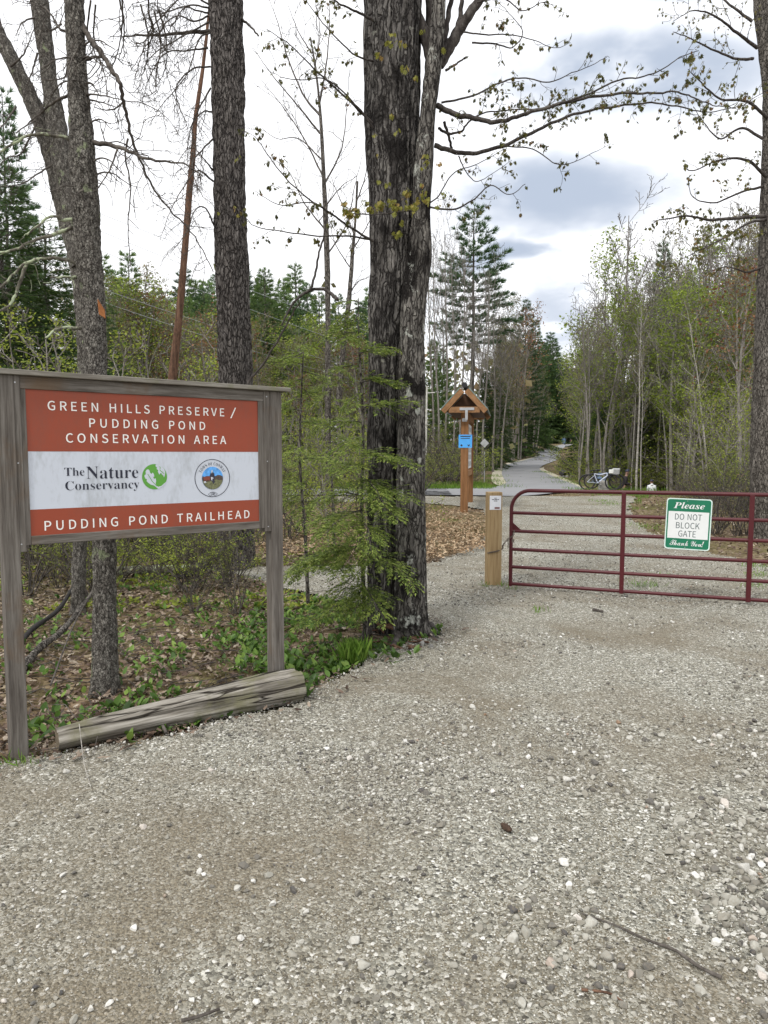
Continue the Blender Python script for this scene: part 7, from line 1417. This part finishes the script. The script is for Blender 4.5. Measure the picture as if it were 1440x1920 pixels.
tag(g.build('stone_block', M['concrete'], cent=True, bevel=.03), 'squat grey stone block standing between the parked bicycles', 'stone')
# culvert end and stones
c = gp(1060, 893) + V(0, 0, .12); root = thing('culvert_pipe', 'dark open culvert pipe with stones in the grassy bank below the path', 'pipe', c); d = unit(V(-.02, -.99, -.10)); g = G(); A = np.linspace(0, 2 * math.pi, 25)[:-1]; e = unit(np.cross(d, vz)); f = np.cross(e, d)
for r_, s in ((.22, 1), (.195, -1)):
    P = np.array([[c + d * l + (e * math.cos(a) + f * math.sin(a)) * r_ for a in A] for l in (-.9, .3)]); k = np.arange(24); q = np.stack([k, (k + 1) % 24, (k + 1) % 24 + 24, k + 24], 1); g.add(P.reshape(-1, 3), q if s > 0 else q[:, ::-1])
g.add(np.array([c - d * .6 + (e * math.cos(a) + f * math.sin(a)) * .195 for a in A]), [list(range(24))], 0, False); g.build('pipe', M['culvert'], root)
g = G(); x = c[0] + rg.uniform(-.6, 2.6, 40); y = c[1] - rg.uniform(-.2, 2.6, 40); stones(g, x, y, rg.uniform(.06, .16, 40), 1, 5); tag(g.build('bank_stones', M['rock']), 'rough stones scattered round the culvert mouth', 'stones', kind='stuff')

# ------------------------------------------------------------------ people
def skin(verts, edges, name, mat, parent, sub=1):
    me = bpy.data.meshes.new(name); me.from_pydata([tuple(np.asarray(v[:3], float)) for v in verts], edges, []); o = bpy.data.objects.new(name, me); COL.objects.link(o); o.parent = parent; me.materials.append(mat)
    m = o.modifiers.new('skin', 'SKIN'); m.use_smooth_shade = True
    for i, v in enumerate(verts): me.skin_vertices[0].data[i].radius = (v[3], v[4] if len(v) > 4 else v[3]); 
    me.skin_vertices[0].data[0].use_root = True
    s = o.modifiers.new('sub', 'SUBSURF'); s.levels = sub; s.render_levels = sub; return o
def person(label, loc, yaw, H, top_m, leg_m, head_m, lean=0.0, arms='bent', hood=False):
    root = thing('person', label, 'person', loc); root.rotation_euler = (0, 0, yaw); k = H / 1.75; ln = lambda z: -lean * max(0, z - .95)     # faces local -y
    S = lambda x, y, z, r, r2=None: (x * k, (y + ln(z)) * k, z * k, r * k, (r2 or r) * k)
    hand = {'bent': ((.21, -.02, 1.12), (.10, -.26, 1.10)), 'down': ((.24, .02, 1.13), (.25, -.03, .86))}[arms]
    v = [S(0, 0, .95, .13, .10), S(0, 0, 1.15, .13, .10), S(0, .0, 1.36, .15, .10), S(0, 0, 1.47, .065), S(0, -.01, 1.55, .06), S(0, -.015, 1.64, .095, .10), S(0, -.01, 1.72, .06)]
    e = [(i, i + 1) for i in range(6)]
    for s in (-1, 1):
        b = len(v); v += [S(s * .19, 0, 1.40, .06), S(s * hand[0][0], hand[0][1], hand[0][2], .045), S(s * hand[1][0], hand[1][1], hand[1][2], .032), S(s * hand[1][0], hand[1][1] - .06, hand[1][2] - .05, .036, .02)]; e += [(2, b), (b, b + 1), (b + 1, b + 2), (b + 2, b + 3)]
        b = len(v); v += [S(s * .095, 0, .88, .09), S(s * .10, -.03, .49, .06), S(s * .10, .02, .09, .042), S(s * .105, -.13, .04, .04, .03)]; e += [(0, b), (b, b + 1), (b + 1, b + 2), (b + 2, b + 3)]
    skin(v, e, 'body', M['skin'], root, 2)
    t = [S(0, 0, .90, .155, .125), S(0, 0, 1.15, .155, .125), S(0, 0, 1.36, .17, .125), S(0, 0, 1.47, .085)]; te = [(0, 1), (1, 2), (2, 3)]
    for s in (-1, 1): b = len(t); t += [S(s * .195, 0, 1.40, .078), S(s * hand[0][0], hand[0][1], hand[0][2], .064), S(s * hand[1][0], hand[1][1], hand[1][2], .052)]; te += [(2, b), (b, b + 1), (b + 1, b + 2)]
    if hood: b = len(t); t += [S(0, .06, 1.50, .10), S(0, .07, 1.42, .09)]; te += [(3, b), (b, b + 1)]
    skin(t, te, 'jacket', M[top_m], root, 2)
    l = [S(0, 0, .96, .15, .12), S(0, 0, .88, .14, .12)]; le = [(0, 1)]
    for s in (-1, 1): b = len(l); l += [S(s * .10, 0, .78, .10), S(s * .10, -.03, .49, .078), S(s * .10, .02, .12, .06)]; le += [(1, b), (b, b + 1), (b + 1, b + 2)]
    skin(l, le, 'trousers', M[leg_m], root, 2)
    V0, F0 = ico(3); hv = V0[:]; hv = hv * V(.108, .125, .10); m_ = (hv[F0].mean(1)[:, 2] > -.012); g = G(); g.add(hv * k + np.array(root.location) + V(0, -.012 + ln(1.68), 1.70) * k, F0[m_]); h = g.build('helmet', M[head_m], root)
    # face: eyes, nose, mouth
    g = G(); q = lambda x, y, z: np.array(root.location) + V(x, y + ln(1.63) - .11, z) * k; V1, F1 = ico(1)
    for s in (-1, 1): g.add(V1 * .010 * k + q(s * .033, .012, 1.655), F1)
    g.add(V1 * V(.025, .006, .005) * k + q(0, .012, 1.585), F1); g.build('face', M['hair'], root); g = G(); g.add(V1 * V(.013, .018, .022) * k + q(0, .0, 1.62), F1)
    for s in (-1, 1): g.add(V1 * V(.012, .022, .032) * k + q(s * .098, .115, 1.63), F1)
    g.build('nose', M['skin'], root); return root
Yp = 36.; xp = (1169 - CX) / F * Yp; person('cyclist in black jacket and dark helmet standing in the ditch beyond the bicycles', (xp, Yp, ground(xp, Yp)), math.radians(75), 1.86, 'jacket', 'trouser', 'helmet', .22)
Yp = 34.6; xp = (1222 - CX) / F * Yp; person('child in white hooded top and dark helmet seen over the gate rail', (xp, Yp, ground(xp, Yp)), math.radians(170), 1.42, 'hoodie', 'trouser', 'helmet', .02, 'down', True)
Yp = 236.; 
for px, lb_, mt in ((1068, 'tiny distant walker in plum jacket on the far end of the path', 'vest'), (1073, 'tiny distant walker in black on the far end of the path', 'jacket')): xp = (px - CX) / F * Yp; person(lb_, (xp, Yp + (px - 1068) * .4, ground(xp, Yp)), .4, 1.65, mt, 'trouser', 'helmet', 0, 'down')
# far cabin toilet
c = at(1057, 832, 244); z = float(ground(c[0], 244)); root = thing('portable_toilet', 'dark blue portable toilet cabin with white roof at the far end of the path', 'toilet', (c[0], 244, z)); g = G(); box(g, V(c[0] - .55, 243.5, z), V(1.1, 0, 0), V(0, 1.1, 0), V(0, 0, 2.0)); g.build('cabin', M['toilet'], root, bevel=.04)
g = G(); box(g, V(c[0] - .35, 243.46, z + .1), V(.7, 0, 0), V(0, .04, 0), V(0, 0, 1.8)); box(g, V(c[0] + .2, 243.44, z + 1.0), V(.08, 0, 0), V(0, .02, 0), V(0, 0, .1)); g.build('door', M['bike_blue'], root)
g = G(); A = np.linspace(0, math.pi, 9); P = [[V(c[0] - .62 * math.cos(a), yy, z + 2.0 + .28 * math.sin(a)) for a in A] for yy in (243.42, 244.68)]; g.add(np.array(P).reshape(-1, 3), np.stack([np.arange(8), np.arange(8) + 1, np.arange(8) + 10, np.arange(8) + 9], 1)); g.add(np.array(P[0]), [list(range(9))], 0, False); g.add(np.array(P[1]), [list(range(9))[::-1]], 0, False); g.build('roof', M['toilet_roof'], root)
